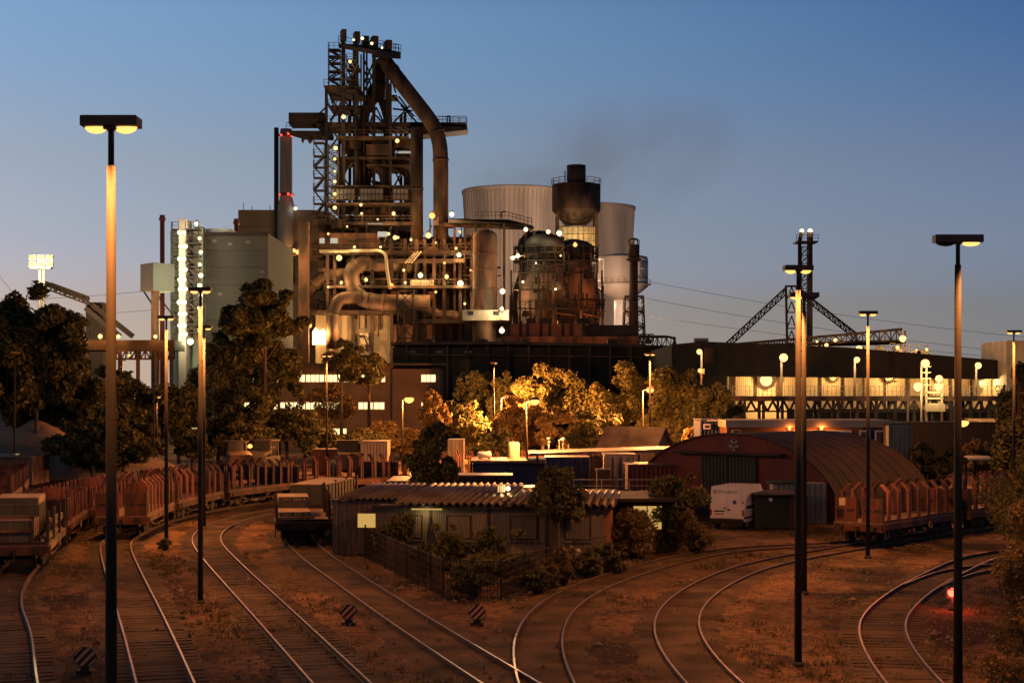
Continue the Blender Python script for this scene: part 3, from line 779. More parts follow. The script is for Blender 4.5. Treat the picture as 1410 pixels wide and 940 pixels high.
for x, y, pw, m in ((467, 355, 600, 'e_warm'), (504, 385, 300, 'e_warm'), (558, 389, 300, 'e_warm'), (470, 389, 200, 'e_warm'), (579, 379, 900, 'e_pale'), (615, 381, 600, 'e_warm'), (634, 390, 600, 'e_pale'), (632, 351, 700, 'e_pale'), (633, 319, 400, 'e_sod'), (590, 324, 500, 'e_warm'), (645, 454, 1000, 'e_sod'),
                    (595, 297, 1600, 'e_sod'), (622, 295, 900, 'e_pale'), (426, 448, 500, 'e_sod'), (410, 347, 500, 'e_sod')):
    lampball(ch, x, y, YC - 3, .3 if pw < 500 else .42, pw * 1.35, SODIUM if m == 'e_sod' else WARM, m)
for x, y in ((452, 322), (478, 312), (520, 302), (566, 330), (600, 334), (612, 362), (648, 372), (556, 372), (488, 340), (640, 418), (600, 402), (540, 392), (524, 340), (575, 408), (452, 395), (628, 342)):
    lampball(ch, x, y, YC - 3, .2, 260, WARM if x % 3 else SODIUM, 'e_warm' if x % 3 else 'e_sod')
for x0, x1, y in ((520, 533, 322), (440, 447, 331), (455, 465, 331)):
    b = MB(); b.bb(Cx(x0), Cx(x1), YC - .12, YC + .2, Cz(y + 4), Cz(y - 3)); b.build('lit_window', M['e_wht'], ch)
for nm, pts, r, m, rings in (('hot_blast_main', [(575, 366, 2), (500, 362, -1), (483, 372, -2), (486, 398, -2), (500, 413, -2), (520, 416, -3), (592, 417, -3)], 11, 'pipe', (.06, .2, .6, .8, .97)),
                         ('hot_blast_main', [(478, 378, 0), (448, 378, 0), (430, 393, 0), (421, 405, 0)], 9, 'pipe', (.3, .7)),
                         ('hot_blast_main', [(458, 480, -4), (458, 432, -4), (466, 411, -4), (496, 408, -3)], 8.5, 'pipe', (.3,)),
                         ('hot_blast_main', [(448, 408, 1), (455, 416, 1), (478, 400, 1)], 8, 'pipe', ()),
                         ('hot_blast_main', [(580, 426, 0), (606, 435, 0), (642, 437, 0)], 9, 'pipe', (.3, .7)),
                         ('hot_blast_main', [(586, 352, 0), (597, 344, 0), (602, 352, 0)], 7, 'pipe', ()),
                         ('vent_pipe', [(440, 346, -3), (522, 345, -3), (531, 350, -3), (533, 372, -4), (537, 398, -4)], 2.2, 'cream', ()),
                         ('cooling_water_pipe', [(562, 362, -3), (576, 346, -3)], 1.2, 'cream', ()), ('cooling_water_pipe', [(566, 362, -3), (580, 346, -3)], 1.2, 'cream', ()), ('cooling_water_pipe', [(558, 362, -3), (571, 348, -3)], 1.2, 'cream', ())):
    o = fpipe(nm, pts, r, m, rings=rings, parent=ch, Y=YC)
b = MB(); b.tower((Cx(561), YC - 5, 0), (Cx(561), YC - 5, Cz(402)), 3.1, 3.1, 9, .16); tag(b.build('lattice_tower', M['iron'], base=(Cx(561), YC - 5, 0)), 'lattice stair tower in front of the big horizontal pipe of the casting house', 'lattice tower')
# red brown square column at the left of the casting house
b = MB(); b.bb(Cx(415.5), Cx(429), YC - 5, YC - 3, 0, Cz(309)); tag(b.build('square_stack', M['rust'], base=(Cx(422), YC - 4, 0)), 'square rust red stack standing between brown hall and the furnace pipes', 'stack')

# ---- dust catcher cylinder with white cabin
YD = 312.0; sd = PX(YD)
dc = thing('dust_catcher', 'slim rust brown cylinder tower with white cabin band beside the stoves', 'gas tower', ((668 - 705) * sd, YD, 0))
cx = (668 - 705) * sd
def Dz(y): return W(0, y, YD).z
b = MB(); b.lathe((cx, YD, 0), [(2.4, 0), (2.4, Dz(326)), (2.2, Dz(322)), (1.5, Dz(318)), (.4, Dz(316))], 28)
for y in (350, 372, 398, 426): b.lathe((cx, YD, Dz(y)), [(2.4, -.16), (2.5, -.12), (2.5, .12), (2.4, .16)], 28)
b.build('shell', M['rust'], dc)
b = MB(); b.bb(cx - 4.3, cx + 4.6, YD - 3.6, YD + 3, Dz(442), Dz(428)); cb = b.build('cabin', M['cream'], dc)
b = MB(); b.bb(cx - 3.2, cx - 2.2, YD - 3.7, YD - 3.55, Dz(435), Dz(429.5)); b.bb(cx + 1.6, cx + 2.8, YD - 3.7, YD - 3.55, Dz(435), Dz(429.5)); b.build('window', M['glass'], cb)
b = MB(); b.bb(cx - 4.1, cx + 4.8, YD + .5, YD + 3, 0, Dz(443)); b.build('plinth', M['dark'], dc)
for x, y, pw, m in ((691, 425, 900, 'e_pale'), (692, 401, 700, 'e_pale'), (691, 455, 800, 'e_pale')): lampball(dc, x, y, YD - 5, .38, pw * 1.4, (1, .85, .5), m)

# ---- gas pipe walkway
wk = thing('pipe_bridge', 'railed steel pipe bridge crossing above the brown cylinder tower', 'pipe bridge', ((690 - 705) * .14, 316, 0))
b = MB(); b.prism([W(618, 302, 316), W(700, 302, 316), W(732, 310, 322), W(732, 314, 322), W(700, 307, 316), W(618, 307, 316)], (0, 5, 0)); b.build('deck', M['dark'], wk)
b = MB(); b.rail([W(655, 301, 316), W(700, 301, 316), W(732, 310, 322)], 1.3, 1.2, .1); b.rail([W(655, 301, 320.5), W(700, 301, 320.5)], 1.3, 1.2, .1); b.build('guard_rail', M['dark'], wk)
for x in (626, 640, 655, 672, 694, 724): 
    b = MB(); b.beam(W(x, 306 + max(0, x - 700) * .2, 318), W(x, 602, 318) * Vector((1, 1, 0)), .5); b.build('column', M['iron'], wk)
fpipe('vent_pipe', [(690, 300), (690, 292), (696, 291)], 1, 'dark', parent=wk, Y=317)
fpipe('gas_pipe', [(600, 309), (735, 314)], 3, 'iron', parent=wk, Y=319)

# ---- hot stoves
def stove(x, ytop, Y, label, rs=1.0):
    sp = PX(Y); cx = (x - 705) * sp; z = lambda y: W(0, y, Y).z
    t = thing('hot_stove', label, 'hot stove', (cx, Y, 0), 0, 'bulging hot stoves')
    R = 36 * sp * rs
    prof = [(R * .93, 0), (R * .93, z(452)), (R * .95, z(440)), (R * 1.0, z(428)), (R * 1.03, z(416)), (R * 1.03, z(407)), (R * .98, z(398)), (R * .88, z(387)), (R * .78, z(377)), (R * .73, z(369)), (R * .72, z(360))]
    b = MB(); b.lathe((cx, Y, 0), prof, 40); sh = b.build('shell', M['iron'], t)
    b = MB()
    for y, rr in ((446, .955), (432, .985), (414, 1.035), (370, .74)): b.lathe((cx, Y, z(y)), [(R * rr, -.18), (R * rr + .16, -.14), (R * rr + .16, .14), (R * rr, .18)], 40); b.build('hoop', M['iron'], sh); b = MB()
    for k in range(14):
        a = math.pi * (1 + k / 13); b.beam((cx + R * .97 * math.cos(a), Y + R * .97 * math.sin(a), z(452)), (cx + R * 1.05 * math.cos(a), Y + R * 1.05 * math.sin(a), z(414)), .16)
    tag(b.build('shell_bar', M['iron'], sh), kind='stuff')
    b = MB()
    for y, q in ((360, .98), (349, .95)):
        b.lathe((cx, Y, z(y)), [(R * q, -.3), (R * q, 0), (R * .3, .02)], 32); b.rail([(cx + R * q * .99 * math.cos(math.pi * (1 + k / 12)), Y + R * q * .99 * math.sin(math.pi * (1 + k / 12)), z(y)) for k in range(13)], 1.2, 1.4, .1)
    for k in range(9):
        a = math.pi * (1 + k / 8); b.beam((cx + R * .96 * math.cos(a), Y + R * .96 * math.sin(a), z(376)), (cx + R * .96 * math.cos(a), Y + R * .96 * math.sin(a), z(338)), .16)
    for k in range(8):
        a = math.pi * (1 + k / 8); a2 = a + math.pi / 8; b.beam((cx + R * .96 * math.cos(a), Y + R * .96 * math.sin(a), z(360)), (cx + R * .96 * math.cos(a2), Y + R * .96 * math.sin(a2), z(342)), .12)
    b.lathe((cx, Y, z(341)), [(R * .98, -.2), (R * .98, 0), (R * .6, .02)], 32)
    b.build('service_deck', M['dark'], t)
    D = R * 1.0; H2_ = z(ytop) - z(360)
    b = MB(); b.lathe((cx, Y, z(360)), [(D * .72, 0), (D * .80, H2_ * .2), (D * .82, H2_ * .5), (D * .76, H2_ * .72), (D * .55, H2_ * .9), (D * .25, H2_ * .99), (.1, H2_)], 32); b.tube((cx - R * .4, Y, z(ytop + 6)), (cx - R * .4, Y, z(ytop - 4)), .35, 8); b.build('dome', M['dark'], t)
    return t
st1 = stove(750, 322, 312, 'middle dark hot stove with bulging shell behind corrugated fence wall')
st2 = stove(789, 330, 318, 'hot stove with orange lit shoulder under the hopper silo')
st3 = stove(742, 318, 330, 'hot stove half hidden between cylinder tower and its front neighbour')
for x, y, pw, m, par, yy in ((706, 355, 900, 'e_pale', st3, 305), (713, 352, 700, 'e_pale', st3, 305), (724, 316, 500, 'e_pale', st3, 309), (755, 319, 450, 'e_pale', st1, 306), (770, 321, 450, 'e_pale', st1, 306), (792, 337, 900, 'e_sod', st2, 306)):
    lampball(par, x, y, yy, .36, pw * 1.3, (1, .85, .5) if m == 'e_pale' else SODIUM, m)
for x, y in ((738, 362), (772, 352), (765, 398), (720, 388)): lampball(st1, x, y, 302, .18, 220, (1, .75, .35), 'e_pale')
light(st2, W(830, 392, 309), 1500, SODIUM, 'POINT', .6)
light(st3, W(712, 405, 306), 600, SODIUM, 'POINT', .6)
light(st1, W(760, 445, 300), 900, SODIUM, 'POINT', .8)
light(st2, W(805, 445, 302), 900, SODIUM, 'POINT', .8)
b = MB()
for y, x0, x1 in ((374, 712, 812), (398, 706, 760), (424, 704, 832)):
    z = W(0, y, 303).z; xa, xb = (x0 - 705) * PX(303), (x1 - 705) * PX(303)
    b.bb(xa, xb, 302.2, 303.6, z - .2, z); b.rail([(xa, 302.2, z), (xb, 302.2, z)], 1.2, 1.5, .09)
b.build('walkway', M['dark'], st1)
b = MB(); q_ = random.Random(5)
for i in range(46):
    x = q_.uniform(702, 832); y = q_.uniform(345, 436); p = W(x, y, 303.5 + q_.uniform(-1, 2))
    if q_.random() < .6: b.beam(p, p + Vector((0, 0, -q_.uniform(2, 9))), q_.uniform(.12, .38))
    elif q_.random() < .6: b.beam(p, p + Vector((q_.uniform(2, 7), 0, q_.uniform(-1, 1))), q_.uniform(.12, .35))
    else: b.box(p, (q_.uniform(.6, 1.8), 1, q_.uniform(.6, 2)))
for x in (704, 716, 741, 762, 800, 829): b.beam(W(x, 372, 303), W(x, 462, 303), .34)
tag(b.build('pipework', M['iron'], st1), kind='stuff')
fpipe('bend_pipe', [(822, 440), (831, 425), (830, 402), (820, 395)], 1.3, 'dark', parent=st2, Y=309)
# ---- hopper silo on legs
YS = 336.0; ss = PX(YS); cx = (793.5 - 705) * ss
si = thing('hopper_silo', 'dark conical hopper silo with short round chimney on top', 'silo', (cx, YS, 0))
Sz = lambda y: W(0, y, YS).z
b = MB(); b.lathe((cx, YS, 0), [(2.2, Sz(312)), (5.05, Sz(291)), (5.1, Sz(290)), (5.1, Sz(255)), (2, Sz(252))], 32); b.build('hopper', M['iron'], si)
b = MB(); b.lathe((cx, YS, 0), [(2, Sz(256)), (2, Sz(228)), (1.8, Sz(228)), (1.8, Sz(231))], 24); b.tube((cx - 2.4, YS - 1, Sz(255)), (cx - 2.4, YS - 1, Sz(236)), .12, 6); b.build('chimney', M['dark'], si)
b = MB(); b.rail([(cx + 5.2 * math.cos(a * math.pi / 8), YS + 5.2 * math.sin(a * math.pi / 8), Sz(255)) for a in range(17)], 1.2, 1.4, .09); b.build('guard_rail', M['dark'], si)
for dx, dy in ((-4, -4), (4, -4), (4, 4), (-4, 4)):
    b = MB(); b.beam((cx + dx, YS + dy, 0), (cx + dx, YS + dy, Sz(295)), .6); b.build('leg', M['iron'], si)
b = MB()
for i in range(9):
    z = Sz(315) - i * 1.5
    if i < 5: b.beam((cx - 4, YS - 4.4, z), (cx + 4.4, YS - 4.4, z), .12)
for i in range(9): b.beam((cx - 4 + i * 1.05, YS - 4.4, Sz(315)), (cx - 4 + i * 1.05, YS - 4.4, Sz(358)), .12)
b.build('scaffold', M['iron'], si)
b = MB(); b.bb(cx - 3.2, cx + 4, YS - 3.4, YS - 3.1, Sz(357), Sz(315)); b.build('lit_screen', M['plaster'], si)
light(si, W(800, 345, YS - 9), 2500, (1, .6, .2), 'POINT', .6); light(si, W(790, 322, YS - 9), 900, (1, .85, .5), 'POINT', .6)
# ---- small lantern stack with lattice cage
YL = 322.0; sl_ = PX(YL); cx = (872.5 - 705) * sl_
ls = thing('lantern_stack', 'thin brown stack with lantern head in front of the water tower', 'stack', (cx, YL, 0))
Lz = lambda y: W(0, y, YL).z
b = MB(); b.pipe([(cx, YL, 0), (cx, YL, Lz(360))], [1.25, .8], 16); b.lathe((cx, YL, Lz(356)), [(.8, -.6), (1.5, -.3), (1.5, 0), (.9, .1)], 16); b.build('flue', M['iron'], ls)
b = MB(); b.lathe((cx, YL, 0), [(1.15, Lz(355)), (1.2, Lz(338)), (1.15, Lz(337))], 12); b.lathe((cx, YL, 0), [(1.3, Lz(331)), (.6, Lz(328)), (.1, Lz(327.4))], 12)
for k in range(8): b.beam((cx + 1.1 * math.cos(k * .785), YL + 1.1 * math.sin(k * .785), Lz(338)), (cx + 1.1 * math.cos(k * .785), YL + 1.1 * math.sin(k * .785), Lz(331)), .16)
b.build('lantern', M['dark'], ls)
b = MB(); b.tower((cx, YL, 0), (cx, YL, Lz(408)), 5.6, 3.6, 9, .2); b.build('lattice_cage', M['dark'], ls)
# ---- water tower
YW = 400.0; sw = PX(YW); cx = (857 - 705) * sw
wt = thing('water_tower', 'pale round water tower with framed letters on a white shaft', 'water tower', (cx, YW, 0))
Wz = lambda y: W(0, y, YW).z
R = 35.2 * sw
b = MB(); b.lathe((cx, YW, 0), [(2.3, Wz(413)), (R * 1.0, Wz(395)), (R * 1.0, Wz(392)), (R, Wz(356)), (R * .96, Wz(354)), (R * .4, Wz(350)), (.2, Wz(349))], 48); b.build('tank', M['concrete'], wt)
b = MB(); b.lathe((cx, YW, 0), [(2.4, 0), (2.1, Wz(430)), (2.1, Wz(411))], 32); b.build('shaft', M['white'], wt)
b = MB(); b.lathe((cx, YW, Wz(392)), [(R, -.25), (R * 1.13, -.1), (R * 1.13, .05), (R, .1)], 48); b.rail([(cx + R * 1.12 * math.cos(a * math.pi / 14), YW + R * 1.12 * math.sin(a * math.pi / 14), Wz(392)) for a in range(14, 29)], 1.1, 1.6, .07); b.build('gallery', M['concrete'], wt)
b = MB()
def wrap(a0):
    def f(u, v): a = a0 + u / R; return (cx + (R + .06) * math.cos(a), YW + (R + .06) * math.sin(a), Wz(373) + v)
    return f
text_mb(b, 'HK', 4.6, wrap(-.55))
for a0 in (-.55, -2.95):
    f = wrap(a0)
    for u0, u1, v0, v1 in ((-3.4, 3.4, 2.4, 2.8), (-3.4, 3.4, -2.8, -2.4), (-3.4, -3.0, -2.4, 2.4), (3.0, 3.4, -2.4, 2.4)):
        k = 8
        for i in range(k):
            ua, ub = u0 + (u1 - u0) * i / k, u0 + (u1 - u0) * (i + 1) / k
            b.add([f(ua, v0), f(ub, v0), f(ub, v1), f(ua, v1)], [(0, 1, 2, 3)])
b.build('lettering', M['white'], wt)
lo = lampball(wt, 836, 452, 380, .3, 4000, (1, .62, .38), 'e_sod', housing=True)
light(wt, W(800, 420, 372), 26000, (1, .60, .38), 'POINT', 2)  # added fill light without a fixture, brightens the tank
# ---- cooling towers
def cooling(x, ytop, hw, Y, label):
    sp = PX(Y); cx = (x - 705) * sp; zt = W(0, ytop, Y).z; R = hw * sp
    t = thing('cooling_tower', label, 'cooling tower', (cx, Y, 0), 0, 'concrete cooling towers')
    prof = []
    for i in range(25):
        f = i / 24; z = f * zt
        q = (f - .74) / .74
        prof.append((R * (.905 * math.sqrt(1 + .75 * q * q)) * (1 if f < .999 else 1.0), z))
    rt = prof[-1][0]; k = R / rt * .985
    prof = [(r * k, z) for r, z in prof] + [(R * 1.015, zt + .1), (R * 1.02, zt + 1.1), (R * .97, zt + 1.2), (R * .94, zt - 6)]
    b = MB(); b.lathe((cx, Y, 0), prof, 72, cap=False); sh = b.build('shell', M['concrete'], t)
    b = MB()
    for j in range(72):
        a = 2 * math.pi * j / 72 + .02
        pts = [(cx + (r + .08) * math.cos(a), Y + (r + .08) * math.sin(a), z) for r, z in prof[6:25:3]]
        for p, q in zip(pts, pts[1:]): b.beam(p, q, .32)
    tag(b.build('rib', M['concrete'], sh), kind='stuff')
    return t
c1 = cooling(708, 268, 71, 520, 'wide concrete cooling tower with flared rim behind the stoves')
c2 = cooling(812, 290, 62, 575, 'farther and lower concrete cooling tower right of the hopper silo')
light(c1, W(700, 360, 430), 95000, (1, .62, .36), 'POINT', 3)  # fill light added to brighten the near tower, no fixture
light(c2, W(900, 470, 480), 62000, (1, .62, .40), 'POINT', 3)  # fill light added for the farther tower, no lamp stands here
# ---- twin chimneys left of the furnace
YT = 345.0; sT = PX(YT)
tw = thing('striped_chimney', 'thick chimney with red warning lamps and thin flue next to furnace', 'chimney', ((394 - 705) * sT, YT, 0))
Tz = lambda y: W(0, y, YT).z
cx = (394 - 705) * sT
b = MB(); b.lathe((cx, YT, 0), [(1.9, 0), (1.9, Tz(290)), (1.75, Tz(282)), (1.35, Tz(272)), (1.3, Tz(190)), (1.25, Tz(178))], 24, cap=True); b.build('flue', M['grey'], tw)
b = MB()
for y in (186, 268):
    b = MB(); b.lathe((cx, YT, Tz(y)), [(1.3, -.3), (1.75, -.2), (1.75, .1), (1.3, .2)], 20)
    b.build('ring_deck', M['dark'], tw); b = MB()
for i in range(34):
    b.beam((cx - 1.35, YT - .8, Tz(272) + i * .42), (cx - .9, YT - .95, Tz(272) + i * .42), .06)
b.beam((cx - 1.35, YT - .8, Tz(272)), (cx - 1.35, YT - .8, Tz(190)), .08); b.build('ladder', M['dark'], tw)
b = MB(); x2 = (380.5 - 705) * sT; b.lathe((x2, YT, 0), [(.55, 0), (.5, Tz(176))], 16); b.build('thin_flue', M['dark'], tw)
for x, y in ((387, 186), (397, 184), (402, 187), (385, 268), (397, 267), (402, 269)): lampball(tw, x, y, YT - 1.6, .24, 12, (1, .08, .05), 'e_red', 'warning_lamp', housing=False, front=.3)
# ---- front skirts: corrugated base wall, conveyor roof, long dark shed
YB = 292.0; sB = PX(YB)
Bx = lambda x: (x - 705) * sB
Bz = lambda y: W(0, y, YB).z
bw = thing('corrugated_fence_wall', 'brown corrugated wall with steel posts at the foot of stoves', 'wall', (Bx(770), YB, 0))
b = MB(); b.bb(Bx(700), Bx(805), YB, YB + .4, 0, Bz(445)); b.build('sheeting', M['orange'], bw)
for x in (701, 717, 727, 745, 757, 775, 786, 804):
    b = MB(); b.bb(Bx(x) - .25, Bx(x) + .25, YB - .5, YB - .02, 0, Bz(442)); b.build('post', M['dark'], bw)
b = MB(); b.bb(Bx(805), Bx(880), YB + 1, YB + 5, 0, Bz(447)); 
for i in range(7): b.box((Bx(730 + i * 13 + (i % 2) * 4), YB + 2.5, Bz(441)), (1.3, 1, 1.0))
b.build('equipment_housing', M['dark'], bw)
ps = thing('pipe_rack', 'bent pipe on a lattice frame at the end of the stove wall', 'pipe rack', (Bx(905), YB, 0))
fpipe('bent_pipe', [(862, 463), (918, 463), (928, 465), (932, 480)], 1.5, 'iron', parent=ps, Y=YB)
b = MB(); b.truss(W(880, 478, YB), W(930, 478, YB), (0, 0, 1.8), 8, .16); b.truss(W(858, 470, YB), W(900, 470, YB), (0, 0, 1.3), 7, .14)
for x in (862, 880, 905, 928): b.beam(W(x, 470, YB), (W(x, 470, YB).x, YB, 0), .3)
b.build('lattice_frame', M['dark'], ps)
YH = 262.0; sH = PX(YH)
sh = thing('long_dark_shed', 'long low dark shed with sloping lit eave below the stoves', 'shed', ((735 - 705) * sH, YH, 0))
Hx = lambda x: (x - 705) * sH
Hz = lambda y: W(0, y, YH).z
b = MB(); b.bb(Hx(541), Hx(930), YH, YH + 14, 0, Hz(478)); b.build('wall', M['roofdk'], sh)
b = MB(); b.prism([(Hx(538), YH - .6, Hz(471)), (Hx(700), YH - .6, Hz(470)), (Hx(932), YH - .6, Hz(476)), (Hx(932), YH - .6, Hz(480)), (Hx(700), YH - .6, Hz(474)), (Hx(538), YH - .6, Hz(475))], (0, 15.5, 0)); b.build('roof', M['dark'], sh)
b = MB()
for x in range(560, 925, 28): b.beam((Hx(x), YH - .4, 0), (Hx(x), YH - .4, Hz(476)), .3)
b.beam((Hx(541), YH - .7, Hz(488)), (Hx(930), YH - .7, Hz(492)), .25); b.build('pilaster', M['iron'], sh)
for x, w in ((585, 10), (655, 16), (720, 8), (838, 14), (890, 9)):
    b = MB(); b.bb(Hx(x), Hx(x + w), YH + 2, YH + 5, Hz(472), Hz(466)); b.build('roof_vent', M['dark'], sh)
for x in (563, 600, 640):
    b = MB(); b.bb(Hx(x), Hx(x + 10), YH - .1, YH + .3, Hz(486), Hz(483)); b.build('window', M['glass'], sh)
YK = 280.0
fg = thing('rusty_fence_wall', 'dark rusty panel wall on top of the long low shed', 'wall', ((780 - 705) * PX(YK), YK, 0))
b = MB(); b.bb((690 - 705) * PX(YK), (880 - 705) * PX(YK), YK, YK + .4, 0, W(0, 463, YK).z); b.build('panel', M['rust'], fg)
light(fg, W(830, 455, YK - 6), 500, SODIUM, 'POINT', 1); light(fg, W(750, 455, YK - 6), 700, SODIUM, 'POINT', 1)

# ================================================================== HALLS AT THE LEFT
YA = 262.0; sA = PX(YA)
Ax = lambda x: (x - 705) * sA
Az = lambda y: W(0, y, YA).z
ha = thing('cladded_hall', 'tall green grey hall with a brightly lit stair tower', 'industrial building', (Ax(310), YA, 0))
b = MB(); b.bb(Ax(283), Ax(369), YA, YA + 30, 0, Az(321)); b.build('wall', M['greeng'], ha)
b = MB()
for y in (345, 368, 392, 416, 440): b.bb(Ax(283) + .05, Ax(369) - .05, YA - .05, YA - .003, Az(y) - .025, Az(y) + .025)
b.bb(Ax(282.6), Ax(369.6), YA - .2, YA - .06, Az(321) - .5, Az(321) + .12)
b.build('cladding_joint', M['dark'], ha)
b = MB()
for x, y in ((292, 330), (314, 334), (339, 331), (358, 372), (300, 403)): b.bb(Ax(x), Ax(x + 6), YA - .12, YA - .006, Az(y + 4), Az(y))
b.build('louvre', M['grey'], ha)
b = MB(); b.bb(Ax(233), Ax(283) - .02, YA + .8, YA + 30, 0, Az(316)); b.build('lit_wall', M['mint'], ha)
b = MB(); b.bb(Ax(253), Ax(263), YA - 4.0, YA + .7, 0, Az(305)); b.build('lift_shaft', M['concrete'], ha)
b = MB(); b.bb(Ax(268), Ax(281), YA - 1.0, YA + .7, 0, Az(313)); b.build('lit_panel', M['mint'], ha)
b = MB(); b.bb(Ax(279), Ax(315), YA + 2, YA + 12, Az(319), Az(313)); b.build('roof_house', M['white'], ha)
b = MB()
rows = [319, 338, 355, 370, 384, 397, 415, 431, 447, 459]
for i, y in enumerate(rows):
    z = Az(y)
    for xa, xb in ((244, 254), (263, 281)):
        b.bb(Ax(xa), Ax(xb), YA - 4.6, YA - 1.6, z - .14, z); b.rail([(Ax(xa), YA - 4.6, z), (Ax(xb), YA - 4.6, z)], 1.1, 1.2, .07)
    if i: b.beam((Ax(263), YA - 4, Az(rows[i - 1])), (Ax(280), YA - 4, z), .12, .3)
for xx in (245, 281): b.beam((Ax(xx), YA - 4.5, 0), (Ax(xx), YA - 4.5, Az(310)), .14)
b.build('stair_landing', M['dark'], ha)
for i, y in enumerate(rows):
    for x in (247, 253.5, 275):
        lampball(ha, x + (1.5 if i % 2 else 0), y + (1 if x < 255 else 9), YA - 4.9, .30, 150, (1, .88, .55), 'e_pale', housing=False, front=.4)
lampball(ha, 271, 308, YA - 3, .34, 200, (1, .9, .6), 'e_pale')
lampball(ha, 262, 470, YA - 6, .4, 400, (1, .85, .4), 'e_pale')
YQ = 345.0; sQ = PX(YQ)
hb = thing('brown_hall', 'big brown hall with chamfered roof corner behind the green grey hall', 'industrial building', ((390 - 705) * sQ, YQ, 0))
Qx = lambda x: (x - 705) * sQ
Qz = lambda y: W(0, y, YQ).z
b = MB(); b.prism([(Qx(328), YQ, 0), (Qx(455), YQ, 0), (Qx(455), YQ, Qz(292)), (Qx(430), YQ, Qz(289)), (Qx(328), YQ, Qz(289))], (0, 26, 0)); b.build('wall', M['brick'], hb)
b = MB()
for y in (312, 336, 360, 384): b.bb(Qx(328.5), Qx(454), YQ - .06, YQ - .003, Qz(y) - .07, Qz(y) + .07)
for x in (375, 398, 440): b.bb(Qx(x) - .06, Qx(x) + .06, YQ - .05, YQ - .004, 0, Qz(291))
for x, y in ((384, 305), (420, 318), (380, 350)): b.bb(Qx(x), Qx(x + 7), YQ - .15, YQ - .007, Qz(y + 5), Qz(y))
b.build('cladding_joint', M['iron'], hb)
b = MB(); b.bb(Qx(338), Qx(418), YQ - 5, YQ - .01, 0, Qz(393)); b.build('annex', M['brick'], hb)
b = MB(); b.bb(Qx(398), Qx(416), YQ - 2.4, YQ - .01, Qz(354), Qz(352)); b.rail([(Qx(399), YQ - 2.4, Qz(352)), (Qx(416), YQ - 2.4, Qz(352))], 1.1, 1, .08); b.build('balcony', M['iron'], hb)
lampball(hb, 405, 345, YQ - 2, .45, 450, SODIUM, 'e_warm'); lampball(hb, 407, 287, YQ - 1, .36, 40, (1, .95, .8), 'e_pale')
b = MB()
for x, y in ((335, 279), (347, 284), (372, 283), (440, 285)): b.tube(W(x, y, YQ + 3), W(x, 290, YQ + 3), .07, 6)
b.build('aerial', M['dark'], hb)
light(hb, W(375, 360, YQ - 40), 9000, (1, .62, .25), 'POINT', 1.5)  # bare fill light added to lift the brown hall front
# red chimneys
for x, yt, Yc, lab, hwp in ((223.5, 297, 285, 'slim red chimney rising behind the pale green hopper house', 3.4), (325.5, 302, 292, 'short red chimney peeping over the green grey hall', 3.2)):
    sp = PX(Yc); cx = (x - 705) * sp; zt = W(0, yt, Yc).z
    t = thing('red_chimney', lab, 'chimney', (cx, Yc, 0), 0, 'red steel chimneys')
    b = MB(); b.lathe((cx, Yc, 0), [(hwp * sp, 0), (hwp * sp * .95, zt)], 16); b.tube((cx + hwp * sp * .6, Yc - .4, 0), (cx + hwp * sp * .6, Yc - .4, zt - 1), .12, 6); b.build('flue', M['redpaint'], t)
    b = MB(); b.lathe((cx, Yc, zt), [(hwp * sp * 1.1, -1.0), (hwp * sp * 1.4, -.7), (hwp * sp * 1.4, -.4), (hwp * sp, -.2), (hwp * sp * 1.15, .1)], 16); b.build('cap_ring', M['redpaint'], t)
    light(t, (cx, Yc - 7, zt * .55), 350, (1, .5, .3), 'POINT', .5)
# hopper house on a leg
YP = 250.0; sP = PX(YP)
hp = thing('hopper_house', 'pale green box house standing on legs beside the red chimney', 'hopper house', ((211 - 705) * sP, YP, 0))
p0, p1, p2 = (188 - 705) * sP, (213 - 705) * sP, (236 - 705) * sP
zt, zb = W(0, 362, YP).z, W(0, 400, YP).z
b = MB(); b.prism([(p0, YP + 2.6, zb), (p1, YP - 1, zb), (p2, YP + 2.2, zb), ((211 - 705) * sP, YP + 6, zb)], (0, 0, zt - zb)); b.build('box_body', M['mint'], hp)
for x in (208, 214):
    b = MB(); xx = (x - 705) * sP; b.beam((xx, YP + 1.5, 0), (xx, YP + 1.5, zb), .55); b.build('leg', M['cream'], hp)
b = MB(); b.beam(((208 - 705) * sP, YP + 1.5, W(0, 420, YP).z), (p0 + .6, YP + 2.4, zb), .2); b.beam(((214 - 705) * sP, YP + 1.5, W(0, 405, YP).z), (p2 - .5, YP + 2.2, W(0, 430, YP).z), .2); b.build('strut', M['iron'], hp)
light(hp, W(252, 385, YP - 4), 500, (.9, 1, .7), 'POINT', .6)
# low bridge building with a row of lamps
lb = thing('low_bridge_hall', 'long low bridge hall with a row of orange lamps at its roof', 'industrial building', ((170 - 705) * .112, 246, 0))
Yb = 246.0; sb_ = PX(Yb)
b = MB(); b.bb((100 - 705) * sb_, (240 - 705) * sb_, Yb, Yb + 8, W(0, 482, Yb).z, W(0, 468, Yb).z); b.build('deck_hall', M['dark'], lb)
b = MB(); b.truss(W(160, 494, Yb), W(240, 494, Yb), (0, 0, 1.3), 12, .2)
for x in (112, 150, 165, 190, 215, 236): b.beam(W(x, 482, Yb), W(x, 612, Yb) * Vector((1, 1, 0)), .5)
b.build('support_frame', M['iron'], lb)
for x in (113, 138, 163, 214): lampball(lb, x, 463, Yb - .5, .32, 600, SODIUM, 'e_warm')
lampball(lb, 178, 489, Yb - 3, .2, 300, SODIUM, 'e_sod')
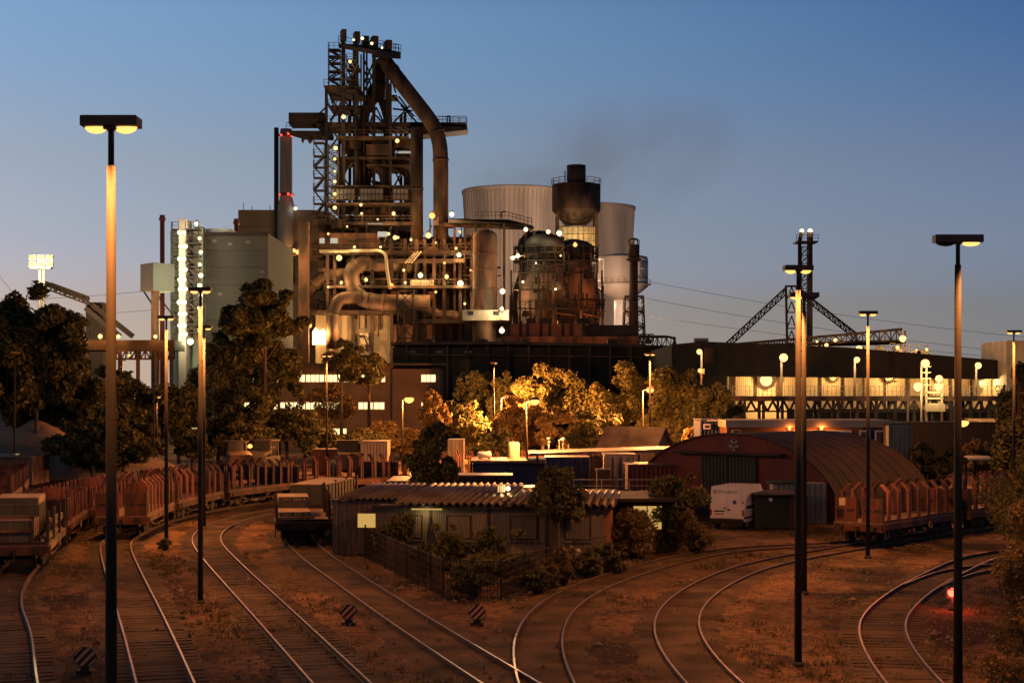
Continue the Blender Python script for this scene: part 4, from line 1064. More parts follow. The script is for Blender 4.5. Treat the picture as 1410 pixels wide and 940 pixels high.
# conveyor head house at far left
YV = 300.0; sV = PX(YV)
cv = thing('conveyor_house', 'brown transfer house with sloping conveyor bridge behind the left tree', 'industrial building', ((130 - 705) * sV, YV, 0))
b = MB(); b.bb((118 - 705) * sV, (141 - 705) * sV, YV, YV + 8, 0, W(0, 416, YV).z); b.build('wall', M['brick'], cv)
b = MB(); b.beam(W(62, 390, YV - 2), W(122, 413, YV - 2), 1.2, .9); b.truss(W(70, 400, YV - 3), W(122, 419, YV - 3), (0, 0, 1.4), 8, .2); b.beam(W(128, 420, YV - 2), W(183, 463, YV - 2), 1.0, .9); b.beam(W(118, 424, YV - 2.5), W(165, 463, YV - 2.5), 1.0, .9); b.build('conveyor_bridge', M['brick'], cv)
light(cv, W(110, 430, YV - 14), 3000, (1, .62, .35), 'POINT', .14)
# floodlight mast
YM = 215.0; sM = PX(YM)
fm = thing('floodlight_mast', 'glaring floodlight crown on a double mast above the left tree', 'floodlight mast', ((57 - 705) * sM, YM, 0))
cx = (57 - 705) * sM; zt = W(0, 369, YM).z
b = MB(); b.pipe([(cx - .22, YM, 0), (cx - .22, YM, zt)], [.35, .16], 8); b.pipe([(cx + .3, YM, 0), (cx + .3, YM, zt)], [.35, .16], 8); b.bb(cx - 1.4, cx + 1.4, YM - .5, YM + .5, zt - .1, zt + .1)
for i in range(4): b.beam((cx - 1.35 + i * .9, YM + .2, zt), (cx - 1.35 + i * .9, YM + .2, zt + 1.5), .12)
b.build('pole', M['dark'], fm)
for i in range(3):
    for j in range(2):
        x = cx - 1.15 + i * 1.15; z = zt + .5 + j * .9
        b = MB(); b.bb(x - .45, x + .45, YM - .3, YM + .1, z - .36, z + .36); hd = b.build('lamp_housing', M['dark'], fm)
        b = MB(); b.lathe((0, 0, 0), [(.40, 0), (.34, .10), (.18, .17), (.02, .19)], 16); b.v = [(x + u, YM - .31 - w, z + v * .86) for u, v, w in b.v]; b.build('lens', M['e_warm'], hd)
light(fm, (cx, YM - 2, zt + .6), 26000, (1, .72, .34), 'POINT', .8)

# steam drifting from the cooling towers
vm_ = bpy.data.materials.new('steam_wisp'); vm_.use_nodes = True
n_ = vm_.node_tree; n_.nodes.remove(n_.nodes['Principled BSDF'])
pv = n_.nodes.new('ShaderNodeVolumePrincipled'); pv.inputs['Color'].default_value = (.93, .90, .95, 1); pv.inputs['Anisotropy'].default_value = .3
t_ = n_.nodes.new('ShaderNodeTexCoord'); no_ = n_.nodes.new('ShaderNodeTexNoise'); no_.inputs['Scale'].default_value = .03; no_.inputs['Detail'].default_value = 4
gr = n_.nodes.new('ShaderNodeTexGradient'); gr.gradient_type = 'SPHERICAL'
mp_ = n_.nodes.new('ShaderNodeMapping'); mp_.inputs['Scale'].default_value = (1 / 64, 1 / 36, 1 / 28)
n_.links.new(t_.outputs['Object'], mp_.inputs[0]); n_.links.new(mp_.outputs[0], gr.inputs[0]); n_.links.new(t_.outputs['Object'], no_.inputs[0])
r_ = n_.nodes.new('ShaderNodeMapRange'); r_.inputs['From Min'].default_value = .42; r_.inputs['From Max'].default_value = .75
n_.links.new(no_.outputs[0], r_.inputs[0])
m1 = n_.nodes.new('ShaderNodeMath'); m1.operation = 'MULTIPLY'; n_.links.new(r_.outputs[0], m1.inputs[0]); n_.links.new(gr.outputs[1], m1.inputs[1])
m2 = n_.nodes.new('ShaderNodeMath'); m2.operation = 'MULTIPLY'; n_.links.new(m1.outputs[0], m2.inputs[0]); m2.inputs[1].default_value = .034
n_.links.new(m2.outputs[0], pv.inputs['Density']); n_.links.new(pv.outputs[0], n_.nodes['Material Output'].inputs['Volume'])
b = MB(); b.lathe((0, 0, 0), [(.5, -27.8), (31, -24), (53, -14), (64, 0), (53, 14), (31, 24), (.5, 27.8)], 24)
b.v = [(x, y * .56, z) for x, y, z in b.v]
stm = b.build('steam', vm_, local=True)
stm.location = W(800, 232, 560); stm.rotation_euler = (0, R_(-12), 0)
tag(stm, 'faint grey steam drifting above the cooling towers', 'steam', kind='stuff')

LF = .12
# ================================================================== RIGHT SIDE: HALL, GALLERY, STACKS
YR = 225.0; sR = PX(YR)
Rx = lambda x: (x - 705) * sR
Rz = lambda y: W(0, y, YR).z
st = thing('storage_hall', 'long black storage hall with a lit wall band behind the railed gallery', 'industrial building', (Rx(1150), YR, 0))
b = MB(); b.prism([(Rx(925), YR, Rz(517)), (Rx(925), YR, Rz(474)), (Rx(968), YR, Rz(470)), (Rx(1165), YR, Rz(478)), (Rx(1378), YR, Rz(496)), (Rx(1378), YR, Rz(522))], (0, 34, 0)); b.build('roof', M['roofdk'], st)
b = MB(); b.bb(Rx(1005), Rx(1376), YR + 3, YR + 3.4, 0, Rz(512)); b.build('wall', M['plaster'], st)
b = MB(); b.bb(Rx(1000), Rx(1378), YR + .5, YR + 30, Rz(545) - 14 if Rz(545) > 14 else -.1, Rz(563)); b.build('plinth', M['roofdk'], st)
b = MB(); b.bb(Rx(969), Rx(983), YR - .6, YR, Rz(500), Rz(478)); b.build('hatch_panel', M['iron'], st); b = MB(); b.box((Rx(970), YR + 4, Rz(468)), (2, 1, .8)); b.build('roof_box', M['grey'], st)
b = MB(); b.bb(Rx(925), Rx(1003), YR + 1.5, YR + 20, 0, Rz(515)); b.build('end_wall', M['roofdk'], st)
for x in range(1015, 1376, 30):
    b = MB(); b.bb(Rx(x) - .15, Rx(x) + .15, YR + 2.7, YR + 2.98, 0, Rz(512)); b.build('pilaster', M['iron'], st)
for x, y, r, pw, m in ((1055, 523, .62, 2200, 'e_warm'), (1147, 519, .34, 900, 'e_sod'), (1224, 520, .4, 1100, 'e_sod'), (1294, 522, .34, 800, 'e_sod'), (1359, 523, .34, 900, 'e_sod'), (1353, 528, .4, 0, 'e_warm')):
    lampball(st, x, y, YR + 1.8, r, pw, (1, .58, .2), m, front=.5)
YG = 205.0; sG = PX(YG)
Gx = lambda x: (x - 705) * sG
Gz = lambda y: W(0, y, YG).z
ga = thing('railed_gallery', 'long railed loading gallery on a braced steel frame with lamp posts', 'gallery', (Gx(1190), YG, 0))
b = MB(); b.bb(Gx(985), Gx(1395), YG, YG + 5, Gz(552), Gz(545)); b.build('deck', M['iron'], ga)
b = MB(); b.rail([(Gx(985), YG, Gz(545)), (Gx(1395), YG, Gz(545))], 1.25, .55, .07); b.build('guard_rail', M['cream'], ga)
b = MB(); b.beam((Gx(985), YG + .5, Gz(566)), (Gx(1395), YG + .5, Gz(566)), .22)
for i in range(27):
    x = 990 + i * 15
    b.beam((Gx(x), YG + .5, Gz(552)), (Gx(x + 7.5), YG + .5, Gz(566)), .28); b.beam((Gx(x + 7.5), YG + .5, Gz(566)), (Gx(x + 15), YG + .5, Gz(552)), .28)
for x in range(1000, 1396, 26):
    b.beam((Gx(x), YG + .5, 0), (Gx(x), YG + .5, Gz(552)), .35); b.beam((Gx(x), YG + 4, 0), (Gx(x), YG + 4, Gz(552)), .35)
b.build('bracing', M['dark'], ga)
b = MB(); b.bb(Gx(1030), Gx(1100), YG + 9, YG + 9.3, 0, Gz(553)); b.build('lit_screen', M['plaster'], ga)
light(ga, W(1050, 556, YG + 6), 900, (1, .6, .2), 'POINT', .4); light(ga, W(1080, 560, YG + 6), 600, (1, .6, .2), 'POINT', .4); light(ga, W(1150, 560, YG + 4), 350, (1, .5, .15), 'POINT', .4); light(ga, W(1260, 560, YG + 4), 350, (1, .5, .15), 'POINT', .4)
for x, yt, yb, side in ((966, 484, 530, -1), (1076, 492, 545, 1), (1177, 495, 545, 1), (1344, 503, 545, 1)):
    b = MB(); b.tube(W(x, yb, YG), W(x, yt, YG), .14, 8); b.tube(W(x, yt, YG), W(x + side * 5, yt - 1.5, YG), .1, 6); b.box(W(x + 1, (yt + yb) / 2 + 4, YG - .2), (.5, .5, .7)); po = b.build('lamp_post', M['cream'], ga)
    lampball(po, x + side * 3, yt, YG - .3, .3 if x == 966 else .42, 420, (1, .8, .42), 'e_warm', housing=False)
lampball(ga, 964, 510, YG - .3, .22, 200, SODIUM, 'e_sod', housing=False)
# stair frame with lamps
sf = thing('stair_frame', 'bright open stair frame with four lamps climbing the gallery', 'stair frame', (Gx(1280), YG - 3, 0))
b = MB()
for x in (1263, 1270, 1291): b.beam((Gx(x), YG - 2, 0), (Gx(x), YG - 2, Gz(502 if x < 1280 else 528)), .2)
for y in (505, 513, 521, 530): b.beam((Gx(1262), YG - 2, Gz(y)), (Gx(1276), YG - 2, Gz(y)), .14)
for y in (540, 548, 556, 564): b.beam((Gx(1268), YG - 2, Gz(y)), (Gx(1293), YG - 2, Gz(y)), .2)
b.bb(Gx(1268), Gx(1294), YG - 2.6, YG - 2.1, Gz(566), Gz(556))
b.build('frame', M['cream'], sf)
for x, y in ((1274, 500), (1264, 532), (1292, 532), (1293, 521)): lampball(sf, x, y, YG - 2.4, .42, 700, (1, .72, .3), 'e_warm', housing=False)
tl = thing('street_lamp', 'unlit twin arm lamp post before the lit hall wall', 'street lamp', (Gx(1229), YG - 8, 0), 0, 'single head street lamps')
b = MB(); b.tube((Gx(1229), YG - 8, 0), (Gx(1229), YG - 8, Gz(526)), .13, 8); b.beam(W(1222, 525, YG - 8), W(1236, 525, YG - 8), .16); b.build('pole', M['cream'], tl)
# pale block at the right edge
bl = thing('cladded_block', 'pale ribbed block building at the right edge of the hall', 'industrial building', (Rx(1400), YR - 4, 0))
b = MB(); b.bb(Rx(1374), Rx(1440), YR - 4, YR + 8, 0, Rz(470)); b.build('wall', M['cream'], bl)
light(bl, (Rx(1385), YR - 14, 10), 600, (1, .6, .25), 'POINT', .5)
# double stack
Y2 = 300.0; s2 = PX(Y2)
ds = thing('double_stack', 'pair of thin dark stacks with a shared ring platform', 'stack', ((1110 - 705) * s2, Y2, 0))
Z2 = lambda y: W(0, y, Y2).z
for x0, x1, r in ((1101, 1104, 2.6), (1115, 1115.5, 4.0)):
    b = MB(); b.pipe([W(x0, 500, Y2), W(x0, 331, Y2)], r * s2, 14); b.pipe([W(x0, 331, Y2), W(x1, 320, Y2)], r * s2 * 1.05, 14); b.build('flue', M['iron'], ds)
    lampball(ds, x1, 318, Y2, .34, 60, (1, .85, .7), 'e_pale', housing=False)
b = MB(); b.bb((1094 - 705) * s2, (1124 - 705) * s2, Y2 - 2, Y2 + 2, Z2(335), Z2(333)); b.rail([((1094 - 705) * s2, Y2 - 2, Z2(333)), ((1124 - 705) * s2, Y2 - 2, Z2(333))], 1.1, 1, .08); b.build('ring_deck', M['dark'], ds)
b = MB(); b.tower(W(1108, 500, Y2), W(1108, 340, Y2), 1.6, 1.4, 14, .1); b.build('ladder_frame', M['dark'], ds)
light(ds, W(1122, 430, Y2 - 8), 900, (1, .6, .4), 'POINT', 1)
# A-frame and its lattice booms with the sloping conveyor
Y3 = 255.0
af = thing('derrick_frame', 'black lattice A frame carrying two sloping lattice booms', 'derrick', ((1090 - 705) * PX(Y3), Y3, 0))
b = MB()
b.beam(W(1084, 480, Y3), W(1082, 394, Y3), .35); b.beam(W(1097, 480, Y3), W(1097, 394, Y3), .3); b.beam(W(1081, 394, Y3), W(1098, 394, Y3), .3)
for y in (395, 415, 435, 455): b.beam(W(1082.5, y + 20, Y3), W(1090, y, Y3), .18); b.beam(W(1090, y, Y3), W(1097, y + 20, Y3), .18)
b.beam(W(1083, 430, Y3), W(1097, 430, Y3), .18); b.beam(W(1083, 452, Y3), W(1097, 452, Y3), .18)
b.build('mast_frame', M['dark'], af)
for a, c, hh in (((1083, 395), (998, 474), 1.1), ((1098, 395), (1180, 459), 1.1)):
    b = MB(); p, q = W(*a, Y3), W(*c, Y3); off = Vector((0, 0, -hh))
    b.truss(p, q, off, 22, .13); b.beam(p + Vector((0, .9, 0)), q + Vector((0, .9, 0)), .16); b.build('boom', M['dark'], af)
cb = thing('conveyor_truss', 'low sloping conveyor truss with lamps and machinery on the black hall roof', 'conveyor', ((1160 - 705) * PX(250), 250, 0))
b = MB(); b.truss(W(1000, 479, 250), W(1243, 472, 250), (0, 0, .1), 2, .3)
for (x0, y0, h0), (x1, y1, h1) in (((1010, 474, 2), (1100, 466, 7)), ((1100, 466, 7), (1180, 459, 11)), ((1180, 459, 11), (1242, 453, 16))):
    n = int((x1 - x0) / 7)
    p, q = W(x0, y0, 250), W(x1, y1, 250); p2, q2 = W(x0, y0 + h0, 250), W(x1, y1 + h1, 250)
    b.beam(p, q, .4); b.beam(p2, q2, .35)
    for i in range(n):
        a0, a1 = p.lerp(q, i / n), p2.lerp(q2, i / n); c0, c1 = p.lerp(q, (i + 1) / n), p2.lerp(q2, (i + 1) / n)
        b.beam(a0, a1, .16); b.beam(a0 if i % 2 else a1, c1 if i % 2 else c0, .16)
b.build('truss', M['iron'], cb)
b = MB()
for i in range(18):
    x = 1100 + i * 10 + rr.uniform(-3, 3); b.box(W(x, 474 + rr.uniform(0, 8) + (x - 1100) * .05, 249), (rr.uniform(.5, 2.2), 1.5, rr.uniform(.4, 1.4)))
b.beam(W(1240, 453, 250), W(1240, 486, 250), .3); b.beam(W(1246, 455, 250), W(1246, 486, 250), .3); b.rail([W(1225, 484, 249), W(1278, 488, 249)], 1.3, 1.5, .1); b.bb((1225 - 705) * PX(249), (1280 - 705) * PX(249), 249, 252, W(0, 488, 249).z, W(0, 485, 249).z)
b.build('machinery', M['cream'], cb)
for x, y, r, pw in ((1243, 466, .5, 700), (1183, 480, .45, 600), (1138, 475, .3, 250), (1150, 468, .22, 150), (1060, 476, .2, 200), (1125, 470, .15, 60), (1236, 478, .2, 150), (1262, 482, .18, 80), (1276, 481, .2, 100)):
    lampball(cb, x, y, 247.5, r, pw, (1, .55, .2), 'e_warm', housing=False)
# high voltage cables across the dusk sky
for i, (xa, ya, xb, yb, sag) in enumerate(((880, 385, 1480, 470, 9), (875, 408, 1480, 492, 9), (870, 432, 1480, 500, 6), (-40, 330, 70, 470, 0), (-40, 412, 240, 396, 5), (-40, 432, 240, 424, 5))):
    b = MB(); Yc = 480
    pts = []
    for j in range(25):
        t = j / 24; pts.append(W(xa + (xb - xa) * t, ya + (yb - ya) * t + sag * 4 * t * (1 - t), Yc))
    b.pipe(pts, .055, 5)
    lab = ['topmost thin power cable sagging across the sky right of the water tower', 'middle thin power cable right of the water tower', 'lowest thin power cable above the black hall roof', 'steep guy cable at the upper left edge beside the floodlight', 'upper faint cable behind the tallest mast', 'lower faint cable behind the tallest mast'][i]
    tag(b.build('power_cable', M['dark'], base=pts[0]), lab, 'cable', 'overhead cables')

# ================================================================== OFFICE BLOCK WITH LIT WINDOWS
YO = 232.0; sO = PX(YO)
Ox = lambda x: (x - 705) * sO
Oz = lambda y: W(0, y, YO).z
of = thing('office_block', 'dark office block with three rows of brightly lit window bands behind trees', 'office building', (Ox(450), YO, 0))
b = MB(); b.bb(Ox(322), Ox(541), YO, YO + 12, 0, Oz(503)); b.bb(Ox(541), Ox(606), YO - 1, YO + 12, 0, Oz(508)); b.build('wall', M['officew'], of)
b = MB(); b.bb(Ox(318), Ox(610), YO - .8, YO + 12.5, Oz(503), Oz(500)); b.build('roof', M['dark'], of)
for y0, y1, spans in ((516, 525.5, ((338, 352), (354, 368), (370, 392), (394, 420), (422, 446), (448, 464), (466, 480), (482, 514), (516, 530), (581, 600))), (554, 563, ((334, 350), (352, 366), (368, 392), (394, 420), (422, 446), (448, 470), (494, 513), (515, 529), (581, 600))), (590, 598, ((336, 352), (356, 372), (386, 400), (458, 477)))):
    for x0, x1 in spans:
        yy = YO - 1 if x0 > 560 else YO
        f = MB(); f.bb(Ox(x0) - .1, Ox(x1) + .1, yy - .1, yy - .003, Oz(y1) - .1, Oz(y0) + .1); fr = f.build('window', M['cream'], of)
        f = MB(); f.bb(Ox(x0), Ox(x1), yy - .13, yy - .105, Oz(y1), Oz(y0)); f.build('pane', M['e_win'], fr)
        k = max(1, int((x1 - x0) / 5)); f = MB()
        for i in range(1, k): xx = Ox(x0 + (x1 - x0) * i / k); f.bb(xx - .05, xx + .05, yy - .17, yy - .132, Oz(y1), Oz(y0))
        if k > 1: f.build('mullion', M['dark'], fr)
light(of, W(520, 540, YO - 5), 100, (1, .7, .3), 'POINT', 1); light(of, W(470, 540, YO - 8), 200, (1, .6, .2), 'POINT', 1)
gh = thing('glazed_shed', 'low dark shed with three bright strip lights at the foot of trees', 'shed', ((292 - 705) * PX(200), 200, 0))
b = MB(); b.bb((255 - 705) * PX(200), (330 - 705) * PX(200), 200, 206, 0, W(0, 586, 200).z); b.build('wall', M['roofdk'], gh)
for x0, x1 in ((264, 273), (284, 298), (302, 313)):
    b = MB(); b.bb((x0 - 705) * PX(200), (x1 - 705) * PX(200), 199.8, 199.98, W(0, 594, 200).z, W(0, 589, 200).z); b.build('window', M['e_win'], gh)

LF = .4
# ================================================================== YARD BUILDINGS
def simple_box(name, label, cat, x0, x1, y0, Y, depth, m, y1=None, group=None, top=None, roofm=None, over=.15, rz=0):
    loc = Vector((((x0 + x1) / 2 - 705) * PX(Y), Y, 0))
    t = thing(name, label, cat, loc, rz, group)
    w = (x1 - x0) * PX(Y); h = W(0, y0, Y).z
    return t, w, h, loc
def container(label, x0, x1, y0, Y, depth, m, rz=0, z0=0, name='shipping_container', cat='container', group='yard containers', roof='tin'):
    t, w, h, loc = simple_box(name, label, cat, x0, x1, y0, Y, depth, m, group=group, rz=rz)
    b = MB(); k = max(4, int(w / .28))       # corrugated sheet walls
    pts = []
    for i in range(k):
        xa = -w / 2 + w * i / k; dx = w / k
        pts += [(xa, 0), (xa + dx * .3, 0), (xa + dx * .5, .06), (xa + dx * .8, .06)]
    pts.append((w / 2, 0))
    vs = [(x, y, z) for x, y in pts for z in (.12, h - .1)]
    b.add(vs, [(2 * i, 2 * i + 2, 2 * i + 3, 2 * i + 1) for i in range(len(pts) - 1)])
    b.bb(-w / 2 + .02, w / 2 - .02, .065, depth, .12, h - .1)
    b.build('body', M[m], t, local=True)
    b = MB()
    for x in (-w / 2 - .03, w / 2 - .07): b.bb(x, x + .1, -.05, .05, 0, h)
    b.bb(-w / 2 + .07, w / 2 - .07, -.05, .05, h - .11, h); b.bb(-w / 2 + .07, w / 2 - .07, -.05, .05, 0, .13)
    b.build('frame', M[m], t, local=True)
    b = MB(); b.bb(-w / 2 - .04, w / 2 + .04, -.08, depth + .05, h + .002, h + .06); b.build('roof', M[roof], t, local=True)
    return t, w, h
container('dark navy container behind the corrugated roof beside the broad dark tree', 563, 705, 655, 104, 3, 'navy')
container('small dark container with a bright roof edge left of the broad dark tree', 533, 558, 663, 98, 6, 'navy')
container('cream ribbed container standing behind the hut roof with lamp pole in front', 706, 743, 672, 96, 2.5, 'cream', .12)
container('bright blue ribbed container beside the wire cage rack', 752, 812, 630, 112, 3, 'blue')
t, w, h = container('pale beige container with double doors', 833, 875, 626, 109, 3, 'fascia')
b = MB()
for i in range(3): b.bb(-w / 2 + w * (i + 1) / 4 - .03, -w / 2 + w * (i + 1) / 4 + .03, -.06, -.01, .2, h - .2)
b.build('door_bar', M['dark'], t, local=True)
container('red brown low container with a black roof beam', 865, 935, 640, 103, 4, 'hutred')
container('blue site container with a small white framed window', 965, 1000, 578, 124, 5, 'blue')
YZ = 123.9
wn = [o for o in C.objects if o.get('label', '').startswith('blue site container')][0]
b = MB(); b.box(W(973.5, 587, YZ), (.56, .1, .42)); wf = b.build('window', M['white'], wn); b = MB(); b.box(W(973.5, 587, YZ - .06), (.3, .04, .16)); b.build('pane', M['glass'], wf)
b = MB(); b.box(W(982, 578.6, YZ), (.9, .3, .12)); b.build('roof_unit', M['white'], wn)
container('cream flat topped container behind the stake train', 497, 533, 608, 148, 4, 'cream')
container('cream upright container beside the dark street tree', 617, 638, 606, 140, 4, 'cream')
container('dark rusty container at the far end of the stake train', 430, 470, 619, 152, 3, 'rust')
# long flat shed with pale roof edge
ls2 = thing('flat_shed', 'long flat roofed shed with a pale roof edge and blue ribbed wall', 'shed', ((710 - 705) * PX(118), 118, 0))
Y4 = 118.0; s4 = PX(Y4)
b = MB(); b.bb((652 - 705) * s4, (768 - 705) * s4, Y4, Y4 + 6, 0, W(0, 637, Y4).z); b.build('wall', M['blue'], ls2)
b = MB(); b.bb((648 - 705) * s4, (772 - 705) * s4, Y4 - .5, Y4 + 6.5, W(0, 637, Y4).z, W(0, 633.5, Y4).z); b.build('roof', M['tin'], ls2)
cp = thing('open_canopy', 'wide flat dark canopy roof over the blue and beige containers', 'canopy', ((860 - 705) * PX(116), 116, 0))
Y5 = 116.0; s5 = PX(Y5)
b = MB(); b.prism([W(728, 624, Y5), W(960, 617, Y5), W(960, 620.5, Y5), W(728, 627.5, Y5)], (0, 7, 0)); b.build('roof', M['tin'], cp)
for x in (740, 820, 880, 950):
    b = MB(); b.bb((x - 705) * s5 - .08, (x - 705) * s5 + .08, Y5 + .2, Y5 + .36, 0, W(0, 626, Y5).z); b.build('post', M['dark'], cp)
# gabled little house
gb = thing('gable_shed', 'pale gabled shed among the lit trees behind the containers', 'shed', ((905 - 705) * PX(140), 140, 0))
Y6 = 140.0; s6 = PX(Y6)
gb.location = ((912 - 705) * s6, Y6, 0); gb.rotation_euler = (0, 0, R_(150))
b = MB(); b.prism([(0, -1.5, 0), (0, 1.5, 0), (0, 1.5, 3.1), (0, 0, 4.55), (0, -1.5, 3.1)], (5.2, 0, 0)); b.build('wall', M['panelw'], gb, local=True)
b = MB()
for q in (-1, 1): b.prism([(-.35, q * 1.95, 2.78), (-.35, 0, 4.66), (-.35, 0, 4.8), (-.35, q * 2.05, 2.84)], (5.9, 0, 0))
b.build('roof', M['tin'], gb, local=True)
b = MB(); b.bb(-.05, -.004, -.5, .5, 2.2, 2.7); b.build('window', M['glass'], gb, local=True)
# tanks
tk = thing('standing_tank', 'pale upright tank standing on the flat shed yard', 'tank', W(707, 628, 122) * Vector((1, 1, 0)))
p = W(707.5, 0, 122); b = MB(); b.lathe((p.x, 122, 0), [(.45, 0), (.45, W(0, 611, 122).z), (.38, W(0, 608.5, 122).z), (.1, W(0, 608, 122).z)], 20); b.build('shell', M['cream'], tk)
b = MB(); b.box((p.x, 122, .1), (1.3, 1.3, .2)); b.build('base', M['concrete'], tk)
tk = thing('lying_tank', 'small white round ended tank lying on a frame', 'tank', W(666, 630, 121) * Vector((1, 1, 0)))
z = W(0, 625.5, 121).z; x0, x1 = (659 - 705) * PX(121), (675 - 705) * PX(121); b = MB(); b.pipe([(x0 - .08, 121, z), (x0, 121, z), (x1, 121, z), (x1 + .08, 121, z)], [.12, .24, .24, .12], 14); b.build('shell', M['white'], tk)
b = MB(); b.beam((x0 + .1, 121, 0), (x0 + .1, 121, z - .2), .12); b.beam((x1 - .1, 121, 0), (x1 - .1, 121, z - .2), .12); b.build('frame', M['dark'], tk)
# cage rack and cabinet
cg = thing('wire_cage', 'rusty wire cage rack next to the blue container', 'cage', W(822, 668, 106) * Vector((1, 1, 0)))
b = MB(); a = W(813, 0, 106).x; c = W(832, 0, 106).x; zt = W(0, 628, 106).z
for i in range(7): xx = a + (c - a) * i / 6; b.beam((xx, 106, 0), (xx, 106, zt), .05)
for i in range(12): zz = zt * (i + 1) / 12; b.beam((a, 106, zz), (c, 106, zz), .04)
b.bb(a, c, 107.4, 107.5, 0, zt); b.build('grid', M['rust'], cg)
ck = thing('steel_cabinet', 'squat brown cabinet standing before the beige container doors', 'cabinet', W(831, 672, 104) * Vector((1, 1, 0)))
b = MB(); x0, x1 = W(822, 0, 104).x, W(840, 0, 104).x; zt = W(0, 647, 104).z; b.bb(x0, x1, 104, 105, .08, zt); b.build('body', M['rust'], ck)
b = MB(); b.bb(x0 - .05, x1 + .05, 103.95, 105.05, zt + .003, zt + .08); b.bb(x0 + .06, x0 + .12, 103.96, 104.0, .7, 1.1); b.build('door_handle', M['cream'], ck)
# railed platform
rp = thing('railed_platform', 'low platform with a yellowish handrail in front of the red brown container', 'platform', W(850, 680, 98) * Vector((1, 1, 0)))
b = MB(); a, c = W(790, 0, 98).x, W(905, 0, 98).x; zp = W(0, 677, 98).z; b.bb(a, c, 98, 101, zp - .15, zp); 
for i in range(5): xx = a + (c - a) * i / 4; b.beam((xx, 98.4, 0), (xx, 98.4, zp), .14)
b.build('deck', M['iron'], rp)
b = MB(); b.rail([(a, 98, zp), (c, 98, zp)], W(0, 660, 98).z - zp, 1.3, .05); b.build('guard_rail', M['cream'], rp)
# site office with pale fascia
Y7 = 120.0; s7 = PX(Y7)
so = thing('site_office', 'long site office with a broad pale fascia and orange boarded wall', 'building', ((1110 - 705) * s7, Y7, 0))
X7 = lambda x: (x - 705) * s7
Z7 = lambda y: W(0, y, Y7).z
b = MB(); b.bb(X7(1001), X7(1188), Y7, Y7 + 6, 0, Z7(588)); b.build('wall', M['orange'], so)
b = MB(); b.bb(X7(1188) + .01, X7(1224), Y7 + .05, Y7 + 6, 0, Z7(588)); b.build('end_wall', M['blue'], so)
b = MB(); b.bb(X7(998), X7(1226), Y7 - .6, Y7 + 6.3, Z7(588), Z7(578)); b.build('fascia', M['fascia'], so)
for x0, x1, ya, yb, m in ((1008, 1020, 591, 604, 'cream'), (1048, 1084, 594, 602, 'cream'), (1093, 1127, 592, 602, 'white'), (1137, 1172, 592, 602, 'white'), (1183, 1198, 592, 612, 'white'), (1204, 1218, 592, 616, 'white')):
    f = MB(); f.bb(X7(x0), X7(x1), Y7 - .1, Y7 - .003, Z7(yb), Z7(ya)); fr = f.build('window', M[m], so)
    f = MB(); f.bb(X7(x0) + .14, X7(x1) - .14, Y7 - .13, Y7 - .103, Z7(yb) + .12, Z7(ya) - .14); f.build('pane', M['glass'], fr)
for x in (1087, 1131): lampball(so, x, 590, Y7 - .4, .1, 40, SODIUM, 'e_sod', housing=False, front=.1)
b = MB(); b.bb(X7(1007), X7(1040), Y7 - .06, Y7 - .004, Z7(606), Z7(605)); b.build('trim', M['rust'], so)
container('pale grey upright box container at the end of the site office', 1224, 1255, 584, 118, 5, 'cream', roof='dark')
b = MB(); a0 = W(1222, 622, 112); b.rail([(a0.x, 112, 0), (W(1262, 0, 112).x, 112, 0)], 1.35, .9, .07); tag(b.build('handrail', M['iron'], base=(a0.x, 112, 0)), 'dark handrail below the pale grey upright box', 'railing')
lc = thing('lean_to_roof', 'pale flat lean-to roof behind the second stake wagon', 'shelter', W(1340, 680, 115) * Vector((1, 1, 0)))
b = MB(); b.prism([W(1322, 634, 115), W(1372, 634, 115), W(1360, 629, 119), W(1330, 629, 119)], (0, 0, .12)); b.build('roof', M['fascia'], lc)
for x in (1330, 1342, 1366):
    b = MB(); p = W(x, 634, 115.3); b.beam((p.x, 115.3, 0), (p.x, 115.3, p.z), .14); b.build('post', M['dark'], lc)
wl2 = thing('panel_wall', 'ochre panel wall glowing under the gallery at the right', 'wall', W(1345, 600, 170) * Vector((1, 1, 0)))
b = MB(); b.bb(W(1318, 0, 170).x, W(1392, 0, 170).x, 170, 170.4, 0, W(0, 576, 170).z); b.build('sheeting', M['cream'], wl2)
light(wl2, W(1350, 580, 166), 260, (1, .5, .15), 'POINT', .3)
b = MB(); b.bb(W(1230, 0, 160).x, W(1372, 0, 160).x, 160, 166, 0, W(0, 581, 160).z); tag(b.build('dark_shed', M['roofdk'], base=(W(1300, 0, 160).x, 160, 0)), 'low black shed between the site office and the gallery', 'shed')

# ---- round roofed hut
YN = 100.0
ax = R_(45)
hut = thing('round_roofed_hut', 'rust red barrel roofed hut with dark sliding doors and a ball emblem', 'hut', ((1005 - 705) * PX(YN), YN, 0), -ax + R_(0))
HW, HH, HL = 8.1, 5.07, 10.5            # half width, height, length; local y runs back along the axis
def arch(k=28, w=HW, h=HH): return [(w * math.cos(math.pi * (1 - i / k)), h * math.sin(math.pi * (1 - i / k)) ** .96) for i in range(k + 1)]
A_ = arch()
b = MB(); b.prism([(x, 0, z) for x, z in A_], (0, .25, 0)); gab = b.build('gable_wall', M['hutred'], hut, local=True)
b = MB(); o_ = arch(28, HW + .14, HH + .12); nn = len(A_)
vs = [(x, y, z) for y in (-.12, HL) for x, z in o_] + [(x, y, z) for y in (-.12, HL) for x, z in arch(28, HW + .01, HH + .01)]
fs = []
for i in range(nn - 1):
    fs += [(i, i + 1, nn + i + 1, nn + i), (2 * nn + i, 3 * nn + i, 3 * nn + i + 1, 2 * nn + i + 1), (i, 2 * nn + i, 2 * nn + i + 1, i + 1), (nn + i, nn + i + 1, 3 * nn + i + 1, 3 * nn + i)]
b.add(vs, fs, 0, False)
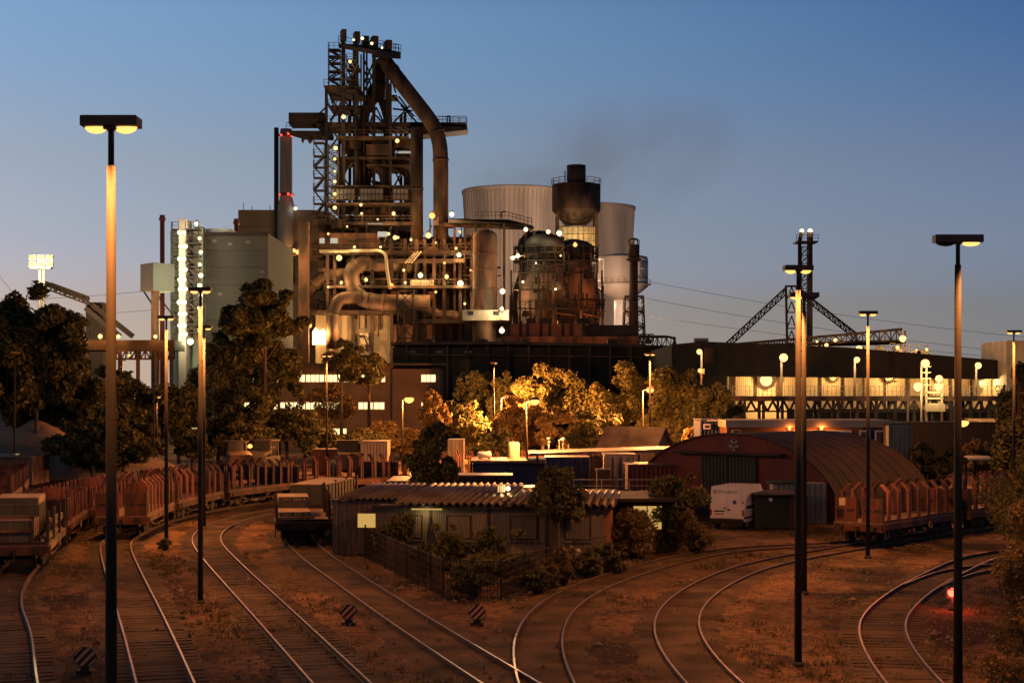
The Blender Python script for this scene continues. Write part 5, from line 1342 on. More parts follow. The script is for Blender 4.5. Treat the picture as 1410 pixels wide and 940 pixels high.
for j in range(9):
    yy = .9 + j * 1.15
    r1 = arch(28, HW + .17, HH + .15)
    for p, q in zip(r1, r1[1:]): b.beam((p[0], yy, p[1] - .035), (q[0], yy, q[1] - .035), .05, .05)
b.build('barrel_roof', M['hutroof'], hut, local=True)
b = MB(); b.prism([(x, HL - .3, z) for x, z in A_], (0, .25, 0)); b.build('gable_wall', M['hutred'], hut, local=True)
for x0 in (-2.15, .05):
    b = MB()
    for i in range(8): xx = x0 + i * 2.1 / 8; b.bb(xx, xx + .2, -.20, -.03, .05, 3.75); b.bb(xx + .2, xx + .2625, -.14, -.03, .05, 3.75)
    b.build('sliding_door', M['green'], hut, local=True)
b = MB(); b.bb(-4.0, 4.2, -.75, 0, 3.86, 3.98); b.bb(-3.8, 4, -.3, -.05, 3.76, 3.858); b.build('canopy', M['dark'], hut, local=True)
b = MB(); b.lathe((0, 0, 0), [(.38, -.03), (.38, .03)], 20); b.v = [(.35 + x, -.05 + z * .8, 4.45 + y) for x, y, z in b.v]
for a in range(5):
    an = a * 1.2566; b.box((.35 + .27 * math.sin(an), -.085, 4.45 + .27 * math.cos(an)), (.17, .02, .15), 0, 1)
b.box((.35, -.085, 4.45), (.2, .02, .19), 0, 1)
b.build('ball_emblem', [M['cream'], M['letter']], hut, local=True)
# ---- green sheds in front of it
Y8 = 90.5; s8 = PX(Y8)
gs = thing('green_shed', 'dark green ribbed shed with a flat roof beside the white van', 'shed', ((1073 - 705) * s8, Y8, 0))
X8 = lambda x: (x - 705) * s8
Z8 = lambda y: W(0, y, Y8).z
b = MB()
for i in range(12):
    xx = X8(1039) + i * (X8(1085) - X8(1039)) / 12; b.bb(xx, xx + .11, Y8 - .04, Y8, .02, Z8(681))
b.bb(X8(1039), X8(1112), Y8 + .003, Y8 + 3, 0, Z8(681)); b.build('wall', M['green'], gs)
b = MB(); b.bb(X8(1086), X8(1111), Y8 - .03, Y8, .05, Z8(682)); b.build('door', M['iron'], gs)
b = MB(); b.bb(X8(1037), X8(1100), Y8 - .4, Y8 + 3.2, Z8(680.6), Z8(678.5)); b.build('roof', M['tin'], gs)
b = MB(); b.box((X8(1061), Y8 - .06, Z8(687.5)), (.2, .03, .18)); b.build('notice', M['white'], gs)
ys2 = thing('ribbed_lean_to', 'cream ribbed lean-to rising behind the dark green shed', 'shed', (X8(1110), Y8 + 3.4, 0))
Y9 = Y8 + 3.4
b = MB()
for i in range(10):
    xx = W(1066 + i * 7.2, 0, Y9).x; b.bb(xx, xx + .2, Y9 - .06, Y9, 0, W(0, 665, Y9).z)
b.bb(W(1064, 0, Y9).x, W(1138, 0, Y9).x, Y9 + .003, Y9 + 1.2, 0, W(0, 665, Y9).z); b.build('wall', M['cream'], ys2)
b = MB(); b.prism([W(1060, 664, Y9 - .3), W(1104, 663, Y9 - .3), W(1104, 665, Y9 - .3), W(1060, 666, Y9 - .3)], (0, 2, .05)); b.build('roof', M['green'], ys2)

# ---- fenced hut with corrugated roof
YU = 73.0
hu = thing('garden_hut', 'long panelled hut with corrugated sheet roof and shuttered windows', 'hut', (-1.0, YU, 0), R_(-5))
b = MB(); b.bb(-5.3, 5.2, 0, 13, 0, 2.45); b.build('wall', M['panelw'], hu, local=True)
b = MB(); b.bb(5.2, 5.5, .3, 13, 0, 2.45); b.build('end_wall', M['orange'], hu, local=True)
for x in (-2.75, -.05, 2.6):
    b = MB(); b.bb(x - .06, x + .06, -.05, 0, 0, 2.45); b.build('cover_strip', M['dark'], hu, local=True)
for x0, x1 in ((-4.3, -3.1), (-2.0, -.85), (.9, 2.2), (3.4, 4.6)):
    f = MB(); f.bb(x0, x1, -.07, -.004, .95, 2.05); fr = f.build('window', M['dark'], hu, local=True)
    f = MB(); 
    for i in range(9): f.bb(x0 + .08, x1 - .08, -.1, -.072, 1.02 + i * .11, 1.115 + i * .11)
    f.build('shutter', M['panelw'], fr, local=True)
    f = MB(); f.bb(x0 - .05, x1 + .05, -.16, -.004, .86, .93); f.build('sill', M['panelw'], fr, local=True)
b = MB()
def croof(b, x0, x1, y0, y1, z0, z1, pitch=.36, amp=.085, skew=0):
    n = int((x1 - x0) / pitch); vs = []; sub = 6
    for i in range(n * sub + 1):
        t = i / sub; xx = x0 + t * pitch; zz = amp * math.sin(2 * math.pi * t)
        vs += [(xx, y0, z0 + zz), (xx + skew, y1, z1 + zz), (xx, y0, z0 + zz - .025), (xx + skew, y1, z1 + zz - .025)]
    fs = []
    for i in range(n * sub):
        a = 4 * i; fs += [(a, a + 4, a + 5, a + 1), (a + 2, a + 3, a + 7, a + 6), (a, a + 2, a + 6, a + 4)]
    b.add(vs, fs, 0, True)
croof(b, -4.4, .7, -.55, 13, 2.62, 2.78); croof(b, .72, 5.9, -.6, 8.5, 2.60, 2.70)
b.build('corrugated_roof', M['tin'], hu, local=True)
b = MB(); b.bb(-5.4, 5.6, -.35, -.2, 2.38, 2.5); b.build('gutter', M['dark'], hu, local=True)
lampo = MB(); lampo.lathe((.35, 5.2, 2.98), [(.02, -.12), (.11, -.06), (.12, .02), (.06, .1)], 10); lampo.bb(-.15, .2, 5.2, 5.5, 2.8, 3.15, 1)
lo = lampo.build('roof_lamp', [M['e_pale'], M['cream']], hu, local=True)
light(lo, (.5, 4.9, 3.05), 22, (1, .75, .35), 'POINT', .08, world=False)
ul = MB(); ul.bb(-3.6, -2.2, -.22, -.12, 2.30, 2.36); lo = ul.build('eave_lamp', M['e_yel'], hu, local=True); light(lo, (-2.9, -.45, 2.2), 5, (1, .8, .35), 'POINT', .1, world=False)
an = thing('side_shed', 'brown plank shed with a lit yellow pane left of the panelled hut', 'shed', (-6.6, 75.5, 0), R_(-5))
b = MB(); b.bb(-1.6, 1.2, 0, 9, 0, 2.55); b.build('wall', M['wood'], an, local=True)
b = MB(); b.bb(-.75, .75, -.06, -.004, 1.25, 2.0); wf = b.build('window', M['orange'], an, local=True)
b = MB(); b.bb(-.68, .68, -.09, -.063, 1.3, 1.95); b.build('pane', M['e_yel'], wf, local=True)
b = MB(); b.bb(-1.9, -1.62, -.05, 9, 0, 2.6)
for i in range(12): b.bb(-1.93, -1.9, .2 + i * .7, .7 + i * .7, .1, 2.5)
b.build('plank_wall', M['panelw'], an, local=True)
b = MB(); croof(b, -1.6, 1.5, -.4, 9, 2.68, 2.9, .3, .06); b.build('roof', M['tin'], an, local=True)
ax2 = thing('dark_annex', 'dark flat annex with a glowing yellow wall patch right of the hut', 'shed', (6.2, 77, 0))
b = MB(); b.bb(-1.2, 1.5, 0, 5, 0, 2.45); b.build('wall', M['roofdk'], ax2, local=True)
b = MB(); b.bb(-1.9, 1.7, -.9, 5.2, 2.46, 2.62); b.build('roof', M['dark'], ax2, local=True)
b = MB(); b.bb(-.35, 1.0, -.06, -.004, 1.1, 2.2); dr = b.build('lit_wall_glow', M['e_yel'], ax2, local=True)  # lit part of the annex wall, its light put in as emission
b = MB(); b.bb(.28, .33, -.1, -.062, 1.1, 2.2); b.build('frame', M['dark'], dr, local=True)
# garden fence (V shaped), clutter, gate posts
fe = thing('garden_fence', 'dark mesh fence with posts enclosing the hut garden in a V', 'fence', (-2.5, 59.6, 0))
fp = [G(503, 768), G(545, 790), G(611, 823), G(690, 826), G(722, 812), G(790, 792), G(836, 782)]
fp = [Vector((p.x, p.y, 0)) for p in fp]
msh = MB()
for a, c in zip(fp, fp[1:]):
    k = max(1, round((c - a).length / 2.2))
    for i in range(k):
        p, q = a.lerp(c, i / k), a.lerp(c, (i + 1) / k)
        pb = MB(); pb.beam(p, p + Vector((0, 0, 1.55)), .07); pb.build('post', M['dark'], fe)
        n = int((q - p).length / .13)
        for j in range(n): r = p.lerp(q, j / n); msh.beam(r + Vector((0, 0, .05)), r + Vector((0, 0, 1.42)), .022)
        for hh in (.08, .35, .62, .9, 1.18, 1.42): msh.beam(p + Vector((0, 0, hh)), q + Vector((0, 0, hh)), .03 if hh > 1.3 else .018)
msh.build('wire_mesh', M['dark'], fe)
pn = thing('board_fence', 'leaning dark board panels along the left side of the hut garden', 'fence', G(520, 775))
b = MB(); a, c = G(505, 768), G(600, 812)
for i in range(34):
    p = a.lerp(c, i / 34) + Vector((.25, .35, 0)); b.box((p.x, p.y, .62 + rr.uniform(-.08, .05)), (.16, .03, 1.25), math.atan2(c.y - a.y, c.x - a.x) + rr.uniform(-.1, .1))
b.build('boards', M['wood'], pn)
tbl = thing('garden_table', 'rough garden table near the trunk of the small tree', 'table', (3.0, 67.5, 0))
b = MB(); b.bb(-.9, .9, -.4, .4, .68, .74); b.build('table_top', M['wood'], tbl, local=True)
for sx_, sy_ in ((-1, -1), (1, -1), (1, 1), (-1, 1)):
    b = MB(); b.bb(sx_ * .8 - .04, sx_ * .8 + .04, sy_ * .32 - .04, sy_ * .32 + .04, 0, .678); b.build('leg', M['wood'], tbl, local=True)
for i, (x, y, lab) in enumerate(((2.2, 66.4, 'pale garden figure leaning by the trunk of the small tree'), (2.75, 66.2, 'second pale garden ornament right of the leaning one'))):
    t = thing('garden_ornament', lab, 'ornament', (x, y, 0), .3 * i)
    b = MB(); b.lathe((0, 0, 0), [(.2, 0), (.16, .25), (.09, .5), (.15, .7), (.13, .9), (.05, 1.0)], 12); b.build('body', M['cream'], t, local=True)
    b = MB(); b.lathe((0, 0, 1.08), [(.03, -.1), (.1, -.05), (.11, .03), (.04, .11)], 10); b.build('top_ball', M['cream'], t, local=True)
par = thing('closed_parasol', 'dark folded parasol standing before the hut wall', 'parasol', (-3.6, 71, 0))
b = MB(); b.tube((0, 0, 0), (0, 0, 2.1), .03, 8); b.lathe((0, 0, 0), [(.3, 0), (.3, .06), (.05, .1)], 12); b.build('pole', M['dark'], par, local=True)
b = MB(); b.lathe((0, 0, 0), [(.24, .75), (.22, 1.1), (.12, 1.7), (.03, 2.15)], 10); b.build('folded_cloth', M['navy'], par, local=True)

# ---- delivery van seen from behind
vn = thing('delivery_van', 'white delivery van with blue lettered rear doors parked before the round roofed hut', 'van', ((1001 - 705) * PX(89.8), 89.8, 0), R_(-25))
VW, VL, VH = .98, 5.2, 2.42
def vprof(z):                # half width at a height
    return VW * (1 - .07 * max(0, (z - 1.25) / 1.2) ** 1.5) * (.97 if z < .5 else 1)
b = MB(); zs = [.42, .55, 1.2, 1.6, 2.0, 2.25, 2.38, VH]; rows_ = []
lens_ = [(0, 0), (.04, .02), (3.6, 0), (4.15, 0), (4.7, 0), (VL, 0)]
ysec = [(0, VH - .03, .42), (.06, VH, .42), (3.55, VH, .42), (4.25, 1.62, .42), (4.9, 1.22, .42), (VL, .95, .45)]
vs = []; NS = 9
for y, zt, zb in ysec:
    for i in range(NS):
        z = zb + (zt - zb) * i / (NS - 1); vs.append((-vprof(z) * (.93 if y > 5 else 1), y, z))
    for i in range(NS):
        z = zt - (zt - zb) * i / (NS - 1); vs.append((vprof(z) * (.93 if y > 5 else 1), y, z))
q = 2 * NS; fs = []
for i in range(len(ysec) - 1):
    for j in range(q): fs.append((i * q + j, i * q + (j + 1) % q, (i + 1) * q + (j + 1) % q, (i + 1) * q + j))
fs.append(tuple(range(q - 1, -1, -1))); fs.append(tuple((len(ysec) - 1) * q + j for j in range(q)))
b.add(vs, fs); body = b.build('body', M['vanw'], vn, local=True)
for s_ in (-1, 1):
    b = MB(); x0, x1 = (.012, VW - .1); xa, xb = sorted((s_ * x0, s_ * x1)); zt = 2.3
    b.prism([(xa, -.03, .66), (xb, -.03, .66), (xb if s_ < 0 else xb - .05, -.03, zt), (xa if s_ > 0 else xa + .05, -.03, zt)], (0, .028, 0)); dr = b.build('rear_door', M['vanw'], vn, local=True)
    b = MB(); b.bb(s_ * .12 - .07, s_ * .12 + .07, -.06, -.031, 1.18 if s_ < 0 else 1.08, 1.24 if s_ < 0 else 1.16); b.build('handle', M['black'], dr, local=True)
    if s_ > 0:
        b = MB(); b.lathe((0, 0, 0), [(.12, -.006), (.12, .006)], 20); b.lathe((0, 0, .003), [(.085, -.006), (.085, .006)], 20, 1); b.v = [(.45 + x, -.036 - z, 1.55 + y) for x, y, z in b.v]; b.build('emblem', [M['grey'], M['blue']], dr, local=True)
    b = MB(); b.bb(s_ * (VW - .05) - .05, s_ * (VW - .05) + .05, -.035, .05, .78, 1.12); b.build('tail_light', M['redglass'], vn, local=True)
    b = MB(); b.bb(s_ * (VW - .05) - .04, s_ * (VW - .05) + .04, -.04, .02, 1.5, 1.58); b.build('side_marker', M['black'], vn, local=True)
b = MB(); b.bb(-VW + .02, VW - .02, -.1, .1, .42, .62); b.bb(-VW + .1, VW - .1, -.03, .3, .3, .42); b.build('bumper', M['black'], vn, local=True)
b = MB(); b.bb(-.75, -.14, -.045, -.031, 1.0, 1.07, 0); b.bb(-.72, -.2, -.05, -.031, .82, .93, 1); b.build('number_plate', [M['black'], M['cream']], vn, local=True)
b = MB(); text_mb(b, 'Elcotech', .34, lambda u, v: (.06 + u * 1.0 + v * .2, -.034, 2.12 + v * .8))
for k in range(2): b.prism([(-.80 + k * .1, -.034, 2.0), (-.75 + k * .1, -.034, 2.0), (-.69 + k * .1, -.034, 2.24), (-.74 + k * .1, -.034, 2.24)], (0, .002, 0))
b.build('lettering', M['letter'], vn, local=True)
b = MB(); b.bb(VW - .01, VW + .008, .5, 3.0, 1.15, 1.32); b.bb(VW - .01, VW + .012, .1, 4.6, .62, .72); b.build('side_trim', M['black'], vn, local=True)
b = MB(); b.prism([(VW - .02, 3.35, 1.3), (VW - .02, 4.1, 1.3), (VW - .02, 3.6, 2.0), (VW - .02, 3.35, 2.0)], (.025, 0, 0)); b.build('side_window', M['glass'], vn, local=True)
b = MB(); b.box((VW + .2, 4.0, 1.5), (.24, .12, .34)); b.beam((VW - .02, 4.05, 1.4), (VW + .12, 4.02, 1.4), .05); mi_ = b.build('wing_mirror', M['black'], vn, local=True)
b = MB(); b.box((VW + .2, 3.93, 1.5), (.18, .015, .26)); b.build('mirror_glass', M['railtop'], mi_, local=True)
for x in (-.82, .82):
    for y in (.85, 4.2):
        b = MB(); b.pipe([(x - .11, y, .33), (x + .11, y, .33)], .33, 20); b.pipe([(x - .115, y, .33), (x + .115, y, .33)], .19, 14, 1); b.build('wheel', [M['black'], M['grey']], vn, local=True)

# ================================================================== WAGONS
def wagon_base(t, L, bulk=True, m='wagon'):
    Wd = 2.7
    b = MB()
    for s_ in (-1, 1):
        b.bb(-L / 2, L / 2, s_ * 1.30 - .06, s_ * 1.30 + .06, .88, 1.16)
        b.beam((-L / 2 + 1.6, s_ * 1.2, .86), (-L / 2 + 3.1, s_ * 1.2, .55), .06); b.beam((L / 2 - 1.6, s_ * 1.2, .86), (L / 2 - 3.1, s_ * 1.2, .55), .06)
        b.beam((-L / 2 + 3.1, s_ * 1.2, .55), (L / 2 - 3.1, s_ * 1.2, .55), .07)
        for k in range(5): xx = -L / 2 + 2.4 + k * (L - 4.8) / 4; b.beam((xx, s_ * 1.2, .9), (xx, s_ * 1.2, .56), .05)
    for x in (-L / 2 + .06, L / 2 - .06): b.bb(x - .06, x + .06, -1.3, 1.3, .78, 1.16)
    b.bb(-L / 2 + .12, L / 2 - .12, -.22, .22, .8, 1.1)
    b.build('underframe', M[m], t, local=True)
    b = MB()
    n = 16
    for i in range(n): x0 = -L / 2 + L * i / n; b.bb(x0 + .01, x0 + L / n - .01, -1.34, 1.34, 1.163, 1.215)
    b.build('deck', M['wood'], t, local=True)
    for x in (-L / 2 + 1.75, L / 2 - 1.75):
        b = MB()
        for s_ in (-1, 1):
            b.bb(x - 1.15, x + 1.15, s_ * .98 - .05, s_ * .98 + .05, .42, .62); b.bb(x - .3, x + .3, s_ * .98 - .09, s_ * .98 + .09, .3, .78)
            for w in (-.9, .9): b.box((x + w, s_ * 1.0, .46), (.3, .14, .3))
        b.bb(x - .15, x + .15, -.95, .95, .5, .8)
        bg_ = b.build('bogie', M['under'], t, local=True)
        for w in (-.9, .9):
            b = MB()
            for s_ in (-.75, .75): b.pipe([(x + w, s_ - .065, .46 + .16), (x + w, s_ + .065, .46 + .16)], .46, 18)
            b.tube((x + w, -.8, .62), (x + w, .8, .62), .07, 8)
            b.build('wheelset', M['under'], bg_, local=True)
    for sx_ in (-1, 1):
        for sy_ in (-1, 1):
            b = MB(); b.tube((sx_ * L / 2, sy_ * .875, 1.0), (sx_ * (L / 2 + .42), sy_ * .875, 1.0), .09, 10); b.pipe([(sx_ * (L / 2 + .42), sy_ * .875, 1.0), (sx_ * (L / 2 + .48), sy_ * .875, 1.0)], .2, 14); b.build('buffer', M['under'], t, local=True)
        b = MB(); b.box((sx_ * (L / 2 + .15), 0, .95), (.34, .14, .2)); b.beam((sx_ * (L / 2 + .3), 0, .95), (sx_ * (L / 2 + .3), 0, .5), .06); b.build('coupling', M['under'], t, local=True)
        for yy in (-1.38, 1.38):
            b = MB(); b.beam((sx_ * (L / 2 - .1), yy, 1.16), (sx_ * (L / 2 - .1), yy, .42), .045); b.beam((sx_ * (L / 2 - .55), yy, 1.16), (sx_ * (L / 2 - .55), yy, .42), .045); b.beam((sx_ * (L / 2 - .1), yy, .5), (sx_ * (L / 2 - .55), yy, .5), .05)
            b.build('footstep', M['iron'], t, local=True)
    b = MB()
    for s_ in (-1, 1):
        c = Vector((.6, s_ * 1.4, .85)); pts = [c + Vector((.17 * math.cos(a * .524), 0, .17 * math.sin(a * .524))) for a in range(13)]; b.pipe(pts, .022, 6)
    b.build('hand_wheel', M['cream'], t, local=True)
def stake_set(t, L, n=8, tips=True, hgt=1.5):
    for sx_ in (-1, 1):
        for sy_ in (-1, 1):
            x = sx_ * (L / 2 - .12); y0, y1 = (.14, 1.30) if sy_ > 0 else (-1.30, -.14)
            b = MB()
            b.bb(x - .03, x + .03, y0, y1, 1.22, 1.72); b.bb(x - .03, x + .03, y0, y1, 1.86, 2.42)
            for yy in (y0, (y0 + y1) / 2 - .05, y1 - .1): b.bb(x - .07, x + .07, yy, yy + .1, 1.217, 2.46)
            b.bb(x - .02, x + .02, y0 + .02, y1 - .02, 1.722, 1.858, 1)
            b.build('bulkhead', [M['wagon'], M['under']], t, local=True)
    for sy_ in (-1, 1):
        for i in range(n):
            x = -L / 2 + .7 + i * (L - 1.4) / (n - 1)
            b = MB(); y = sy_ * 1.24
            z1 = 1.22 + hgt
            b.beam((x, y, .95), (x, y, z1), .13, .10)
            if tips:
                for d in (0, .2): b.beam((x + d, y, z1 - .03), (x + d, y - sy_ * .38, z1 + .36), .07, .09)
                b.beam((x + .2, y, 1.22), (x + .2, y, z1), .08, .09)
            b.build('stake', M['wagon'], t, local=True)
        b = MB(); b.bb(-L / 2 + .2, L / 2 - .2, sy_ * 1.3 - .02, sy_ * 1.3 + .02, 1.218, 1.34); b.build('side_board', M['wagon'], t, local=True)
LW = 9.6
def build_wagon(kind, label):
    t = thing('stake_wagon' if kind != 'flat' else 'flat_wagon', label, 'freight wagon', (0, 0, 0), 0, 'freight wagons in the yard')
    wagon_base(t, LW, m='wagon' if kind != 'flat' else 'rust')
    if kind == 'stake': stake_set(t, LW)
    if kind == 'low': stake_set(t, LW, 9, False, 1.25)
    if kind == 'flat':
        for sx_ in (-1, 1):
            b = MB(); b.bb(sx_ * (LW / 2 - .06) - .05, sx_ * (LW / 2 - .06) + .05, -1.34, 1.34, 1.22, 1.34); b.build('end_sill', M['iron'], t, local=True)
        for sy_ in (-1, 1):
            for i in range(4):
                b = MB(); x = -LW / 2 + .35 + i * 2.9; b.beam((x, sy_ * 1.3, 1.0), (x, sy_ * 1.3, 2.1 if sy_ > 0 else 2.6), .12); b.build('stake', M['iron'], t, local=True)
    return t
def put_on(path, d0, pieces):
    """yield (centre, angle) for vehicles standing nose to tail along a track, from the point nearest to distance Y=d0"""
    i = min(range(len(path)), key=lambda k: abs(path[k].y - d0) + (0 if k > 3 else 9))
    acc = 0; res = []
    def at(sv):
        f = i + sv / .6; k = int(f); k = min(k, len(path) - 2)
        return path[k].lerp(path[k + 1], min(1, f - k))
    for k in range(pieces):
        a, c = at(k * (LW + 1.15)), at(k * (LW + 1.15) + LW)
        res.append(((a + c) / 2, math.atan2(c.y - a.y, c.x - a.x)))
    return res
protos = {}
train_specs = []
fills = ['wagon heaped with dark load', '']
labB = ['rust red stake wagon whose end bulkheads face the camera beside the tallest mast', 'second rust red stake wagon from the mast with its flank behind the slim mast', 'third rust red stake wagon on the bend left of the slab wagon', 'fourth rust red stake wagon with gabled stakes behind the slab wagon', 'fifth rust red stake wagon passing behind the plank shed', 'last rust red stake wagon vanishing behind the dark broad tree']
labA = ['', 'stake wagon right behind the stepped load wagon', 'stake wagon with short straight posts beyond the stepped load', 'rearmost short post wagon in front of the dirt mounds', 'short post wagon glimpsed behind the bend of the stake train']
labR = ['rust red stake wagon with pale plate on its bulkhead before the round roofed hut', 'rust red stake wagon half hidden behind the thick mast and leafy bush']
B_ = put_on(tB, 82.6, 6); A2 = put_on(tA, 66.5, 5); R2 = put_on(tF, 78.8, 2); D2 = put_on(tD, 79.5, 2)
KIDSDONE = False
all_kids = {}
def refresh():
    KIDS.clear()
    for o in C.objects:
        if o.parent: KIDS.setdefault(o.parent.name, []).append(o)
ps_ = build_wagon('stake', labB[0]); refresh()
ps_.location = B_[0][0] + Vector((0, 0, .06)); ps_.rotation_euler = (0, 0, B_[0][1])
for (c, a), lb_ in zip(B_[1:], labB[1:]): dup(ps_, c + Vector((0, 0, .06)), a, lb_)
plate = None
for (c, a), lb_ in zip(R2, labR):
    o = dup(ps_, c + Vector((0, 0, .03)), a, lb_)
    if plate is None:
        plate = MB(); plate.bb(-LW / 2 - .20, -LW / 2 - .185, .62, .95, 2.05, 2.42); plate.build('paper_plate', M['cream'], o, local=True)
pl_ = build_wagon('low', labA[2]); refresh()
pl_.location = A2[2][0] + Vector((0, 0, .06)); pl_.rotation_euler = (0, 0, A2[2][1])
for k in (1, 3, 4): dup(pl_, A2[k][0] + Vector((0, 0, .06)), A2[k][1], labA[k])
pf_ = build_wagon('flat', 'flat wagon carrying two tiers of pale slabs next to the plank shed'); refresh()
pf_.location = D2[0][0] + Vector((0, 0, .03)); pf_.rotation_euler = (0, 0, D2[0][1])
f2 = dup(pf_, D2[1][0] + Vector((0, 0, .03)), D2[1][1], 'second flat wagon carrying a tall olive box behind the slab load')
f3 = dup(pf_, A2[0][0] + Vector((0, 0, .06)), A2[0][1], 'flat wagon with a stepped load of grey boxes at the picture edge')
def on_wagon(wi, lx, ly, lz):
    c, a = wi; return c + Vector((lx * math.cos(a) - ly * math.sin(a), lx * math.sin(a) + ly * math.cos(a), lz))
# loads: flat slabs with dark stencilled edges
def slab(wi, lx, ly, lz, L, Wd, H_, m, label, name='concrete_slab', cat='slab', marks=True, rz=0, group=None):
    t = thing(name, label, cat, on_wagon(wi, lx, ly, lz), wi[1] + rz, group)
    b = MB(); c = .03
    b.prism([(-L / 2, -Wd / 2 + c, 0), (-L / 2, Wd / 2 - c, 0), (-L / 2, Wd / 2, c), (-L / 2, Wd / 2, H_ - c), (-L / 2, Wd / 2 - c, H_), (-L / 2, -Wd / 2 + c, H_), (-L / 2, -Wd / 2, H_ - c), (-L / 2, -Wd / 2, c)], (L, 0, 0)); b.build('body', M[m], t, local=True)
    b = MB(); b.bb(-L / 2 - .03, -L / 2 - .005, -Wd / 2 + .05, Wd / 2 - .05, .03, H_ - .03); b.build('end_face', M['olive'], t, local=True)
    if not marks and H_ > .6:
        b = MB()
        k = max(2, int(L / .8))
        for i in range(k + 1):
            for sy_ in (-1, 1): b.bb(-L / 2 + i * (L - .08) / k, -L / 2 + i * (L - .08) / k + .08, sy_ * (Wd / 2 + .02) - .02, sy_ * (Wd / 2 + .02) + .02, .02, H_ - .02)
        for y in (-Wd / 2 + .1, -.04, Wd / 2 - .18): b.bb(-L / 2 - .06, -L / 2 - .031, y, y + .08, .04, H_ - .04)
        tag(b.build('stiffener', M[m], t, local=True), kind='stuff')
    if marks:
        b = MB()
        for i in range(9):
            if i % 4 != 3: b.bb(-L / 2 - .035, -L / 2 - .031, Wd / 2 - .35 - i * .13, Wd / 2 - .28 - i * .13, H_ * .35, H_ * .65)
        b.build('stencil_marks', M['cream'], t, local=True)
    return t
w0 = D2[0]
slab(w0, -2.8, .45, 1.25, 3.0, 1.7, .20, 'crate', 'lowest pale slab at the front of the flat wagon')
slab(w0, -2.6, .42, 1.452, 3.0, 1.6, .24, 'crate', 'pale slab lying on the lowest slab of the flat wagon')
slab(w0, .4, .4, 1.25, 2.9, 1.6, .75, 'olive', 'tall dark box under the upper pale slab', 'load_box', 'box', False)
slab(w0, .4, .4, 2.002, 2.9, 1.6, .26, 'crate', 'topmost pale slab resting on the dark box of the flat wagon')
slab(D2[1], -.6, -.35, 1.25, 7.6, 2.0, 1.2, 'olive', 'long olive box with a pale top on the second flat wagon', 'load_box', 'box', False)
tb = slab(D2[1], -.6, -.35, 2.452, 7.6, 2.05, .06, 'crate', 'pale cover board on top of the long olive box', 'cover_board', 'board', False)
w1 = A2[0]
slab(w1, -3.0, .25, 1.25, 2.6, 1.9, 1.0, 'pipe', 'rusty brown framed box at the front of the stepped load', 'load_box', 'box', False)
t = slab(w1, .2, .3, 1.25, 3.2, 1.9, 1.5, 'olive', 'green grey box in the middle of the stepped load', 'load_box', 'box', False)
slab(w1, .2, .3, 2.753, 3.0, 1.9, .3, 'crate', 'pale beam lying on the green grey box of the stepped load', 'load_beam', 'beam', False)
slab(w1, 3.3, .1, 1.25, 2.0, 1.6, .5, 'crate', 'low pale box at the rear of the stepped load', 'load_box', 'box', False)
tr = thing('square_rack', 'rust orange square frame standing before the stepped load', 'frame', on_wagon(w1, -4.45, .25, 1.23), w1[1])
b = MB()
for y in (-.95, .95): b.beam((0, y, 0), (0, y, 1.25), .13)
for z in (.06, .62, 1.2): b.beam((0, -1, z), (0, 1, z), .13)
b.build('bars', M['pipe'], tr, local=True)
for i in range(2):
    p = MB(); p.pipe([(-3.0, 0, .3), (-2.9, 0, .3), (2.9, 0, .3), (3.0, 0, .3)], [.12, .2, .2, .12], 14)
    t = thing('gas_cylinder', ['green grey cylinder lying at the side of the stepped load', 'second cylinder lying on top of the green grey one'][i], 'cylinder', on_wagon(w1, -1.2 + i * 3.0, -1.08 + .02 * i, 1.12 + .38 * i), w1[1])
    p.build('shell', M['olive'], t, local=True)
    p = MB(); p.pipe([(-3.12, 0, .3), (-3.0, 0, .3)], .07, 8); p.build('valve', M['cream'], t, local=True)
# parked machines behind the train
def loader(x, ybase, Y, rz, label, lit=0, m='rust'):
    t = thing('wheel_loader', label, 'loader', ((x - 705) * PX(Y), Y, 0), rz, 'yard machines')
    b = MB(); b.bb(-1.1, 1.1, -2.2, 1.0, .8, 1.9); b.prism([(-1, -2.2, 1.9), (1, -2.2, 1.9), (1, -.6, 2.2), (-1, -.6, 2.2)], (0, .02, .3)); b.build('chassis', M[m], t, local=True)
    b = MB()
    for xx in (-.85, .85):
        for yy in (-.55, 1.0): b.beam((xx, yy, 1.9), (xx * .95, yy, 3.3), .1)
    b.bb(-1.0, 1.0, -.75, 1.2, 3.3, 3.42); b.build('cab_frame', M['dark'], t, local=True)
    b = MB(); b.bb(-.82, .82, -.5, .95, 1.9, 3.28); b.build('cab_glass', M['glass'], t, local=True)
    for xx in (-1.15, 1.15):
        for yy in (-1.5, 1.6): b = MB(); b.pipe([(xx - .25, yy, .75), (xx + .25, yy, .75)], .75, 20); b.build('wheel', M['black'], t, local=True)
    b = MB(); b.beam((-.5, 1, 1.4), (-.5, 2.8, 1.0), .2); b.beam((.5, 1, 1.4), (.5, 2.8, 1.0), .2); b.prism([(-1.3, 2.7, .3), (-1.3, 3.6, .3), (-1.3, 3.3, .9), (-1.3, 2.7, 1.3)], (2.6, 0, 0)); b.build('bucket', M['iron'], t, local=True)
    if lit:
        b = MB(); b.lathe((1.3, 0, 2.9), [(.05, -.2), (.22, -.1), (.25, 0), (.1, .2)], 10); lo = b.build('work_lamp', M['e_sod'], t, local=True); light(lo, (1.6, -1.0, 2.9), 260, SODIUM, 'POINT', .2, world=False)
loader(325, 640, 146, .4, 'wheel loader with a glowing work lamp beyond the stake train', 1)
loader(365, 640, 150, -.3, 'dark wheel loader with a tall cab beyond the stake train', m='dark')
loader(478, 640, 148, .2, 'dark loader beside the cream flat topped container', m='dark')
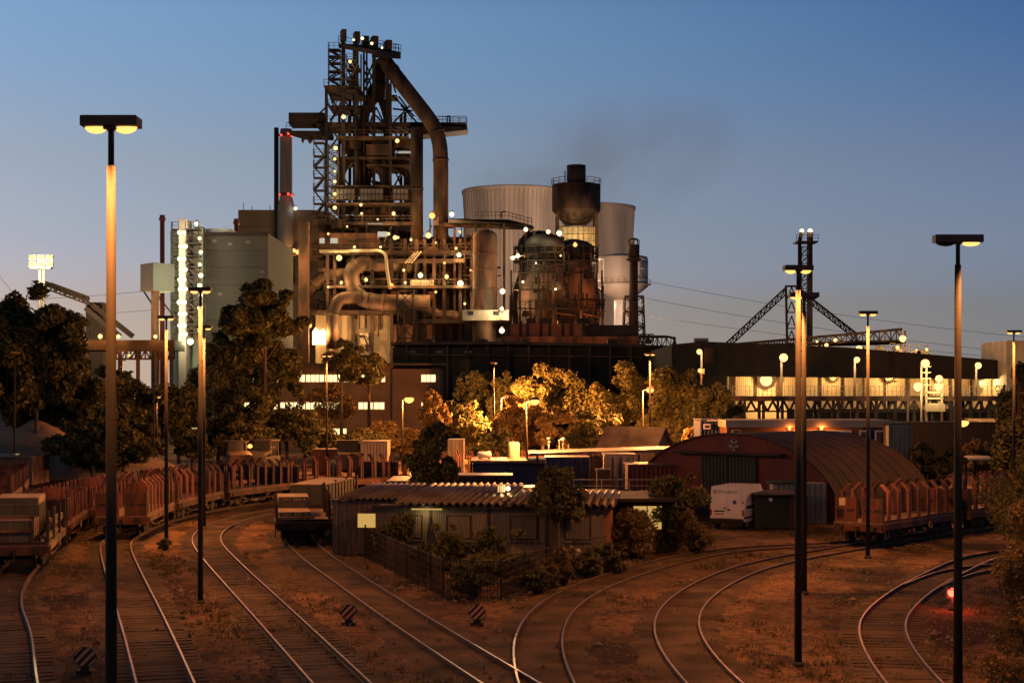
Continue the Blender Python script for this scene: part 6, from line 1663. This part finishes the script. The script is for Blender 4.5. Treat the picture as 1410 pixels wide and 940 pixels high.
def parked_van(x, Y, label, m='white'):
    t = thing('parked_van', label, 'van', ((x - 705) * PX(Y), Y, 0), R_(80), 'small parked vehicles')
    b = MB(); b.prism([(-.85, -2.2, .4), (-.85, 2.2, .4), (-.85, 2.3, .95), (-.85, 1.5, 1.1), (-.85, .9, 1.85), (-.85, -2.0, 1.9), (-.85, -2.25, 1.2)], (1.7, 0, 0)); b.build('body', M[m], t, local=True)
    for xx in (-.86, .84):
        b = MB(); b.prism([(xx, 1.2, 1.15), (xx, .8, 1.75), (xx, -1.8, 1.78), (xx, -1.9, 1.15)], (.02, 0, 0)); b.build('side_window', M['glass'], t, local=True)
        for yy in (-1.4, 1.45): b = MB(); b.pipe([(xx - .1, yy, .33), (xx + .1, yy, .33)], .33, 16); b.build('wheel', M['black'], t, local=True)
parked_van(742, 128, 'blue grey van parked below the orange lit trees', 'grey')
for x, y, r in ((755, 603, .22), (775, 604, .35), (783, 607, .22), (756, 608, .2), (770, 606, .15), (795, 604, .12), (803, 604, .12)):
    Yl = 170; p = W(x, y, Yl)
    t = thing('low_yard_lamp', 'small bright lamp low between the orange lit trunks', 'lamp', (p.x, Yl, 0), 0, 'tiny lamps between the trees')
    b = MB(); b.tube((p.x, Yl, 0), (p.x, Yl, p.z - r), .05, 6); b.build('pole', M['dark'], t)
    b = MB(); b.lathe(p, [(.03, -r * .6), (r, 0), (.03, r * .5)], 10); lo = b.build('lens', M['e_warm'], t)
    light(lo, p + Vector((0, -.7, -r - .1)), 300 * r / .2, SODIUM, 'POINT', .1)
# ---- striped round marker discs
def marker(x, yb, dia, label, rz=0):
    p = G(x, yb); t = thing('track_marker', label, 'track sign', p, rz, 'striped marker discs')
    zc = .10 + dia / 2
    n = 40; r = dia / 2
    def ring(y, q): return [(q * math.cos(2 * math.pi * k / n), y, zc + q * .86 * math.sin(2 * math.pi * k / n)) for k in range(n)]
    b = MB(); b.prism(ring(0, r), (0, .05, 0)); b.build('disc', M['letter'], t, local=True)
    b = MB(); b.prism(ring(-.006, r * .93), (0, .005, 0)); b.build('face', M['signor'], t, local=True)
    for k in (-1, 0, 1):
        c = k * .29 * dia; hw = .072 * dia; lim = r * .93; pts = []
        os_ = [c - hw + 2 * hw * i / 6 for i in range(7)]
        poly = [(o, math.sqrt(max(0, lim * lim - o * o))) for o in os_] + [(o, -math.sqrt(max(0, lim * lim - o * o))) for o in os_[::-1]]
        ca, sa = math.cos(R_(-40)), math.sin(R_(-40))
        b = MB(); b.prism([((u * ca - v * sa), -.012, zc + .86 * (u * sa + v * ca)) for u, v in poly], (0, .005, 0)); b.build('stripe', M['letter'], t, local=True)
    b = MB(); b.bb(-.12, .12, -.02, .12, -.02, .16); b.bb(-.22, .22, -.12, .2, -.02, .06); b.build('foot', M['black'], t, local=True)
marker(117, 925, .64, 'striped black and orange disc nearest to the tallest mast')
marker(480, 859, .60, 'striped disc between the shiny curved track and the half buried track')
marker(657, 859, .58, 'striped disc in front of the garden fence corner')
# ---- red shunting signal
p = G(1311, 838)
sg = thing('shunting_signal', 'low post signal with a glowing red lamp beside the thick mast', 'railway signal', p)
zl = W(0, 815, p.y).z
b = MB(); b.tube((0, 0, -.05), (0, 0, zl - .15), .05, 8); b.bb(-.15, .15, -.15, .15, 0, .12); b.build('pole', M['dark'], sg, local=True)
b = MB(); b.bb(-.19, .19, -.02, .2, zl - .22, zl + .2); b.bb(-.12, .12, -.2, -.02, zl + .1, zl + .13); b.build('lamp_head', M['black'], sg, local=True)
b = MB(); b.lathe((0, 0, 0), [(.001, .07), (.10, .05), (.16, 0)], 16, cap=False); b.v = [(x, -.025 - z, zl + y) for x, y, z in b.v]; lo = b.build('lens', M['e_redsig'], sg, local=True)
light(lo, (0, -.35, zl), 30, (1, .08, .04), 'POINT', .05, world=False)
# ---- gravel heaps
for cx_, cy, rx, ry, hz, lab, sd_ in ((-45.5, 152, 9, 7, 4.1, 'highest gravel heap left behind the short post wagons', 1), (-52, 146, 8, 7, 2.9, 'lower gravel heap at the very edge of the picture', 2), (-39, 150, 7, 6, 3.4, 'gravel heap half covered by dark bushes', 3)):
    b = MB(); n = 40; rng = random.Random(sd_); vs = []
    for i in range(n + 1):
        for j in range(n + 1):
            u, v = i / n * 2 - 1, j / n * 2 - 1
            d = math.sqrt(u * u + v * v); h = max(0, 1 - d) ** .8 if d < 1 else 0
            vs.append((cx_ + u * rx * 1.2, cy + v * ry * 1.2, hz * 1.18 * h * (1 + .12 * math.sin(5 * u + 3 * v + sd_)) + rng.uniform(0, .1) - .08))
    b.add(vs, [(i * (n + 1) + j, (i + 1) * (n + 1) + j, (i + 1) * (n + 1) + j + 1, i * (n + 1) + j + 1) for i in range(n) for j in range(n)], 0, True)
    tag(b.build('gravel_heap', M['dirt'], base=(cx_, cy, 0)), lab, 'gravel heap', 'gravel heaps')
fs_ = thing('flat_shed', 'low shed with pale flat roof between gravel heap and short post wagons', 'shed', (W(5, 0, 135).x, 135, 0))
x0, x1 = W(-40, 0, 135).x, W(44, 0, 135).x
b = MB(); b.bb(x0, x1, 135, 140, 0, 2.3); b.build('wall', M['wood'], fs_)
b = MB(); b.bb(x0 - .2, x1 + .2, 134.6, 141, 2.302, 2.42); b.build('roof', M['tin'], fs_)
dup(pl_, (-33.6, 104, .03), R_(103), 'short post wagon at the picture edge in front of the pale flat roof')
dup(pl_, (-36.2, 114.6, .03), R_(105), 'short post wagon farthest back at the picture edge below the gravel heap')

# ================================================================== TREES AND SHRUBS
def leaf_cloud(clumps, n, size, rng, droop=.15):
    cen = np.array([c for c, r in clumps]); rad = np.array([r for c, r in clumps], dtype=float)
    if rad.ndim == 1: rad = np.stack([rad, rad, rad * .8], 1)
    w = (rad[:, 0] * rad[:, 2]); w = w / w.sum()
    k = rng.choice(len(cen), n, p=w)
    d = rng.normal(size=(n, 3)); d /= np.linalg.norm(d, axis=1)[:, None]
    rr = rng.uniform(.25, 1, n) ** .5
    rr = rr * (1 + rng.normal(size=n) * .10)
    pos = cen[k] + d * rr[:, None] * rad[k]
    nrm = d * .7 + rng.normal(size=(n, 3)) * .8 + np.array([0, 0, .3]); nrm /= np.linalg.norm(nrm, axis=1)[:, None]
    a = np.cross(nrm, rng.normal(size=(n, 3))); a /= np.linalg.norm(a, axis=1)[:, None]
    b = np.cross(nrm, a)
    s1 = size * rng.uniform(.5, 1.5, n)[:, None]; s2 = s1 * rng.uniform(.35, .65, n)[:, None]
    bend = nrm * s1 * .25
    v = np.stack([pos - a * s1, pos - b * s2 + bend, pos + a * s1, pos + b * s2 + bend], 1).reshape(-1, 3)
    return v
def plant(name, label, cat, base, h, rx, ry, z0, nleaf, leaf, m='leafm', seed=0, nc=26, trunk=.18, lean=(0, 0), shape='round', group=None, part='crown'):
    rng = np.random.default_rng(seed); base = Vector(base)
    t = thing(name, label, cat, base, 0, group)
    cz = (z0 + h) / 2; rz_ = (h - z0) / 2
    clumps = []
    for i in range(nc):
        d = rng.normal(size=3); d /= np.linalg.norm(d)
        q = rng.uniform(.35, .88)
        zz = d[2] * q
        wid = 1.0
        if shape == 'cone': wid = max(.18, .95 - .85 * (zz * .5 + .5) ** 1.1) * 1.25
        elif shape == 'tall': wid = max(.3, 1 - .45 * (zz * .5 + .5))
        else: wid = 1 - .12 * zz
        r = rng.uniform(.13, .38) * (1.25 if name == 'shrub' else 1 if shape == 'round' else .8) * (1 - .5 * max(0, zz))
        if i % 6 == 0: q = rng.uniform(.86, .96); zz = d[2] * q; r = rng.uniform(.15, .22)
        clumps.append(((lean[0] + d[0] * q * rx * wid, lean[1] + d[1] * q * ry * wid, cz + zz * rz_), (r * rx * (1.1 if shape == 'round' else .9), r * ry * 1.05, r * rz_ * .85)))
    v = leaf_cloud(clumps, nleaf, leaf, rng)
    v[:, 2] = np.maximum(v[:, 2], .02)
    n = len(v) // 4
    me = bpy.data.meshes.new(part)
    me.vertices.add(len(v)); me.vertices.foreach_set('co', v.astype(np.float32).ravel())
    me.loops.add(len(v)); me.loops.foreach_set('vertex_index', np.arange(len(v), dtype=np.int32))
    me.polygons.add(n); me.polygons.foreach_set('loop_start', np.arange(0, len(v), 4, dtype=np.int32))
    me.update(calc_edges=True); me.validate(); me.materials.append(M[m])
    o = bpy.data.objects.new(part, me); C.objects.link(o); o.parent = t
    b = MB()
    top = Vector((lean[0] * .6, lean[1] * .6, z0 + (h - z0) * .45))
    if trunk:
        b.pipe([(0, 0, -.1), (lean[0] * .15, lean[1] * .15, z0 * .6 + .05), (top.x * .8, top.y * .8, (z0 + top.z) / 2), top], [trunk, trunk * .8, trunk * .6, trunk * .35], 8)
        for c, r in clumps[:12]:
            f = rng.uniform(.3, .9); st_ = Vector((top.x * f, top.y * f, z0 * .6 + (top.z - z0 * .6) * f)); c = Vector(c)
            mid_ = st_.lerp(c, .5) + Vector((0, 0, .1 * rx)); b.pipe([st_, mid_, c], [trunk * .4, trunk * .25, trunk * .1], 5)
    else:
        for c, r in clumps[:14]:
            c = Vector(c); b.pipe([(c.x * .15, c.y * .15, -.03), (c.x * .5, c.y * .5, c.z * .55), c], [.03, .025, .012], 5)
    b.build('trunk' if trunk else 'stems', M['bark'], t, local=True)
    return t
def tree(x, ytop, hwpx, Y, label, ybot=None, n=6000, leaf=.30, m='leafd', seed=0, nc=30, shape='round', trunk=.25, name='broadleaf_tree', group='trees around the works', dy=None):
    h = W(0, ytop, Y).z; rx = hwpx * PX(Y)
    z0 = W(0, ybot, Y).z if ybot else h * .18
    z0 = max(.3, min(z0, h * .22)) if name == 'broadleaf_tree' and not (325 < x < 600 or x < 120) else max(.3, z0)
    n = int(n * 1.35)
    return plant(name, label, 'tree', ((x - 705) * PX(Y), Y, 0), h, rx, dy or rx * .85, z0, n, leaf, m, seed, nc, trunk, shape=shape, group=group)
def shrub(x, ytop, hwpx, yb, label, n=2500, leaf=.08, m='leafm', seed=0, nc=16, shape='round', Y=None, group='shrubs in the yard'):
    Y = Y or EYE * FPX / (yb - HOR); h = W(0, ytop, Y).z; rx = hwpx * PX(Y)
    return plant('shrub', label, 'shrub', ((x - 705) * PX(Y), Y, 0), h, rx, rx * .8, .02, n, leaf, m, seed, nc, 0, shape=shape, group=group, part='foliage')
tree(50, 386, 76, 150, 'big dark tree under the glaring floodlight', 560, 15000, .30, seed=1, nc=46)
tree(-12, 420, 62, 146, 'dark tree cut by the picture edge under the floodlight', 570, 8000, .30, seed=2)
tree(108, 470, 60, 156, 'dark tree between the tallest mast and the gravel heap', 610, 9000, .28, seed=3)
tree(60, 500, 70, 160, 'low dark tree behind the unlit mast', 610, 7000, .28, seed=4)
tree(172, 492, 60, 165, 'dark tree below the low bridge hall', 620, 8000, .28, seed=5)
tree(130, 560, 60, 140, 'olive dim tree beside the highest gravel heap', 650, 7000, .22, 'leafm', seed=6)
tree(246, 510, 44, 178, 'dark tree left of the three strip lights', 620, 6000, .28, seed=7)
tree(205, 520, 26, 192, 'orange lit tree peeping between dark trees under the hall stairs', 590, 2500, .26, 'leafb', seed=8)
tree(209, 598, 20, 158, 'small brightly lit bushy tree beside the low mast', 640, 2600, .16, 'leafb', seed=9, trunk=.1)
tree(365, 390, 56, 182, 'large round dark tree before the brown hall', 480, 15000, .32, seed=10, nc=44)
tree(330, 440, 50, 186, 'dark tree on the left flank of the large round tree', 560, 8000, .30, seed=11)
tree(384, 462, 34, 188, 'dark tree on the right flank of the large round tree', 560, 8000, .30, seed=12)
tree(350, 520, 46, 178, 'dark tree in front of the office window bands on the left', 600, 2400, .22, seed=13, shape='tall')
tree(470, 468, 34, 192, 'dark tree crowning beside the glowing furnace opening', 525, 4000, .26, seed=91)
tree(508, 476, 30, 196, 'dark tree crowning in front of the pale casting house wall', 530, 6000, .28, seed=14)
tree(455, 520, 36, 200, 'warm lit tree before the middle of the office windows', 590, 2400, .2, 'leafb', seed=15)
tree(420, 560, 40, 176, 'low dim tree under the lit office windows', 620, 2200, .20, 'leafm', seed=16)
tree(520, 575, 46, 174, 'low spreading tree lit from above by the street lamp', 625, 4000, .20, 'leafb', seed=17)
tree(596, 522, 28, 186, 'tall thin tree lit orange behind the street lamp', 610, 3500, .22, 'leafb', seed=18, shape='tall')
tree(640, 545, 44, 190, 'dark tree between street lamp and the orange lit group', 620, 5000, .24, seed=19)
tree(596, 572, 52, 98, 'dark broad tree between the hut roof and the stake train', 700, 12000, .14, seed=20, shape='tall', nc=44, trunk=.16)
tree(722, 540, 42, 182, 'bright orange lit tree around the small street lamp', 620, 7000, .22, 'leafb', seed=21)
tree(775, 555, 44, 178, 'orange brown lit tree right of the leaning street lamp', 620, 6500, .22, 'leafb', seed=22)
tree(748, 492, 54, 196, 'olive tree rising above the orange lit trees', 570, 7000, .26, 'leafm', seed=23)
tree(858, 492, 54, 190, 'olive tree left of the green lit tree', 590, 8000, .26, 'leafm', seed=24)
tree(905, 560, 42, 168, 'yellow green tree lit by the street lamp with a wire', 615, 6500, .21, 'leafm', seed=25)
tree(935, 482, 50, 184, 'tall olive tree before the end of the storage hall', 580, 8000, .26, 'leafm', seed=26)
tree(980, 520, 34, 172, 'dark tree beside the start of the railed gallery', 590, 5000, .22, seed=27)
tree(822, 560, 40, 150, 'dark brown tree standing left of the gabled shed', 620, 6000, .20, seed=28)
tree(680, 590, 34, 160, 'dark bushy tree behind the flat shed', 640, 4000, .19, seed=29)
tree(955, 575, 26, 150, 'small orange lit tree left of the blue site container', 615, 2600, .19, 'leafb', seed=30, trunk=.12)
tree(1290, 602, 38, 108, 'dark bushy tree between the two parts of the red train', 680, 5000, .15, seed=31, trunk=.12)
tree(1262, 598, 14, 117, 'small pale lit bush by the handrail', 625, 1200, .13, 'leafb', seed=32, trunk=.06)
tree(1347, 600, 26, 125, 'dry lit bush under the low orange lamp', 630, 1600, .13, 'leafb', seed=33, trunk=.07)
tree(1400, 500, 44, 104, 'dark tree before the pale cladded block', 640, 7000, .17, seed=34)
for i_, (x_, yt_, hw_, Y_, yb_, m_, lb_) in enumerate(((300, 470, 40, 190, 600, 'leafd', 'dark tree squeezed between hall foot and the large round tree'), (345, 570, 44, 170, 640, 'leafm', 'low dim tree in front of the lowest office windows'), (395, 545, 40, 184, 620, 'leafd', 'thin tree veiling the middle office windows'),
        (300, 560, 40, 186, 630, 'leafd', 'dark bushy tree above the three strip lights'), (440, 585, 34, 166, 630, 'leafd', 'dark low tree behind the bent stakes of the train'), (500, 590, 36, 168, 635, 'leafd', 'dark low tree behind the cream flat topped container'), (560, 580, 26, 176, 630, 'leafb', 'small brown tree behind the bright street lamp pole'),
        (128, 590, 34, 138, 645, 'leafd', 'dark bush between gravel heap and the tallest mast'), (170, 590, 40, 140, 650, 'leafd', 'dark bush right behind the tallest mast'), (265, 590, 30, 156, 640, 'leafd', 'dark bush below the strip lights'), (655, 500, 40, 214, 570, 'leafd', 'dark tree rising before the long dark shed'), (700, 505, 30, 206, 580, 'leafd', 'dim tree behind the lamp left of the orange group'), (805, 515, 34, 198, 590, 'leafm', 'olive tree between the two lit groups'), (1010, 540, 22, 176, 600, 'leafd', 'dark tree hiding the first gallery bay'))):
    tree(x_, yt_, hw_, Y_, lb_, yb_, 1600 if 340 < x_ < 480 else 4500, .24, m_, seed=70 + i_)
tree(769, 632, 37, 71.5, 'small tree with a pale forked trunk in the hut garden', 735, 9000, .085, seed=35, trunk=.09, nc=36, name='garden_tree', group='garden trees')
shrub(543, 686, 33, 775, 'round shrub hiding the left end of the panelled hut', 5000, .075, seed=40)
shrub(690, 724, 46, 790, 'broad olive shrub before the hut windows', 6500, .075, seed=41)
shrub(652, 762, 40, 822, 'shrub behind the front corner of the garden fence', 5000, .07, seed=42)
shrub(585, 742, 28, 800, 'dark climbing shrub along the left garden boards', 3200, .07, 'leafd', seed=43)
shrub(738, 780, 34, 815, 'low dark shrub behind the right leg of the fence', 3200, .07, 'leafd', seed=44)
shrub(808, 752, 26, 795, 'dark shrub at the right garden corner', 2500, .07, 'leafd', seed=45)
shrub(930, 645, 46, 758, 'tall shrub beside the white van rear', 9000, .085, seed=46, nc=26, group='shrubs near the van')
shrub(872, 690, 42, 768, 'brownish shrub before the glowing yellow wall patch', 6500, .08, 'leafb', seed=47, nc=22, group='shrubs near the van')
shrub(955, 700, 26, 762, 'small brownish shrub at the van corner', 3500, .07, 'leafb', seed=48, group='shrubs near the van')
shrub(835, 742, 30, 790, 'dark shrub against the right end of the hut', 3500, .07, 'leafd', seed=53)
shrub(615, 715, 30, 785, 'olive shrub touching the hut front between two shutters', 3500, .07, seed=54)
shrub(775, 745, 24, 806, 'thin shrub under the small garden tree', 2200, .07, 'leafb', seed=55)
shrub(228, 740, 12, 757, 'tiny weed tuft at the foot of the slim mast', 500, .06, 'leafd', seed=49)
plant('broadleaf_tree', 'large leafy bush filling the lower edge beside the thick mast', 'tree', (13.75, 39.5, 0), 6.0, 2.1, 1.8, .05, 34000, .055, 'leafb', 50, 80, .1, shape='tall', group='foreground foliage')
plant('broadleaf_tree', 'darker leafy bush rising behind the foreground bush', 'tree', (17.4, 52, 0), 6.8, 2.3, 2.0, .1, 20000, .07, 'leafm', 51, 60, .12, group='foreground foliage')
plant('shrub', 'brown leafy shrub nearest to the lower picture corner', 'shrub', (12.2, 36.0, 0), 3.0, 1.4, 1.2, .02, 9000, .05, 'leafb', 52, 24, 0, group='foreground foliage', part='foliage')

# ================================================================== GROUND LITTER (nobody could count it)
rng = np.random.default_rng(11)
def track_clear(x, y):
    return True
def scatter(n, xr, yr, hfun, mats, name, kind_shape):
    xs_ = rng.uniform(*xr, n); ys_ = rng.uniform(*yr, n)
    vs = []; fs = []
    for x, y in zip(xs_, ys_):
        if kind_shape == 'grass':
            if math.sin(x * .35 + 1.3) * math.sin(y * .22 + x * .1) + .5 * math.sin(x * 1.1 + y * .7) + rng.normal() * .25 < .55: continue
            k = rng.integers(4, 10)
            for _ in range(k):
                a = rng.uniform(0, 6.28); h = hfun(y) * rng.uniform(.5, 1.4); w = .012 + y * .0002; ox, oy = rng.normal(size=2) * .10
                dx, dy = math.cos(a), math.sin(a); lx, ly = rng.normal(size=2) * h * .45
                o = len(vs); vs += [(x + ox - dx * w, y + oy - dy * w, -.03), (x + ox + dx * w, y + oy + dy * w, -.03), (x + ox + lx, y + oy + ly, h)]; fs.append((o, o + 1, o + 2))
        else:
            r = rng.uniform(.025, .07) * (1 + (rng.uniform() > .97) * 1.5); o = len(vs); a = rng.uniform(0, 6.28)
            for q in range(4): vs.append((x + r * math.cos(a + q * 1.57) * rng.uniform(.6, 1.2), y + r * math.sin(a + q * 1.57) * rng.uniform(.6, 1.2), .0))
            vs.append((x, y, r * rng.uniform(.5, 1.1))); fs += [(o, o + 1, o + 4), (o + 1, o + 2, o + 4), (o + 2, o + 3, o + 4), (o + 3, o, o + 4)]
    me = bpy.data.meshes.new(name); me.from_pydata(vs, [], fs); me.materials.append(mats); me.update()
    o = bpy.data.objects.new(name, me); C.objects.link(o)
    return o
tag(scatter(26000, (-30, 34), (38, 100), lambda y: .10, M['grass'], 'grass', 'grass'), 'short dry grass and weeds growing between the tracks', 'grass', kind='stuff')
tag(scatter(15000, (-26, 24), (38, 74), None, M['stone'], 'gravel', 'stone'), 'loose ballast stones strewn over the yard dirt', 'gravel', kind='stuff')
